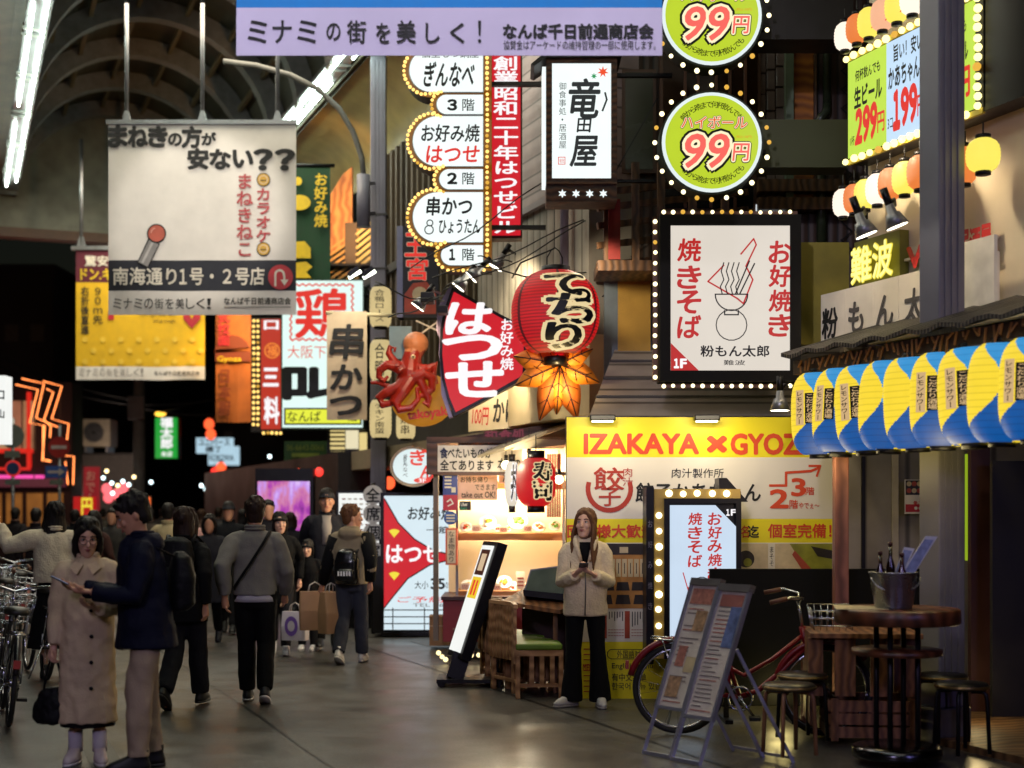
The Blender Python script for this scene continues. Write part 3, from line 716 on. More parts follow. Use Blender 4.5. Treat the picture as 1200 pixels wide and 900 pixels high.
q.text(g, 'なんば千日前通商店会', 181, 435, 234, 440, K, T_, .03); g.build('lettering', r)

# ---------------------------------------------------------------- signs along the right side
def frame(g, pq, x0, y0, x1, y1, t, d0, d1, mat):
    pq.slab(g, x0, y0, x1, y0 + t, d0, d1, mat); pq.slab(g, x0, y1 - t, x1, y1, d0, d1, mat)
    pq.slab(g, x0, y0 + t, x0 + t, y1 - t, d0, d1, mat); pq.slab(g, x1 - t, y0 + t, x1, y1 - t, d0, d1, mat)
def P(parent, name, fn): g = G(); fn(g); return g.build(name, parent)
# floor directory with rounded lobes
q = Pix(525, 312, 14.8); r = thing('floor_directory_sign', 'lit white floor directory of six rounded lobes edged with bulbs', 'sign', q.loc)
lobes = [(480, 58, 108), (512, 112, 134), (484, 137, 195), (515, 199, 222), (484, 226, 284), (517, 288, 311)]
def pill(x0, y0, y1, x1, e=0):
    rr = (y1 - y0)/2 + e; cy = (y0 + y1)/2; return [(x1, y0 - e)] + disc(x0 - e + rr, cy, rr, 16, 90, 270) + [(x0 - e + rr, y1 + e), (x1, y1 + e)]
AMB = M('amber_backing', '#c88420', .4, var=.1, em='#d08018', es=.28)  # glow of the surrounding bulbs put into its own emission
g = G()
for x0, y0, y1 in lobes: q.poly(g, pill(x0, y0, y1, 576, 6), -.28, -.01, AMB, DARK)
q.slab(g, 540, 50, 576, 316, -.279, -.014, AMB); g.build('backing', r)
g = G()
for x0, y0, y1 in lobes: q.poly(g, pill(x0, y0, y1, 567, 1.2), -.01, .012, GRYM)
g.build('lobe_rim', r)
for x0, y0, y1 in lobes: P(r, 'lit_lobe', lambda g: q.poly(g, pill(x0, y0, y1, 566), .0, .03, LWHT))
pts = []
for x0, y0, y1 in lobes: pts += [p_ for p_ in disc((x0 - 4) + (y1-y0)/2 + 2, (y0+y1)/2, (y1-y0)/2 + 4.5, 24, 100, 262)]
bulbs(r, [q.p(x, y, .02) for x, y in along(pts, 5.2)] + [q.p(571, 62 + i*6.1, .02) for i in range(42)] + [q.p(525 + i*6, 317, .02) for i in range(8)], .019, .15, E('bulb_amber', '#ffd070', 1.6, sample=False))
g = G(); d_ = .034
q.text(g, '個室もつ鍋屋', 494, 58, 561, 69, LBLK, d_, .01); q.text(g, 'ぎんなべ', 497, 74, 556, 102, LBLK, d_, .035, .25)
for n_, y in (('３', 118), ('２', 204), ('１', 293)): q.text(g, n_, 525 if n_ != '１' else 527, y, 535 if n_ != '１' else 533, y + 12, LBLK, d_, .07); q.text(g, '階', 542, y - 1, 556, y + 13, LBLK, d_, .015)
q.text(g, 'お好み焼', 494, 147, 562, 167, LBLK, d_, .025, .1); q.text(g, 'はつせ', 500, 172, 562, 191, LRED, d_, .03, .1)
q.text(g, '串かつ', 500, 232, 553, 253, LBLK, d_, .035, .1); q.text(g, 'ひょうたん', 515, 258, 563, 274, LBLK, d_, .03, .1)
for cx, cy, rr in ((504, 262, 3.5), (503, 270, 5)): q.line(g, disc(cx, cy, rr, 14), 1.3, d_, LBLK, True)
g.build('lettering', r)
P(r, 'mounting_bracket', lambda g: (q.slab(g, 568, 90, 640, 95, -.22, -.16, DARK), q.slab(g, 568, 260, 640, 265, -.22, -.16, DARK)))
# red vertical sign
q = Pix(592, 278, 15.1); r = thing('vertical_sign', 'tall lit red sign with a column of white brush characters beside the floor directory', 'sign', q.loc)
LREDF = E('lit_red_face', '#d41a2a', .82)
P(r, 'cabinet', lambda g: q.slab(g, 573, 60, 612, 279, -.22, -.004, M('brown_frame', '#4a2c20', .5)))
P(r, 'lit_face', lambda g: q.slab(g, 575, 62, 610, 276, .0, .01, LREDF))
P(r, 'lettering', lambda g: q.col(g, '創業昭和二十年はつせビル', 578, 66, 608, 275, WHTE, .014, .035))
# fan shaped sign
q = Pix(560, 487, 15.3); r = thing('fan_sign', 'lit red fan shaped sign with white brush letters above the stall', 'sign', q.loc)
fan = [(530, 336), (522, 358), (516, 385), (515, 415), (518, 445), (524, 468), (532, 488), (570, 468), (616, 443), (618, 412), (616, 384), (575, 362)]
fin = [(532, 342), (525, 362), (519.5, 387), (518.5, 415), (521, 443), (527, 466), (534, 483), (570, 464), (612, 440), (614, 412), (612, 387), (575, 366)]
P(r, 'cabinet', lambda g: q.poly(g, fan, -.25, .0, BLKM)); P(r, 'lit_face', lambda g: q.poly(g, fin, .0, .012, LREDF))
P(r, 'side_panel', lambda g: q.poly(g, [(515, 400), (511, 385), (513, 360), (527, 334), (530, 336), (520, 362), (516, 385), (514, 415), (522, 462), (530, 488), (526, 489), (517, 462)], -.24, -.02, M('violet_side', '#8a7aa0', .4)))
def ft(g):
    q.text(g, 'は', 524, 356, 575, 391, WHTE, .016, .05, .12); q.text(g, 'つ', 521, 394, 586, 421, WHTE, .016, .06); q.text(g, 'せ', 524, 425, 588, 464, WHTE, .016, .05)
    q.col(g, 'お好み焼', 586, 373, 602, 434, WHTE, .016, .03)
P(r, 'lettering', ft)
# ryotei style box sign
q = Pix(680, 236, 13.0); r = thing('box_sign', 'white lit box sign in a brown timber frame with bold brush lettering', 'sign', q.loc)
WFR = wood('sign_timber', '#6a4022', '#3c2212', 'Z', 5)
def fr(g): frame(g, q, 640, 68, 723, 216, 6.5, -.35, .02, WFR); q.slab(g, 640, 216, 723, 236, -.35, .0, WFR); q.slab(g, 641, 69, 722, 216, -.36, -.352, DARK)
P(r, 'timber_frame', fr); P(r, 'roof_board', lambda g: q.poly(g, [(622, 77), (640, 62), (724, 62), (728, 68), (641, 69), (626, 79)], -.4, .05, DARK))
P(r, 'lit_face', lambda g: q.slab(g, 647, 74, 716, 212, -.02, .004, LWHT)); P(r, 'lit_side', lambda g: q.slab(g, 635.5, 77, 639.8, 214, -.3, -.03, LWHT))
GREYL = E('lit_charcoal', '#34383a', .5, sample=False)
def tl(g):
    q.text(g, '竜', 667, 93, 703, 138, GREYL, .008, .03, .15); q.text(g, '田', 676, 139, 693, 155, GREYL, .008, .03, .1); q.text(g, '屋', 668, 160, 700, 195, GREYL, .008, .03, .15)
    q.line(g, [(709, 109), (711, 117), (706, 130)], 2.2, .008, GREYL)
    for i, ch in enumerate('御食事処・居酒屋'): q.text(g, ch, 655 if ch != '・' else 658, 97 + i*9.8 + (3 if ch == '・' else 0), 663.5 if ch != '・' else 660, 105.5 + i*9.8 - (3 if ch == '・' else 0), GREYL, .008, -.004)
    frame(g, q, 654, 184, 662.5, 193, .8, .006, .008, LRED); q.text(g, '竜田', 655.5, 186, 661, 191, LRED, .008)
P(r, 'lettering', tl)
def leaf(g, cx, cy, rr, mat, d, lob=7, a0=90, inner=.42):
    pts = []
    for i in range(lob*2): a = R(a0 + 180*i/lob); k = rr if i % 2 == 0 else rr*inner; pts.append((cx + k*math.cos(a), cy - k*math.sin(a)))
    q.flat(g, pts, d, mat)
def lv(g): leaf(g, 706.5, 84.5, 7, E('leaf_red', '#f0502a', .9, sample=False), .008); leaf(g, 696, 89.5, 4, E('leaf_green', '#2a9a5a', .8, sample=False), .008)
P(r, 'maple_print', lv)
for x in (659, 675, 691, 707): P(r, 'leaf_cutout', lambda g: leaf(g, x, 227, 5.2, LWHT, .004, 6, 90, .5))
P(r, 'support_arm', lambda g: (q.slab(g, 723, 80, 790, 84, -.2, -.14, BLKM), q.slab(g, 723, 206, 770, 209, -.2, -.14, BLKM), q.line(g, [(723, 196), (772, 110)], 1.6, -.15, BLKM)))
# two round highball signs
def highball(cy, label):
    q = Pix(834, cy + 58, 12.4); r = thing('round_sign', label, 'sign', q.loc, group='round lime highball signs')
    P(r, 'drum', lambda g: q.poly(g, disc(834, cy, 61, 48), -.25, -.004, M('drum_dark', '#1c2412', .4)))
    P(r, 'rim', lambda g: q.poly(g, disc(834, cy, 58.5, 48), -.002, .008, E('rim_white', '#e4f0f0', .9))); P(r, 'lit_face', lambda g: q.poly(g, disc(834, cy, 54.5, 48), .0, .014, E('lit_lime_face', '#c6de2c', .80)))
    bulbs(r, [q.p(834 + 67*math.cos(R(a)), cy - 67*math.sin(R(a)), .0) for a in range(0, 360, 15)], .022, .3, E('bulb_warm', '#fff0b8', 2.2, sample=False))
    SAL = E('lit_salmon', '#f2645a', .95, sample=False); CRE = E('lit_cream', '#fbeec4', .95, sample=False)
    g = G(); o = cy - 167
    q.arc(g, '朝から晩まで何杯飲んでも', 834, cy, 44, 138, 42, 8.5, LBLK, .018, .012); q.arc(g, '朝から晩まで何杯飲んでも', 834, cy, 45.5, 228, 318, 8.5, LBLK, .018, .012, True)
    q.text(g, 'ハイボール', 798, 137 + o, 875, 151 + o, E('lit_orange_red', '#e8542e', .9, sample=False), .018, .012, .1, [(LBLK, .12), (CRE, .07)])
    q.text(g, '99', 803, 158 + o, 854, 197 + o, SAL, .018, .02, .2, [(LBLK, .17), (CRE, .10)])
    q.text(g, '円', 858, 169 + o, 878, 189 + o, SAL, .018, .02, .1, [(LBLK, .17), (CRE, .11)])
    q.text(g, '(税込108円)', 862, 159 + o, 881, 163 + o, E('lit_orange', '#e89a28', .8, sample=False), .018); g.build('lettering', r)
    P(r, 'hanger_bar', lambda g: (q.slab(g, 790, cy - 4, 886, cy + 4, -.40, -.26, BLKM), q.slab(g, 886, cy - 2, 905, cy + 2, -.40, -.3, BLKM)))
highball(167, 'lower round lime sign with red 99 yen lettering ringed by bulbs'); highball(18, 'upper round lime 99 yen sign cut off by the top of the picture')
# big noodle sign
q = Pix(856, 447, 12.2); r = thing('noodle_sign', 'large square white sign in black frame with red vertical lettering and bulb edging', 'sign', q.loc)
CRF = E('lit_cream_face', '#f2e8da', .74, var=.06, scale=1.2)
P(r, 'frame', lambda g: (frame(g, q, 773, 252, 938, 447, 12.5, -.25, .03, M('frame_black', '#15130f', .7, spec=.15)), q.slab(g, 774, 253, 937, 446, -.26, -.02, MATS['frame_black'])))
P(r, 'lit_face', lambda g: q.slab(g, 785.5, 264.5, 932, 434.5, -.018, .004, CRF))
SR2 = E('sign_red', '#c8201c', .75, sample=False)
def nl(g):
    for st, x, ys, w_, h in (('焼きそば', 794, (280, 312, 341, 370), 27, 26), ('お好焼き', 901, (283, 311, 340, 369), 26, 25)):
        for ch, y in zip(st, ys): q.text(g, ch, x, y, x + w_, y + h, SR2, .008, .035, .08)
    q.text(g, '粉もん太郎', 821, 405, 901, 418, LBLK, .008, .03); q.text(g, '難波', 848, 422, 873, 428, LBLK, .008, .01)
    q.flat(g, [(786, 402), (786, 434.5), (819, 434.5)], .006, SR2); q.text(g, '１', 790, 421, 795, 431, WHTE, .01, .08); q.text(g, 'F', 797.5, 421, 804, 431, WHTE, .01, .06)
P(r, 'lettering', nl)
def kite(g):
    q.line(g, [(829.5, 330), (848, 311)], 1.8, .008, SR2); q.line(g, [(829.5, 330), (864, 350), (871, 356), (882, 328), (874, 312), (886, 287), (883, 280), (868, 298)], 1.8, .008, SR2)
    # plain noodle bowl drawn in black line
    q.line(g, disc(857, 345, 19, 14, 180, 360) + [(876, 345), (838, 345)], 1.5, .01, LBLK); q.line(g, [(849, 364), (849, 369), (865, 369), (865, 364)], 1.5, .01, LBLK)
    for k in range(4): q.line(g, [(846 + k*6, 344), (844 + k*6, 336), (848 + k*6, 328), (845 + k*6, 318), (848 + k*6, 308)], 1.3, .01, LBLK)
    q.line(g, [(862, 344), (878, 306)], 1.6, .01, LBLK); q.line(g, [(867, 344), (884, 309)], 1.6, .01, LBLK)
    q.line(g, disc(857, 381, 18, 18, 0, 360), 1.2, .01, LBLK, True)
P(r, 'bowl_drawing', kite)
bl = [q.p(768, 259 + i*12.2, -.02) for i in range(16)] + [q.p(778 + i*11.4, 248, -.02) for i in range(14)] + [q.p(778 + i*11.4, 452, -.02) for i in range(14)]
bulbs(r, bl, .019, .42, MATS['bulb_warm']); P(r, 'bulb_rail', lambda g: (q.slab(g, 766, 254, 771, 446, -.1, -.05, M('rail_brown', '#4a2a18', .5)), q.slab(g, 776, 246, 936, 250.5, -.1, -.05, MATS['rail_brown']), q.slab(g, 776, 449.5, 936, 454, -.1, -.05, MATS['rail_brown'])))
P(r, 'support_arm', lambda g: (q.slab(g, 790, 300, 800, 306, -2.0, -.27, BLKM), q.slab(g, 900, 380, 910, 386, -2.0, -.27, BLKM)))

# ---------------------------------------------------------------- yellow hoarding of the dumpling bar
q = Pix(820, 822, 12.35); r = thing('shop_hoarding', 'tall yellow and white dumpling bar hoarding with red capital lettering', 'hoarding', q.loc)
HY_ = M('hoarding_yellow', '#e6d40e', .45, var=.06, scale=2); HW_ = M('hoarding_white', '#dcd4c6', .45, var=.05, scale=2); HR = M('hoarding_red', '#cf4018', .5, var=.04); HD = M('hoarding_brown_red', '#a83018', .5)
P(r, 'board', lambda g: q.slab(g, 663, 488, 977, 822, -.06, 0, BLKM))
def hb(g):
    for y0, y1, m_ in ((489, 536, HY_), (536, 608, HW_), (608, 636, HY_), (636, 714, HW_), (714, 752, HW_), (752, 822, HY_)): q.slab(g, 664, y0, 976.5, y1, .002, .004, m_)
P(r, 'printed_face', hb)
def ht(g):
    d = .007
    q.text(g, 'IZAKAYA', 685, 509, 818, 531, HR, d, .05); q.text(g, '×', 830, 512, 850, 529, HR, d, .06); q.text(g, 'GYOZA', 857, 509, 956, 532, HR, d, .05)
    q.line(g, disc(714, 573, 25, 22, 165, 385), 5.5, d, HD); q.text(g, '餃', 696, 548, 731, 574, HD, d, .02); q.text(g, '子', 702, 572, 727, 593, HD, d, .02); q.col(g, '肉汁', 729, 548, 742, 570, HD, d, .005)
    q.text(g, '肉汁製作所', 787, 549, 848, 560, K, d, .005, .05); q.text(g, '餃子かあちゃん', 745, 566, 891, 588, K, d, .03, .1)
    q.text(g, '団体様大歓迎', 665, 615, 768, 630, HR, d, .04); q.text(g, '80', 850, 615, 866, 630, HR, d, .03); q.text(g, '名', 868, 616, 877, 630, HR, d, .02); q.text(g, '迄', 876, 616, 889, 630, K, d, .03)
    q.text(g, '個室完備！', 900, 614, 974, 630, HR, d, .035)
    q.line(g, [(902, 569), (921, 569), (921, 554), (950, 552), (960, 548)], 3, d, HR); q.line(g, [(948, 546), (961, 546), (957, 558)], 2.6, d, HR)
    q.text(g, '2', 903, 574, 923, 595, HR, d, .04); q.text(g, '3', 928, 561, 943, 581, HR, d, .04); q.text(g, '階', 944, 571, 954, 580, HR, d, .02); q.text(g, '階', 925, 586, 935, 596, HR, d, .02); q.text(g, 'やでぇ〜', 936, 589, 960, 596, HR, d, .02)
    q.line(g, [(716, 761), (760, 761)] + disc(760, 766, 5.5, 6, 90, -90) + [(760, 772), (716, 772)] + disc(717, 766.5, 5.5, 6, 270, 90), .8, d, K, True)
    q.text(g, '外国語対応', 723, 762, 757, 771, K, d, .01); q.text(g, 'English Menu', 717, 777, 765, 785, K, d, .01); q.text(g, '有中文菜单', 717, 789, 757, 798, K, d, .01); q.text(g, '한국어 메뉴 있습니다', 717, 800, 790, 808, K, d, .01)
    for i in range(9): q.slab(g, 684, 760 + i*6.2, 698, 761.2 + i*6.2, d, d + .001, HD)
    q.text(g, 'MENU', 683, 778, 699, 786, HD, d, .01)
P(r, 'lettering', ht)
# printed photographs of rooms and the small menu tables, drawn as flat prints
PA = M('print_amber', '#b07a3c', .4, var=.35, scale=7); PB = M('print_dark', '#2a221e', .4, var=.3, scale=9); PC = M('print_pale', '#c9b58c', .4, var=.2, scale=9); PG_ = M('print_green', '#8a8a2a', .4, var=.3, scale=9); PR = M('print_red', '#a8442a', .45, var=.25, scale=9); PIV = M('print_ivory', '#d6cdb4', .5)
def hp(g):
    d = .006
    q.slab(g, 664, 637, 763, 713, d, d + .001, PA); q.slab(g, 664, 637, 763, 650, d + .001, d + .002, PB)
    for i in range(8): q.slab(g, 708 + i*7, 655, 713.5 + i*7, 676, d + .001, d + .002, PC); q.line(g, [(710.7 + i*7, 660), (710.7 + i*7, 672)], 1, d + .003, PB)
    for i in range(3): q.flat(g, [(705 + i*18, 682), (718 + i*18, 682), (720 + i*18, 692), (704 + i*18, 692)], d + .002, PB); q.flat(g, [(702 + i*21, 697), (716 + i*21, 697), (718 + i*21, 708), (700 + i*21, 708)], d + .002, PB)
    q.slab(g, 726, 641, 736, 648, d + .002, d + .003, PC)
    q.slab(g, 868, 637, 975, 668, d, d + .001, PC); q.slab(g, 900, 637, 908, 668, d + .001, d + .002, PIV)
    q.col(g, 'まそそ', 901, 640, 907, 664, K, d + .004)
    q.flat(g, [(925, 637), (975, 637), (975, 668), (945, 668)], d + .002, PG_); q.flat(g, [(931, 645), (952, 668), (940, 668), (928, 650)], d + .003, PR); q.flat(g, [(950, 640), (975, 645), (975, 655), (958, 652)], d + .003, PB); q.flat(g, disc(874, 655, 10, 16), d + .002, PB); q.flat(g, disc(876, 659, 5, 12), d + .003, PG_)
    q.slab(g, 664, 714, 700, 752, d, d + .001, PIV); q.slab(g, 704, 716, 711, 748, d, d + .001, PR); q.slab(g, 732, 716, 738, 748, d, d + .001, PR)
    rr = random.Random(4)
    for bx in (713, 740):
        for i in range(6):
            q.line(g, [(bx + 1 + i*3.1, 717), (bx + 1 + i*3.1, 722 + rr.random()*13)], 1.1, d + .001, PB)
            for j in range(3): q.line(g, [(bx + i*3.1, 738 + j*3.4), (bx + 2.2 + i*3.1, 738 + j*3.4)], .7, d + .001, PR)
P(r, 'photo_print', hp)
for x in (705, 826):
    lr = thing('bar_lamp', 'slim dark lamp over the yellow hoarding, ' + ('above the letter Z' if x == 705 else 'above the cross between the words'), 'lamp', q.loc + q.p(x, 494, .12), group='lamps over the hoarding')
    g = G(); g.box((-.11, -.05, 0), (.11, .05, .05), BLKM, bev=.01); g.build('housing', lr)
    g = G(); g.box((-.09, -.035, -.012), (.09, .035, -.001), E('lamp_lens', '#fff4c8', 6)); g.build('lens', lr)
    g = G(); g.beam((0, .05, .04), (0, .125, .02), .02, .02, BLKM); g.build('arm', lr)
    lamp('hoarding_lamp', 'AREA', q.loc + q.p(x, 492, .45) + Vector((0, 0, .06)), 5.2, (1, .86, .55), .35, q.loc + q.p(x, 640, 0), .1)

# ---------------------------------------------------------------- upright lit sign with bulbs beside the bicycle
q = Pix(812, 772, 11.95); r = thing('arrow_sign', 'upright black bulb edged sign with lit panel and red vertical lettering by the red bicycle', 'sign', q.loc)
P(r, 'cabinet', lambda g: (q.slab(g, 760, 573, 868, 772, -.3, -.02, BLKM), q.poly(g, [(843, 560), (852, 560), (877, 588), (843, 588)], -.28, -.015, BLKM)))
P(r, 'side_face', lambda g: (q.slab(g, 757, 571, 766, 772, -.3, .03, BLKM),))
P(r, 'bulb_channel', lambda g: (q.slab(g, 766, 573, 778, 772, -.02, -.01, M('channel_gold', '#b89a50', .35, .4)), q.slab(g, 766, 573, 868, 584, -.02, -.009, MATS['channel_gold'])))
P(r, 'inner_frame', lambda g: frame(g, q, 778, 584, 868, 772, 6, -.02, .03, BLKM))
P(r, 'lit_face', lambda g: q.poly(g, [(785, 592), (838, 592), (862, 617), (862, 764), (785, 764)], .0, .022, E('lit_blue_white', '#cfe2f6', .82)))
bulbs(r, [q.p(772, 604 + i*18.4, .01) for i in range(9)] + [q.p(784 + i*16.7, 578.5, .01) for i in range(5)], .03, 0., E('bulb_soft', '#fff0bc', 2.6))
def al(g):
    for i, ch in enumerate('焼きそば'): q.text(g, ch, 806, 601 + i*16.4, 822, 615 + i*16.4, SR2, .03, .03, .08)
    for i, ch in enumerate('お好み焼き'): q.text(g, ch, 829, 601 + i*16, 845, 615 + i*16, SR2, .03, .03, .08)
    q.text(g, '１', 850.5, 597, 854, 604, WHTE, .035, .06); q.text(g, 'F', 856, 597, 861, 604, WHTE, .035, .04)
    q.line(g, [(800, 671), (812, 712), (806, 688)], 1.2, .03, SR2); q.line(g, disc(822, 684, 8, 14), 1, .03, LBLK, True)
    for i, ch in enumerate('お好み焼き'): q.text(g, ch, 759, 610 + i*24, 764, 618 + i*24, M('dim_letter', '#6a6670', .5), .034, .02)
P(r, 'lettering', al)
for x in (764, 864): P(r, 'caster', lambda g: g.cyl(q.p(x - 3, 776, -.1), q.p(x + 3, 776, -.1), .03, BLKM, 12))

# ---------------------------------------------------------------- floor sign with fan drawing near the stall
q = Pix(490, 745, 18.4); r = thing('floor_sign', 'wheeled lit floor sign with red fan drawing and white lettering beside the stall', 'sign', q.loc)
P(r, 'frame', lambda g: (frame(g, q, 446, 577, 536, 745, 4, -.5, .02, BLKM), q.slab(g, 447, 578, 535, 744, -.5, -.03, BLKM)))
P(r, 'lit_face', lambda g: q.slab(g, 450, 581, 532, 738, -.02, .0, E('lit_sky', '#d6e8f0', .9)))
P(r, 'lit_side', lambda g: q.slab(g, 437, 652, 445.9, 742, -.45, .0, BLKM))
def fs_(g):
    f_ = [(451, 585), (467, 613), (486, 632), (508, 645), (532, 651), (532, 655), (504, 662), (478, 678), (460, 700), (450, 713), (450, 585)]
    q.flat(g, [(450, 583)] + [(x, y) for x, y in f_[:5]] + [(532, 655)] + f_[6:10], .004, LREDF)
    q.line(g, f_[:5], 1.5, .006, LBLK); q.line(g, f_[5:10], 1.5, .006, LBLK)
    for y in (618, 668): q.flat(g, [(462, y + 12)] + disc(462, y + 12, 10, 8, 50, 140), .006, LYL2)
    q.text(g, 'お好み焼', 478, 594, 530, 609, LBLK, .006, .03, .1); q.text(g, 'はつせ', 453, 639, 516, 659, WHTE, .008, .04); q.text(g, '一筋', 500, 617, 527, 625, LBLK, .006, .02)
    q.text(g, '大小', 486, 681, 502, 690, LBLK, .006, .01); q.text(g, '35', 505, 678, 521, 690, LBLK, .006, .04); q.text(g, 'の個室', 522, 681, 532, 690, LBLK, .006, .01)
    q.text(g, 'ご予約', 466, 699, 520, 706, LRED, .006, .01); q.text(g, 'TEL 06', 484, 707, 520, 711, MATS['faint_grey'], .006)
P(r, 'lettering', fs_)
def rack(g):
    for y in (714, 722, 730): q.slab(g, 449, y, 532, y + 1.2, .03, .04, BLKM)
    for x in (460, 497, 530): q.slab(g, x, 712, x + 1.2, 740, .03, .04, BLKM)
P(r, 'wire_rack', rack)
for x in (440, 451, 530): P(r, 'caster', lambda g: (g.cyl(q.p(x - 2, 752, .0), q.p(x + 2, 752, .0), .06, BLKM, 12),))
# leaning lit sign stand
O = W(533, 763, 13.35); u = Vector((.06, -.19, 0)); v = Vector((.316, .02, .99)); nrm = u.cross(v).normalized()
if nrm.y > 0: nrm = -nrm
r = thing('leaning_sign', 'leaning lit menu sign with a dish picture and yellow strip before the stall', 'sign', (O.x, O.y, 0))
def SL(a, b, d): return Vector((0, 0, O.z)) + u*a + v*b + nrm*d
def slabL(g, a0, b0, a1, b1, d0, d1, mat):
    vs = [SL(a, b, d) for d in (d0, d1) for a, b in ((a0, b0), (a1, b0), (a1, b1), (a0, b1))]
    g.add(vs, [(0, 3, 2, 1), (4, 5, 6, 7), (0, 1, 5, 4), (1, 2, 6, 5), (2, 3, 7, 6), (3, 0, 4, 7)], mat)
P(r, 'cabinet', lambda g: slabL(g, -1.12, -.05, 1.3, 1.04, -.1, -.004, BLKM))
P(r, 'lit_face', lambda g: slabL(g, -.95, 0, .95, 1.0, 0, .006, E('lit_white_soft', '#f0f2ee', .92)))
P(r, 'dish_print', lambda g: (slabL(g, -.7, .72, .7, .96, .008, .01, M('print_dish', '#6a3020', .4, var=.4, scale=20)), slabL(g, -.4, .76, .4, .92, .011, .012, E('dish_glow', '#e8c8a0', .7)), slabL(g, -.7, .5, .7, .70, .008, .01, E('strip_yellow', '#f0cc20', .85)), slabL(g, -.4, .53, -.1, .67, .011, .012, LRED), slabL(g, .15, .53, .4, .67, .011, .012, LRED)))
P(r, 'stand', lambda g: (g.beam(SL(0, .0, -.08), (0.0, 0, .06), .16, .30, BLKM, (0, 1, 0)), g.beam(SL(0, .55, -.08), (.42, .02, .05), .03, .03, BLKM), g.box((-.16, -.24, .04), (.45, .24, .075), BLKM)))
for x, y in ((-.12, -.2), (.4, -.2), (-.12, .2), (.4, .2)): P(r, 'caster', lambda g: g.cyl((x, y - .015, .035), (x, y + .015, .035), .035, BLKM, 12))
# ---------------------------------------------------------------- lanterns
def lantern_mesh(g, prof, matfn, n=36):
    m = len(prof); vs = [(r_*math.sin(2*math.pi*k/n), -r_*math.cos(2*math.pi*k/n), z) for r_, z in prof for k in range(n)]
    by = {}
    for i in range(m-1):
        for k in range(n):
            k2 = (k+1) % n; a = (k + .5)/n; a = a - 1 if a > .5 else a
            by.setdefault(matfn(a*2*math.pi, (i + .5)/(m-1)), []).append((i*n + k, i*n + k2, (i+1)*n + k2, (i+1)*n + k))
    first = True; o = len(g.v)
    for mt, fs in by.items():
        if first: g.add(vs, fs, mt, True); first = False
        else:
            for f in fs: g.f.append([q_ + o for q_ in f]); g.m.append(g.mi(mt)); g.sm.append(True)
def wrapped(gf, rad, z0=0.):
    """bend flat lettering round a vertical axis; rad(z) = lantern radius"""
    gf.v = [((rad(z) - y)*math.sin(x/max(.05, rad(z))), -(rad(z) - y)*math.cos(x/max(.05, rad(z))), z) for x, y, z in gf.v]; return gf
def prof_round(R0, h, n=26, ribs=.006, pw=2.4, cap=.36):
    out = []
    for i in range(n*2+1):
        v = -1 + 2*i/(n*2); v2 = v*.94
        r_ = R0*max(cap, (1 - abs(v2)**pw)**(1/pw)) - (ribs if i % 2 else 0); out.append((r_, v*h/2))
    return out
# the big red lantern
q = Pix(651, 367, 13.3); r = thing('red_lantern', 'big round red paper lantern with outlined black lettering hanging over the stall', 'lantern', q.loc)
LR = E('lantern_red', '#e0141a', .66, var=.2, scale=3); RIB = E('lantern_rib_red', '#7c0a10', .3, sample=False); LRr = E('lantern_hoop_red', '#b80e14', .55, sample=False)
R0 = 52*q.k; H0 = 96*q.k
g = G(); pf = prof_round(R0, H0, 26, .006, 2.3, .3); lantern_mesh(g, pf, lambda a, v: RIB if abs((a % (math.pi/3)) - .05) < .05 else (LRr if int(v*52) % 2 == 0 else LR), 60); g.build('paper_body', r)
def rad(z): return R0*max(.3, (1 - min(.99, abs(z/(H0/2))*.94)**2.3)**(1/2.3)) + .004
g = G(); OC = E('lantern_cream', '#f0d8a0', .8, sample=False)
for ch, a, b, c, d in (('て', 638, 327, 685, 352), ('っ', 664, 345, 694, 360), ('ち', 641, 352, 697, 384), ('り', 640, 385, 680, 411)):
    q.text(g, ch, a, b, c, d, LBLK, .004, .045, 0, [(OC, .15)])
g2 = G(); g2.v = g.v; g2.f = g.f; g2.m = g.m; g2.sm = g.sm; g2.mats = g.mats; wrapped(g2, rad); g2.build('lettering', r)
P(r, 'cap', lambda g: (g.lathe([(.13, 0), (.135, .01), (.135, .075), (.12, .08)], BLKM, q.p(651, 322), 24), g.lathe([(.11, 0), (.11, .07), (.1, .08)], BLKM, q.p(651, 428), 24)))
P(r, 'wire_hanger', lambda g: g.tube([q.p(641, 312), q.p(641, 302), q.p(646, 293), q.p(650, 290), q.p(655, 294), q.p(659, 302), q.p(659, 312)], .006, CORD, 6))
g = G(); g.cyl(q.p(650, 290), q.p(650, 236, 0), .004, CORD, 5); g.tube([q.p(650, 291), q.p(610, 308), q.p(600, 307, -.9)], .008, CORD, 5); g.build('cord', r)
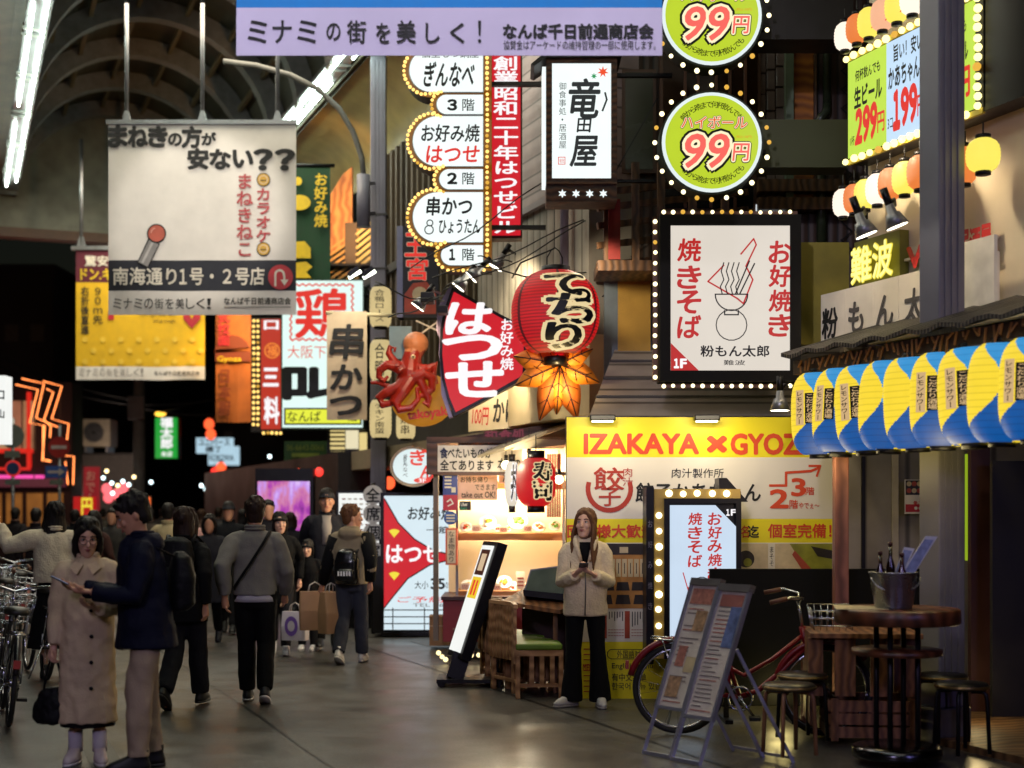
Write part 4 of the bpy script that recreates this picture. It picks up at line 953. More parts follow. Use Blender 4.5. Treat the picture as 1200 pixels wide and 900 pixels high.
# maple leaf lamp under it
q = Pix(655, 430, 13.4); r = thing('maple_leaf_lamp', 'orange maple leaf shaped lamp hanging under the big red lantern', 'lamp', q.loc)
LO = M('leaf_orange', '#e8861c', .6, var=.35, scale=6, em='#e8861c', es=.0); LO2 = M('leaf_rust', '#d06a1c', .6, var=.4, scale=6); VEIN = M('leaf_vein', '#3a1c0a', .6)
tips = [(602, 418, .55, LO), (604, 452, .46, LO), (632, 493, .38, LO2), (652, 486, .36, LO), (676, 492, .38, LO2), (702, 449, .46, LO), (694, 410, .46, LO)]
for k, (tx, ty, wd, mt) in enumerate(tips):
    g = G(); b = Vector((656, 428)); t_ = Vector((tx, ty)); d_ = t_ - b; nn = Vector((-d_.y, d_.x)); rows = []
    N_ = 8
    for i in range(N_+1):
        f_ = i/N_; w_ = wd*.55*math.sin(math.pi*min(1, f_**.8*.98 + .02)) + .015; c = b + d_*f_
        dep = .02 + .14*math.sin(math.pi*.5*f_) - .12*f_*f_ + .004*k
        rows.append((q.p(c.x - nn.x*w_, c.y - nn.y*w_, dep - .03), q.p(c.x, c.y, dep), q.p(c.x + nn.x*w_, c.y + nn.y*w_, dep - .03)))
    vs = [p_ for rw in rows for p_ in rw] + [p_ + Vector((0, .012, 0)) for rw in rows for p_ in rw]; fs = []; O_ = 3*(N_+1)
    for i in range(N_):
        for j in (0, 1): a = i*3 + j; fs += [(a, a+3, a+4, a+1), (O_+a, O_+a+1, O_+a+4, O_+a+3)]
        fs += [(i*3, O_+i*3, O_+i*3+3, i*3+3), (i*3+2, i*3+5, O_+i*3+5, O_+i*3+2)]
    g.add(vs, fs, mt, True); lo = g.build('leaf_lobe', r)
    g = G(); g.tube([rw[1] + Vector((0, -.006, 0)) for rw in rows], .006, VEIN, 5)
    for i in (2, 4, 6): g.tube([rows[i-1][1] + Vector((0, -.005, 0)), rows[i][0].lerp(rows[i][1], .25) + Vector((0, -.008, 0))], .003, VEIN, 4); g.tube([rows[i-1][1] + Vector((0, -.005, 0)), rows[i][2].lerp(rows[i][1], .25) + Vector((0, -.008, 0))], .003, VEIN, 4)
    g.build('vein', lo)
P(r, 'stem', lambda g: g.tube([q.p(656, 428, .03), q.p(655, 420, .01), q.p(653, 416, 0)], .012, BLKM, 6))
lamp('leaf_bulb', 'POINT', q.loc + q.p(656, 452, .30), 10, (1, .72, .3), .03)

# cream lanterns in columns
CRL = E('lantern_paper_cream', '#f2d898', .62, var=.15, scale=3)
def cream_lantern(x0, y0, x1, y1, Y, st, label, grp):
    q = Pix((x0+x1)/2, (y0+y1)/2, Y); r = thing('cream_lantern', label, 'lantern', q.loc, group=grp); R0 = (x1-x0)/2*q.k; H0 = (y1-y0)*q.k
    g = G(); lantern_mesh(g, prof_round(R0, H0, 9, .005, 4.5, .6), lambda a, v: CRL, 20); g.build('paper_body', r)
    g = G(); q.col(g, st, q.ax - 6, y0 + 4, q.ax + 6, y1 - 4, LBLK, .004, .01); wrapped(g, lambda z: R0 + .004); g.build('lettering', r)
    P(r, 'cap', lambda g: (g.lathe([(R0*.62, 0), (R0*.62, .04)], BLKM, q.p(q.ax, y0 + .5), 16), g.lathe([(R0*.62, -.03), (R0*.62, .012)], BLKM, q.p(q.ax, y1), 16)))
for a in ((433, 337, 459, 383, 19.6, '合鴨ロース', 'cream cylinder lantern highest in the column beside the skewer banner'), (433, 399, 459, 446, 19.6, '合鴨', 'cream cylinder lantern in the middle of the column beside the skewer banner'),
          (433, 469, 459, 513, 19.6, 'チキン南蛮', 'cream cylinder lantern lowest in the column, chicken lettering'), (464, 482, 487, 514, 19.9, '鶏串', 'cream cylinder lantern half hidden under the octopus board')): cream_lantern(*a, 'cream cylinder lanterns by the octopus')
# blue and yellow lantern row
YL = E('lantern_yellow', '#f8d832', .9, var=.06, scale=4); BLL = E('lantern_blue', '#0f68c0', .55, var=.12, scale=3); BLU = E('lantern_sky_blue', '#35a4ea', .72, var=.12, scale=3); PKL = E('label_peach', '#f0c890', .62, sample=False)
rp = street(0, 0)
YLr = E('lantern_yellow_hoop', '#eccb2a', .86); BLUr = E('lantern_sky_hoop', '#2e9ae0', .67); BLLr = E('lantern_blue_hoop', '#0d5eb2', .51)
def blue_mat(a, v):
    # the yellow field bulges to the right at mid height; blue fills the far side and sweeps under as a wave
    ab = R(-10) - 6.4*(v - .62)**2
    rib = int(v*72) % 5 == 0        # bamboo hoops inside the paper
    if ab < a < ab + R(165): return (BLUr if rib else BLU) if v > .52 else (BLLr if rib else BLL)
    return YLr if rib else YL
def lant_row(i, s, label):
    loc = street(6.15, s, 2.37); r = thing('paper_lantern', label, 'lantern', loc, R(-15 + random.uniform(-7, 7)), group='blue and yellow lanterns under the awning'); r.rotation_euler.x = R(random.uniform(-2.5, 2.5)); r.rotation_euler.y = R(random.uniform(-2.5, 2.5)); R0 = .222; H0 = .62
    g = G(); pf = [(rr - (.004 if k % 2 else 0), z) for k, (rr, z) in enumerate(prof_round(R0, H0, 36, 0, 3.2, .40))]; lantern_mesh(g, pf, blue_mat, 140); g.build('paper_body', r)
    rd = lambda z: R0*max(.42, (1 - min(.99, abs(z/(H0/2))*.94)**3.2)**(1/3.2)) + .003
    if i in (0, 1, 2, 5, 6, 8):
        pk = Pix(0, 0, F/1000.)      # one unit = one millimetre
        g = G()
        for k in range(5): pk.rect(g, -222 + k*16, -175, -206 + k*16, 90, .003, PKL)
        pk.col(g, 'レモンサワー', -214, -168, -150, 84, LBLK, .006, .02)
        for k in range(5): pk.rect(g, -132 + k*16, -150, -116 + k*16, 80, .003, LBLK)
        pk.col(g, 'こだわり酒場', -124, -145, -60, 75, PKL, .006, .02)
        wrapped(g, rd); g.build('label_print', r)
    P(r, 'cap', lambda g: (g.lathe([(.085, -.03), (.085, .005)], BLKM, (0, 0, -H0/2), 20), g.lathe([(.085, 0), (.085, .035)], BLKM, (0, 0, H0/2), 20)))
    P(r, 'hook', lambda g: g.tube([(0, 0, H0/2 + .03), (0, .0, H0/2 + .09)], .006, CORD, 5))
ordn = ['first', 'second', 'third', 'fourth', 'fifth', 'sixth', 'seventh', 'eighth', 'ninth', 'tenth']
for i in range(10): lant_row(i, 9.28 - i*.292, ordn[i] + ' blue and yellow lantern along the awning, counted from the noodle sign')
for s_ in (9.0, 7.6): lamp('lantern_light', 'POINT', street(6.0, s_, 2.0), 9, (1, .8, .35), .2)
# round lanterns of the price board
LCOL = {'w': E('lantern_white', '#fff0dc', 1.0), 'o': E('lantern_orange', '#f4843c', .8), 'y': E('lantern_lemon', '#f8e45c', .95), 'p': E('lantern_peach', '#f4b48c', .9)}
class Obl(Pix):
    """a vertical plane parallel to the street at cross distance t; heights are given at the photo column xr"""
    def __init__(s, t, xr, yb):
        s.t = t; s.xr = xr; s.Zr = s.Z(xr); s.s0 = s.S(xr); s.zb = CH + (HY - yb)/F*s.Zr; s.loc = street(t, s.s0, s.zb); s.k = s.Zr/F; s.yb = yb; s.ax = xr; s.ay = yb
    def Z(s, px): return s.t/(SR.x*(px - 600)/F + SR.y)
    def S(s, px): Z = s.Z(px); return SA.x*(px - 600)/F*Z + SA.y*Z
    def p(s, px, py, d=0.): return Vector((-d, s.S(px) - s.s0, (s.yb - py)*s.k))
    def rect(s, g, x0, y0, x1, y1, d, mat): g.quad(s.p(x0, y1, d), s.p(x1, y1, d), s.p(x1, y0, d), s.p(x0, y0, d), mat)
    def flat(s, g, pts, d, mat): g.add([s.p(x, y, d) for x, y in pts], [list(range(len(pts)))], mat)
q = Obl(6.86, 995, 186); r = thing('price_board', 'long lit green and pale blue price board with red numerals above the corner shop', 'sign', q.loc, ST)
def pb(g): q.slab(g, 993, 68, 1200, 192, -.2, -.004, BLKM)
P(r, 'cabinet', pb)
P(r, 'lit_face', lambda g: (q.slab(g, 995, 74, 1040, 186, 0, .01, E('board_lime', '#c4e64a', .86)), q.slab(g, 1040.05, 74, 1099, 186, 0, .01, E('board_sky', '#c4e0fa', .9)), q.slab(g, 1100, 74, 1143, 186, 0, .01, MATS['board_lime'])))
def pt(g):
    d = .014
    q.text(g, '何杯飲んでも', 1004, 88, 1033, 101, LBLK, d, .03); q.text(g, '生ビール', 1003, 108, 1035, 131, LBLK, d, .05); q.text(g, '299', 1004, 135, 1029, 173, LRED, d, .06, .1); q.text(g, '円', 1030, 148, 1038, 170, LRED, d, .03); q.text(g, '1杯', 998, 162, 1003, 173, LBLK, d, .01)
    q.text(g, '旨い！安い！', 1049, 80, 1085, 99, LBLK, d, .03); q.text(g, 'かあちゃん餃子', 1043, 103, 1094, 128, LBLK, d, .04); q.text(g, '１', 1049, 134, 1056, 173, LRED, d, .09); q.text(g, '99', 1058, 134, 1076, 173, LRED, d, .06); q.text(g, '円', 1077, 148, 1085, 170, LRED, d, .03); q.text(g, '3コ', 1042, 160, 1048, 171, LBLK, d, .01)
    q.text(g, '何杯飲んでも', 1104, 88, 1134, 103, LBLK, d, .03); q.text(g, 'ハイボール', 1104, 112, 1136, 132, LBLK, d, .05); q.text(g, '99円', 1108, 140, 1138, 170, LRED, d, .05)
P(r, 'lettering', pt)
pts = [q.p(995 + i*9.4, y, .03) for i in range(16) for y in (70, 190)] + [q.p(1149.5, 76 + i*10.0, .03) for i in range(12)]
bulbs(r, pts, .03, .12, E('bulb_lemon', '#ffee9a', 2.0))
P(r, 'bulb_rail', lambda g: (q.slab(g, 994, 65.5, 1152, 72.5, -.02, .004, M('rail_yellow', '#c8b43a', .4)), q.slab(g, 994, 187.5, 1152, 193.5, -.02, .004, MATS['rail_yellow']), q.slab(g, 1145, 72.6, 1153, 187.4, -.02, .005, BLKM)))
def round_lantern(t, px, py, rr, c, label, grp, Hh=1.25, txt=None):
    o = Obl(t, px, py); r = thing('round_lantern', label, 'lantern', o.loc, R(10), group=grp); R0 = rr*o.k
    g = G(); lantern_mesh(g, prof_round(R0, R0*2*Hh, 9, .004, 2.6, .4), lambda a, v: LCOL[c], 24); g.build('paper_body', r)
    P(r, 'cap', lambda g: (g.lathe([(R0*.45, 0), (R0*.45, .03)], BLKM, (0, 0, R0*Hh), 14), g.lathe([(R0*.45, -.025), (R0*.45, .0)], BLKM, (0, 0, -R0*Hh), 14)))
    P(r, 'hook', lambda g: g.cyl((0, 0, R0*Hh + .02), (0, 0, R0*Hh + .12), .006, CORD, 5))
    if txt:
        pk = Pix(0, 0, F/1000.); g = G(); hh = R0*1000; pk.col(g, txt, -hh*.3, -hh*.9, hh*.3, hh*.9, LRED, .004, .02); wrapped(g, lambda z: R0 + .006); g.build('lettering', r)
rowl = [(990, 43, 'w'), (1004, 34, 'o'), (1018, 27, 'y'), (1034, 18, 'p'), (1051, 8, 'y'), (1069, -2, 'w')]
nm = {'w': 'white', 'o': 'orange', 'y': 'lemon yellow', 'p': 'peach'}
for i, (x, y, c) in enumerate(rowl): round_lantern(6.74, x, y, 12.5 + i*.5, c, ordn[i] + ' lantern of the row on top of the price board, glowing ' + nm[c], 'lanterns on top of the price board', 1.25, 'メガ' if c != 'w' else None)
rowl = [(988, 238, 'w'), (1001, 233, 'o'), (1014, 228, 'y'), (1028, 222, 'w'), (1043, 216, 'o'), (1060, 209, 'y'), (1078, 202, 'o')]
for i, (x, y, c) in enumerate(rowl): round_lantern(6.74, x, y, 12.5 + i*.5, c, ordn[i] + ' lantern of the row hanging below the price board, glowing ' + nm[c], 'lanterns below the price board', 1.25, 'レモン' if c != 'w' else None)
round_lantern(6.66, 1152, 182, 20, 'y', 'large round yellow lantern hanging right of the steel column', None, .95); round_lantern(6.8, 1131, 194, 15, 'o', 'reddish lantern half hidden behind the steel column', None, 1.4)
# fascia letters, cloth board
q = Obl(6.98, 1003, 335); r = thing('letter_sign', 'yellow glowing two character sign box on the cream fascia', 'sign', q.loc, ST)
P(r, 'backing', lambda g: q.slab(g, 1001, 284, 1054, 338, -.09, -.002, M('olive_box', '#6a6a28', .5)))
LNB = E('lit_lemon', '#fdf48c', 1.1); 
P(r, 'lettering', lambda g: (q.text(g, '難', 1004, 294, 1027, 334, LYL2, .05, .06), q.text(g, '波', 1029, 294, 1052, 334, LYL2, .05, .06), q.text(g, '難', 1004, 294, 1027, 334, LNB, .056, .02), q.text(g, '波', 1029, 294, 1052, 334, LNB, .056, .02)))
q = Obl(7.03, 1064, 330); r = thing('letter_sign', 'raised red lettering on the cream fascia, split by the steel column', 'sign', q.loc, ST)
P(r, 'lettering', lambda g: (q.text(g, 'VI', 1066, 292, 1088, 316, RED, .02, .06), q.text(g, '居', 1125, 290, 1138, 322, RED, .02, .05), q.text(g, '酒', 1139, 290, 1151, 322, RED, .02, .05), q.text(g, '屋', 1152, 290, 1164, 322, RED, .02, .05)))
P(r, 'rail', lambda g: q.slab(g, 1062, 303, 1166, 306, -.04, .018, WALLW))
q = Obl(6.9, 962, 406); r = thing('cloth_board', 'cream board with large grey brush lettering standing above the awning', 'sign', q.loc, ST)
FAB = M('board_cream', '#d8cfc0', .7, var=.12, scale=3); GL = M('brush_grey', '#4a4644', .7, var=.2, scale=20)
for i, (a, b) in enumerate(((962, 991), (991.3, 1023), (1023.3, 1053), (1053.3, 1168))): P(r, 'panel', lambda g: q.slab(g, a, 346, b, 403, -.02 - .002*i, .0, FAB))
P(r, 'lettering', lambda g: [q.text(g, ch, a, 364, b, 398, m_, .005, .04, .05) for ch, a, b, m_ in (('粉', 964, 982, K), ('も', 995, 1012, GL), ('ん', 1027, 1047, GL), ('太', 1060, 1082, GL), ('郎', 1090, 1108, GL))])
P(r, 'return_panel', lambda g: q.slab(g, 1128, 330, 1169, 403, .0, .03, M('white_panel', '#d8d4ca', .5)))
lamp('fascia_spot', 'SPOT', street(6.35, 9.0, 4.6), 75, (1, .8, .52), .05, street(7.0, 9.1, 3.6), spot=110)
lamp('fascia_spot', 'SPOT', street(6.4, 6.5, 4.6), 60, (1, .8, .52), .05, street(7.0, 6.6, 3.6), spot=110)
def clamp_light(px, py, tx, ty, Y, label, grp=None, glow=None):
    loc = W(px, py, Y); r = thing('spot_light', label, 'lamp', loc, group=grp); d = (W(tx, ty, Y) - loc).normalized()
    g = G(); g.tube([(0, 0, 0), d*.06, d*.065, d*.16], [.03, .034, .05, .085], GRYM, 14); g.build('shade', r)
    g = G(); g.cyl(d*.15, d*.163, .075, glow or E('spot_glow', '#fff6dc', 5), 14); g.build('lens', r)
    g = G(); g.cyl((0, 0, 0), (-d)*.12, .028, BLKM, 10); g.tube([(0, 0, 0), (.06, .1, .06), (.12, .3, .06)], .014, BLKM, 6); g.build('arm', r)
for x, y, tx, ty, l in ((1006, 250, 1012, 266, 'silver spot lamp clamped under the price board, nearer the noodle sign'), (1042, 240, 1048, 256, 'silver spot lamp clamped under the price board, close to the steel column')): clamp_light(x, y, tx, ty, 9.9, l, 'spot lamps under the price board')
clamp_light(914, 458, 914, 472, 11.6, 'small silver pendant spot lamp over the right end of the hoarding')
# spot lamps on arms over the stall front
for i, (x, y, tx, ty, l) in enumerate(((548, 322, 538, 335, 'black arm lamp reaching furthest over the fan sign'), (565, 312, 555, 322, 'black arm lamp in the middle of the row over the stall'), (590, 298, 582, 311, 'black arm lamp highest over the stall near the red lantern'), (500, 345, 492, 356, 'black box floodlight under the floor directory'))): clamp_light(x, y, tx, ty, 14.6, l, 'arm lamps over the stall')
for x, l in ((417, 'tilted white floodlight left of its pair'), (434, 'tilted white floodlight right of its pair')):
    q = Pix(x, 325, 19.2); r = thing('flood_light', l + ' above the skewer banner', 'lamp', q.loc, group='floodlights over the skewer banner')
    P(r, 'housing', lambda g: q.poly(g, [(x - 10, 321), (x + 2, 312), (x + 5, 317), (x - 7, 326)], -.1, .06, BLKM)); P(r, 'tube', lambda g: g.cyl(q.p(x - 8, 326, .02), q.p(x + 6, 318, .02), .022, E('flood_glow', '#f6ffe8', 7), 8)); P(r, 'arm', lambda g: g.cyl(q.p(x - 3, 318), q.p(x - 8, 312, -.3), .015, BLKM, 6))
lamp('arm_fill_light', 'SPOT', W(566, 325, 15.5), 60, (1, .84, .56), .05, W(630, 380, 15.9), spot=130)

# ---------------------------------------------------------------- signs further down the street
q = Pix(344, 327, 22); r = thing('hanging_banner', 'dark green hanging banner with yellow brush lettering', 'banner', q.loc)
GRN = M('banner_green', '#0f3a20', .8, var=.15); cloth(q, 305, 195, 387, 328, lambda v: GRN, .05, 14, 20, seed=11).build('cloth', r)
def gb(g):
    q.col(g, 'お好み焼', 369, 204, 385, 268, YELLET, .1, .03)
    for cx, cy, a, b in ((350, 214, 5, 5), (352, 239, 13, 9)): q.flat(g, [(cx + a*math.cos(t), cy + b*math.sin(t)) for t in [k*math.pi/10 for k in range(20)]], .1, YELLET)
    q.flat(g, [(342, 285), (358, 284), (365, 292), (365, 304), (342, 304)], .1, YELLET); q.flat(g, [(342, 310), (360, 308), (367, 314), (360, 320), (366, 327), (342, 327)], .1, YELLET)
P(r, 'lettering', gb); P(r, 'top_rail', lambda g: g.cyl(q.p(300, 194), q.p(392, 194), .03, BLKM, 8))
q = Pix(378, 502, 24.0); r = thing('chicken_sign', 'large lit white sign with red chicken character, wavy red border and yellow strip', 'sign', q.loc)
P(r, 'cabinet', lambda g: q.slab(g, 329, 327, 427, 503, -.3, -.004, M('cab_green', '#123018', .5))); P(r, 'lit_face', lambda g: q.slab(g, 331, 329, 425, 501, 0, .01, E('lit_mint', '#e0fbf2', .93)))
def ck(g):
    wv = lambda x0, y0, x1, y1, n: [(x0 + (x1-x0)*i/n + (1.3*math.sin(i*1.6) if x0 == x1 else 0), y0 + (y1-y0)*i/n + (1.3*math.sin(i*1.6) if y0 == y1 else 0)) for i in range(n+1)]
    for s_ in (((341, 334), (413, 334)), ((413, 334), (413, 398)), ((341, 334), (341, 398)), ((341, 398), (413, 398))): q.line(g, wv(*s_[0], *s_[1], 36), 1.8, .014, LRED)
    q.text(g, '鶏', 347, 339, 409, 396, LRED, .016, .03); q.text(g, '大阪下町', 337, 405, 398, 420, LRED, .014, .0); q.text(g, '叫', 334, 428, 392, 475, LBLK, .014, .06)
    q.slab(g, 333, 478, 424, 498, .012, .014, LBLK); q.slab(g, 335, 480, 422, 496, .015, .017, E('lit_acid', '#e6ec3c', .9)); q.text(g, 'なんば', 337, 482, 376, 494, LBLK, .02, .01); q.text(g, '店', 408, 482, 419, 494, LBLK, .02, .01)
P(r, 'lettering', ck)
q = Pix(405, 492, 18.4); r = thing('hanging_banner', 'beige cloth banner with black skewer lettering hung from a side pole', 'banner', q.loc)
BEI = M('beige_cloth', '#c8b394', .8, var=.12); cloth(q, 383, 365, 430, 492, lambda v: BEI, .02, 8, 20, seed=5).build('cloth', r)
P(r, 'lettering', lambda g: (q.text(g, '串', 387, 381, 426, 420, K, .03, .03, .1), q.text(g, 'か', 388, 428, 424, 456, K, .03, .04, .1), q.text(g, 'つ', 388, 465, 423, 486, K, .03, .05, .1)))
P(r, 'side_pole', lambda g: g.cyl(q.p(382, 366.5), q.p(482, 367, -.3), .025, M('pole_cream', '#d8caa0', .5), 8))
q = Pix(314, 505, 26); r = thing('vertical_sign', 'tall narrow red sign with bulb edge behind the chicken sign', 'sign', q.loc)
P(r, 'cabinet', lambda g: q.slab(g, 294, 372, 331, 506, -.3, -.004, DARK)); P(r, 'lit_face', lambda g: q.slab(g, 306, 374, 329, 503, 0, .01, E('lit_brick', '#c8301c', .75)))
P(r, 'lettering', lambda g: (q.text(g, '三', 309, 432, 326, 452, WHTE, .014, .05), q.text(g, '料', 310, 466, 327, 496, WHTE, .014, .05), q.line(g, disc(319, 411, 8.5, 20), 1.6, .014, M('lit_ring', (.9, .4, .1), em='#f0882c', es=.9), True), q.text(g, '福', 313, 405, 325, 417, MATS['lit_ring'], .014, .02), q.text(g, '口', 310, 376, 326, 386, WHTE, .014, .05)))
bulbs(r, [q.p(x, 376 + i*6.4, .02) for i in range(20) for x in (297.5, 302.5)] + [q.p(309 + i*5, 507.5, .02) for i in range(5)], .03, .1, MATS['bulb_amber'])
q = Pix(273, 496, 29); r = thing('hanging_banner', 'orange noodle shop banner with brown side lettering', 'banner', q.loc)
ORC = M('orange_cloth', '#a8602a', .8, var=.35, scale=2); cloth(q, 253, 368, 294, 495, lambda v: ORC, .05, 8, 20, seed=9).build('cloth', r)
def on(g):
    q.col(g, '式拉面', 256, 366, 271, 406, DRED, .1, .04); q.text(g, 'Gyoza', 256, 418, 284, 426, YELLET, .1, .03); q.col(g, '日本厨', 257, 432, 272, 488, M('rust', '#7a3418', .7), .1, .03)
    q.flat(g, [(253, 410)] + disc(273, 414, 21, 10, 180, 0)[::-1] + [(294, 412), (294, 424), (253, 424)], .06, MATS['rust'])
P(r, 'lettering', on)
lamp('noren_light', 'SPOT', W(300, 360, 27.5), 280, (1, .6, .25), .1, W(272, 430, 29), spot=90)
q = Pix(490, 372, 17.4); r = thing('vertical_sign', 'dark navy vertical sign with red outlined characters under the floor directory', 'sign', q.loc)
P(r, 'cabinet', lambda g: q.slab(g, 466, 265, 514, 372, -.25, 0, M('cab_navy', '#14151b', .5))); P(r, 'edge_trim', lambda g: q.slab(g, 465, 265, 472, 372, -.26, .01, M('trim_silver', '#70727c', .4, .8)))
P(r, 'lettering', lambda g: (q.text(g, '王', 475, 274, 499, 300, LRED, .008, .03, 0, [(CRML, .07)]), q.text(g, '宮', 477, 303, 501, 328, LRED, .008, .03, 0, [(CRML, .07)])))
P(r, 'food_print', lambda g: (q.flat(g, [(474, 345), (484, 332), (500, 330), (511, 345), (511, 368), (474, 368)], .006, PR), q.flat(g, disc(492, 345, 9, 14), .009, PC)))
q = Pix(358, 540, 27); r = thing('green_sign', 'small dull green sign with faint yellow lettering below the chicken sign', 'sign', q.loc)
P(r, 'board', lambda g: q.slab(g, 333, 517, 383, 540, -.1, 0, M('sign_green', '#2c5020', .6))); P(r, 'lettering', lambda g: (q.text(g, '06-6643-0066', 336, 521, 380, 528, M('dull_yellow', '#7a8a30', .6), .01), q.slab(g, 342, 531, 374, 536, .005, .01, MATS['dull_yellow'])))
q = Pix(333, 645, 22.5); r = thing('led_screen', 'tall LED screen glowing pink and violet behind the crowd', 'screen', q.loc)
def screen_mat():
    m = bpy.data.materials.new('screen_picture'); m.use_nodes = True; t = m.node_tree; n = t.nodes; L = t.links; b = n['Principled BSDF']; b.inputs['Base Color'].default_value = (.02, .02, .02, 1); b.inputs['Roughness'].default_value = .2
    tc = n.new('ShaderNodeTexCoord'); mp = n.new('ShaderNodeMapping'); mp.inputs['Scale'].default_value = (5, 1, 2.2); L.new(tc.outputs['Object'], mp.inputs[0]); nz = n.new('ShaderNodeTexNoise'); nz.inputs['Scale'].default_value = 1.1; nz.inputs['Detail'].default_value = 6; L.new(mp.outputs[0], nz.inputs[0])
    cr = n.new('ShaderNodeValToRGB'); e = cr.color_ramp.elements; e[0].position = .25; e[0].color = (.09, .01, .16, 1); e[1].position = .75; e[1].color = (.9, .72, .95, 1)
    for p_, c in ((.40, (.42, .05, .42, 1)), (.5, (.62, .2, .38, 1)), (.6, (.55, .3, .85, 1))): x = e.new(p_); x.color = c
    L.new(nz.outputs['Fac'], cr.inputs[0]); L.new(cr.outputs[0], b.inputs['Emission Color']); b.inputs['Emission Strength'].default_value = .9
    return m
P(r, 'cabinet', lambda g: q.slab(g, 299, 549, 367, 790, -.25, -.004, BLKM)); P(r, 'screen', lambda g: q.slab(g, 302, 564, 363, 660, 0, .01, screen_mat()))
q = Pix(420, 612, 19.8); r = thing('menu_board', 'small lit white menu board behind the man in the cap', 'sign', q.loc)
P(r, 'cabinet', lambda g: q.slab(g, 394, 575, 447, 760, -.2, -.004, BLKM)); P(r, 'lit_face', lambda g: q.slab(g, 397, 578, 444, 640, 0, .01, MATS['lit_white_soft']))
P(r, 'print_rows', lambda g: [q.slab(g, 401 + i*6.8, 584 + j*6, 405 + i*6.8, 585.6 + j*6, .011, .013, PIV if (i + j) % 3 else PR) for i in range(6) for j in range(8)])
q = Pix(437, 660, 18.9); r = thing('disc_sign', 'column of round white discs with black characters beside the fan floor sign', 'sign', q.loc)
P(r, 'pole', lambda g: g.cyl(q.p(437, 745, -.05), q.p(437, 566, -.05), .03, BLKM, 8))
for ch, y in zip('全席個室', (580, 602, 624, 646)):
    g = G(); q.poly(g, disc(437, y, 11.5, 28), -.03, .0, M('disc_white', '#d8d4cc', .5)); o = g.build('disc', r); g = G(); q.text(g, ch, 429, y - 8, 445, y + 8, K, .005, .025); g.build('character', o)
q = Pix(486, 548, 17.2); r = thing('oval_sign', 'oval lit white sign with red lettering in a grey rim above the floor sign', 'sign', q.loc)
ov = lambda a, b: [(484 + a*math.cos(t), 546.5 + b*math.sin(t)) for t in [k*math.pi/20 for k in range(40)]]
P(r, 'rim', lambda g: q.poly(g, ov(27, 24), -.2, .0, M('rim_taupe', '#7a6c5c', .5))); P(r, 'lit_face', lambda g: q.poly(g, ov(23.5, 20.5), .0, .012, E('lit_ice', '#dceef0', .85)))
P(r, 'lettering', lambda g: (q.text(g, 'ぎ', 481, 527, 500, 545, LRED, .016, .04), q.text(g, 'ん', 492, 546, 508, 562, LRED, .016, .04), q.text(g, '割烹', 473, 532, 477, 545, LBLK, .016), q.col(g, 'ぎんなべ', 472, 534, 478, 560, LBLK, .016), q.flat(g, [(497 + 10*math.cos(t) - 2, 563 + 3.2*math.sin(t)) for t in [k*math.pi/10 for k in range(20)]], .016, LRED), q.text(g, '3F', 491, 561, 499, 565.5, WHTE, .02, .03)))

# ---------------------------------------------------------------- octopus board
q = Pix(488, 500, 16.2); r = thing('octopus_sign', 'red octopus figure sitting on an orange dumpling ball sign', 'sign', q.loc)
OCT = M('octopus_red', '#9a2416', .35, var=.35, scale=5, bump=.1); OCB = E('ball_orange', '#c8801c', .55, var=.3, scale=4)
g = G(); g.rings([(q.p(495, 468 + 32*math.cos(math.pi*i/14)*1.0, .0), max(.01, .36*math.sin(math.pi*i/14)), max(.01, .16*math.sin(math.pi*i/14))) for i in range(15)], OCB, 28); g.build('ball_body', r)
g = G(); g.rings([(q.p(488, 404 + 14*math.cos(math.pi*i/10), .1), max(.005, 15*q.k*math.sin(math.pi*i/10)), max(.005, 15*q.k*math.sin(math.pi*i/10))) for i in range(11)], OCT, 18)
g.tube([q.p(488, 408, .1), q.p(484, 420, .13), q.p(482, 434, .14), q.p(482, 448, .1)], [12*q.k, 11*q.k, 14*q.k, 18*q.k], OCT, 14)
def tent(pts, r0=5.2): n = len(pts); g.tube([q.p(x, y, d) for x, y, d in pts], [(r0*1.25*(1 - .74*i/(n-1)))*q.k for i in range(n)], OCT, 10)
tent([(478, 440, .18), (466, 432, .2), (455, 430, .22), (447, 436, .22), (446, 444, .22), (452, 448, .22), (457, 443, .22)], 6)
tent([(476, 436, .2), (464, 426, .2), (457, 416, .2), (459, 408, .2), (465, 410, .2), (464, 415, .2)], 4.5)
tent([(480, 446, .2), (468, 456, .22), (455, 462, .22), (446, 468, .2), (450, 476, .2), (461, 474, .22), (465, 464, .22), (458, 455, .2), (444, 450, .18), (436, 450, .18)], 6)
tent([(484, 446, .22), (474, 462, .26), (466, 474, .26), (470, 482, .26), (484, 480, .27), (492, 470, .27), (490, 456, .27)], 6.5)
tent([(488, 446, .22), (500, 440, .24), (508, 446, .24), (508, 458, .24), (500, 466, .25), (490, 466, .25)], 6.5)
tent([(474, 434, .22), (468, 438, .25), (467, 432, .25), (471, 430, .25)], 4)
tent([(492, 434, .2), (504, 434, .2), (512, 428, .2), (510, 440, .2), (514, 452, .2)], 5)
tent([(494, 448, .24), (504, 470, .24), (503, 478, .25), (498, 474, .26), (502, 471, .26)], 4.5)
g = remesh(g, OCT, .009, 1); OCP = M('octopus_pale', '#d08458', .4, var=.2, scale=5); ip = g.mi(OCP); zt = q.p(0, 413)[2]; g.m = [ip if g.v[f[0]][2] > zt + .03*mnoise.noise(Vector(g.v[f[0]])*12) and abs(g.v[f[0]][0] - q.p(488, 0)[0]) < .16 else m_ for f, m_ in zip(g.f, g.m)]; g.ball(q.p(486, 421, .24), .028, M('eye_cream', '#e8d8b0', .3), 10); g.ball(q.p(486, 421, .262), .014, K, 8); g.build('octopus_body', r)
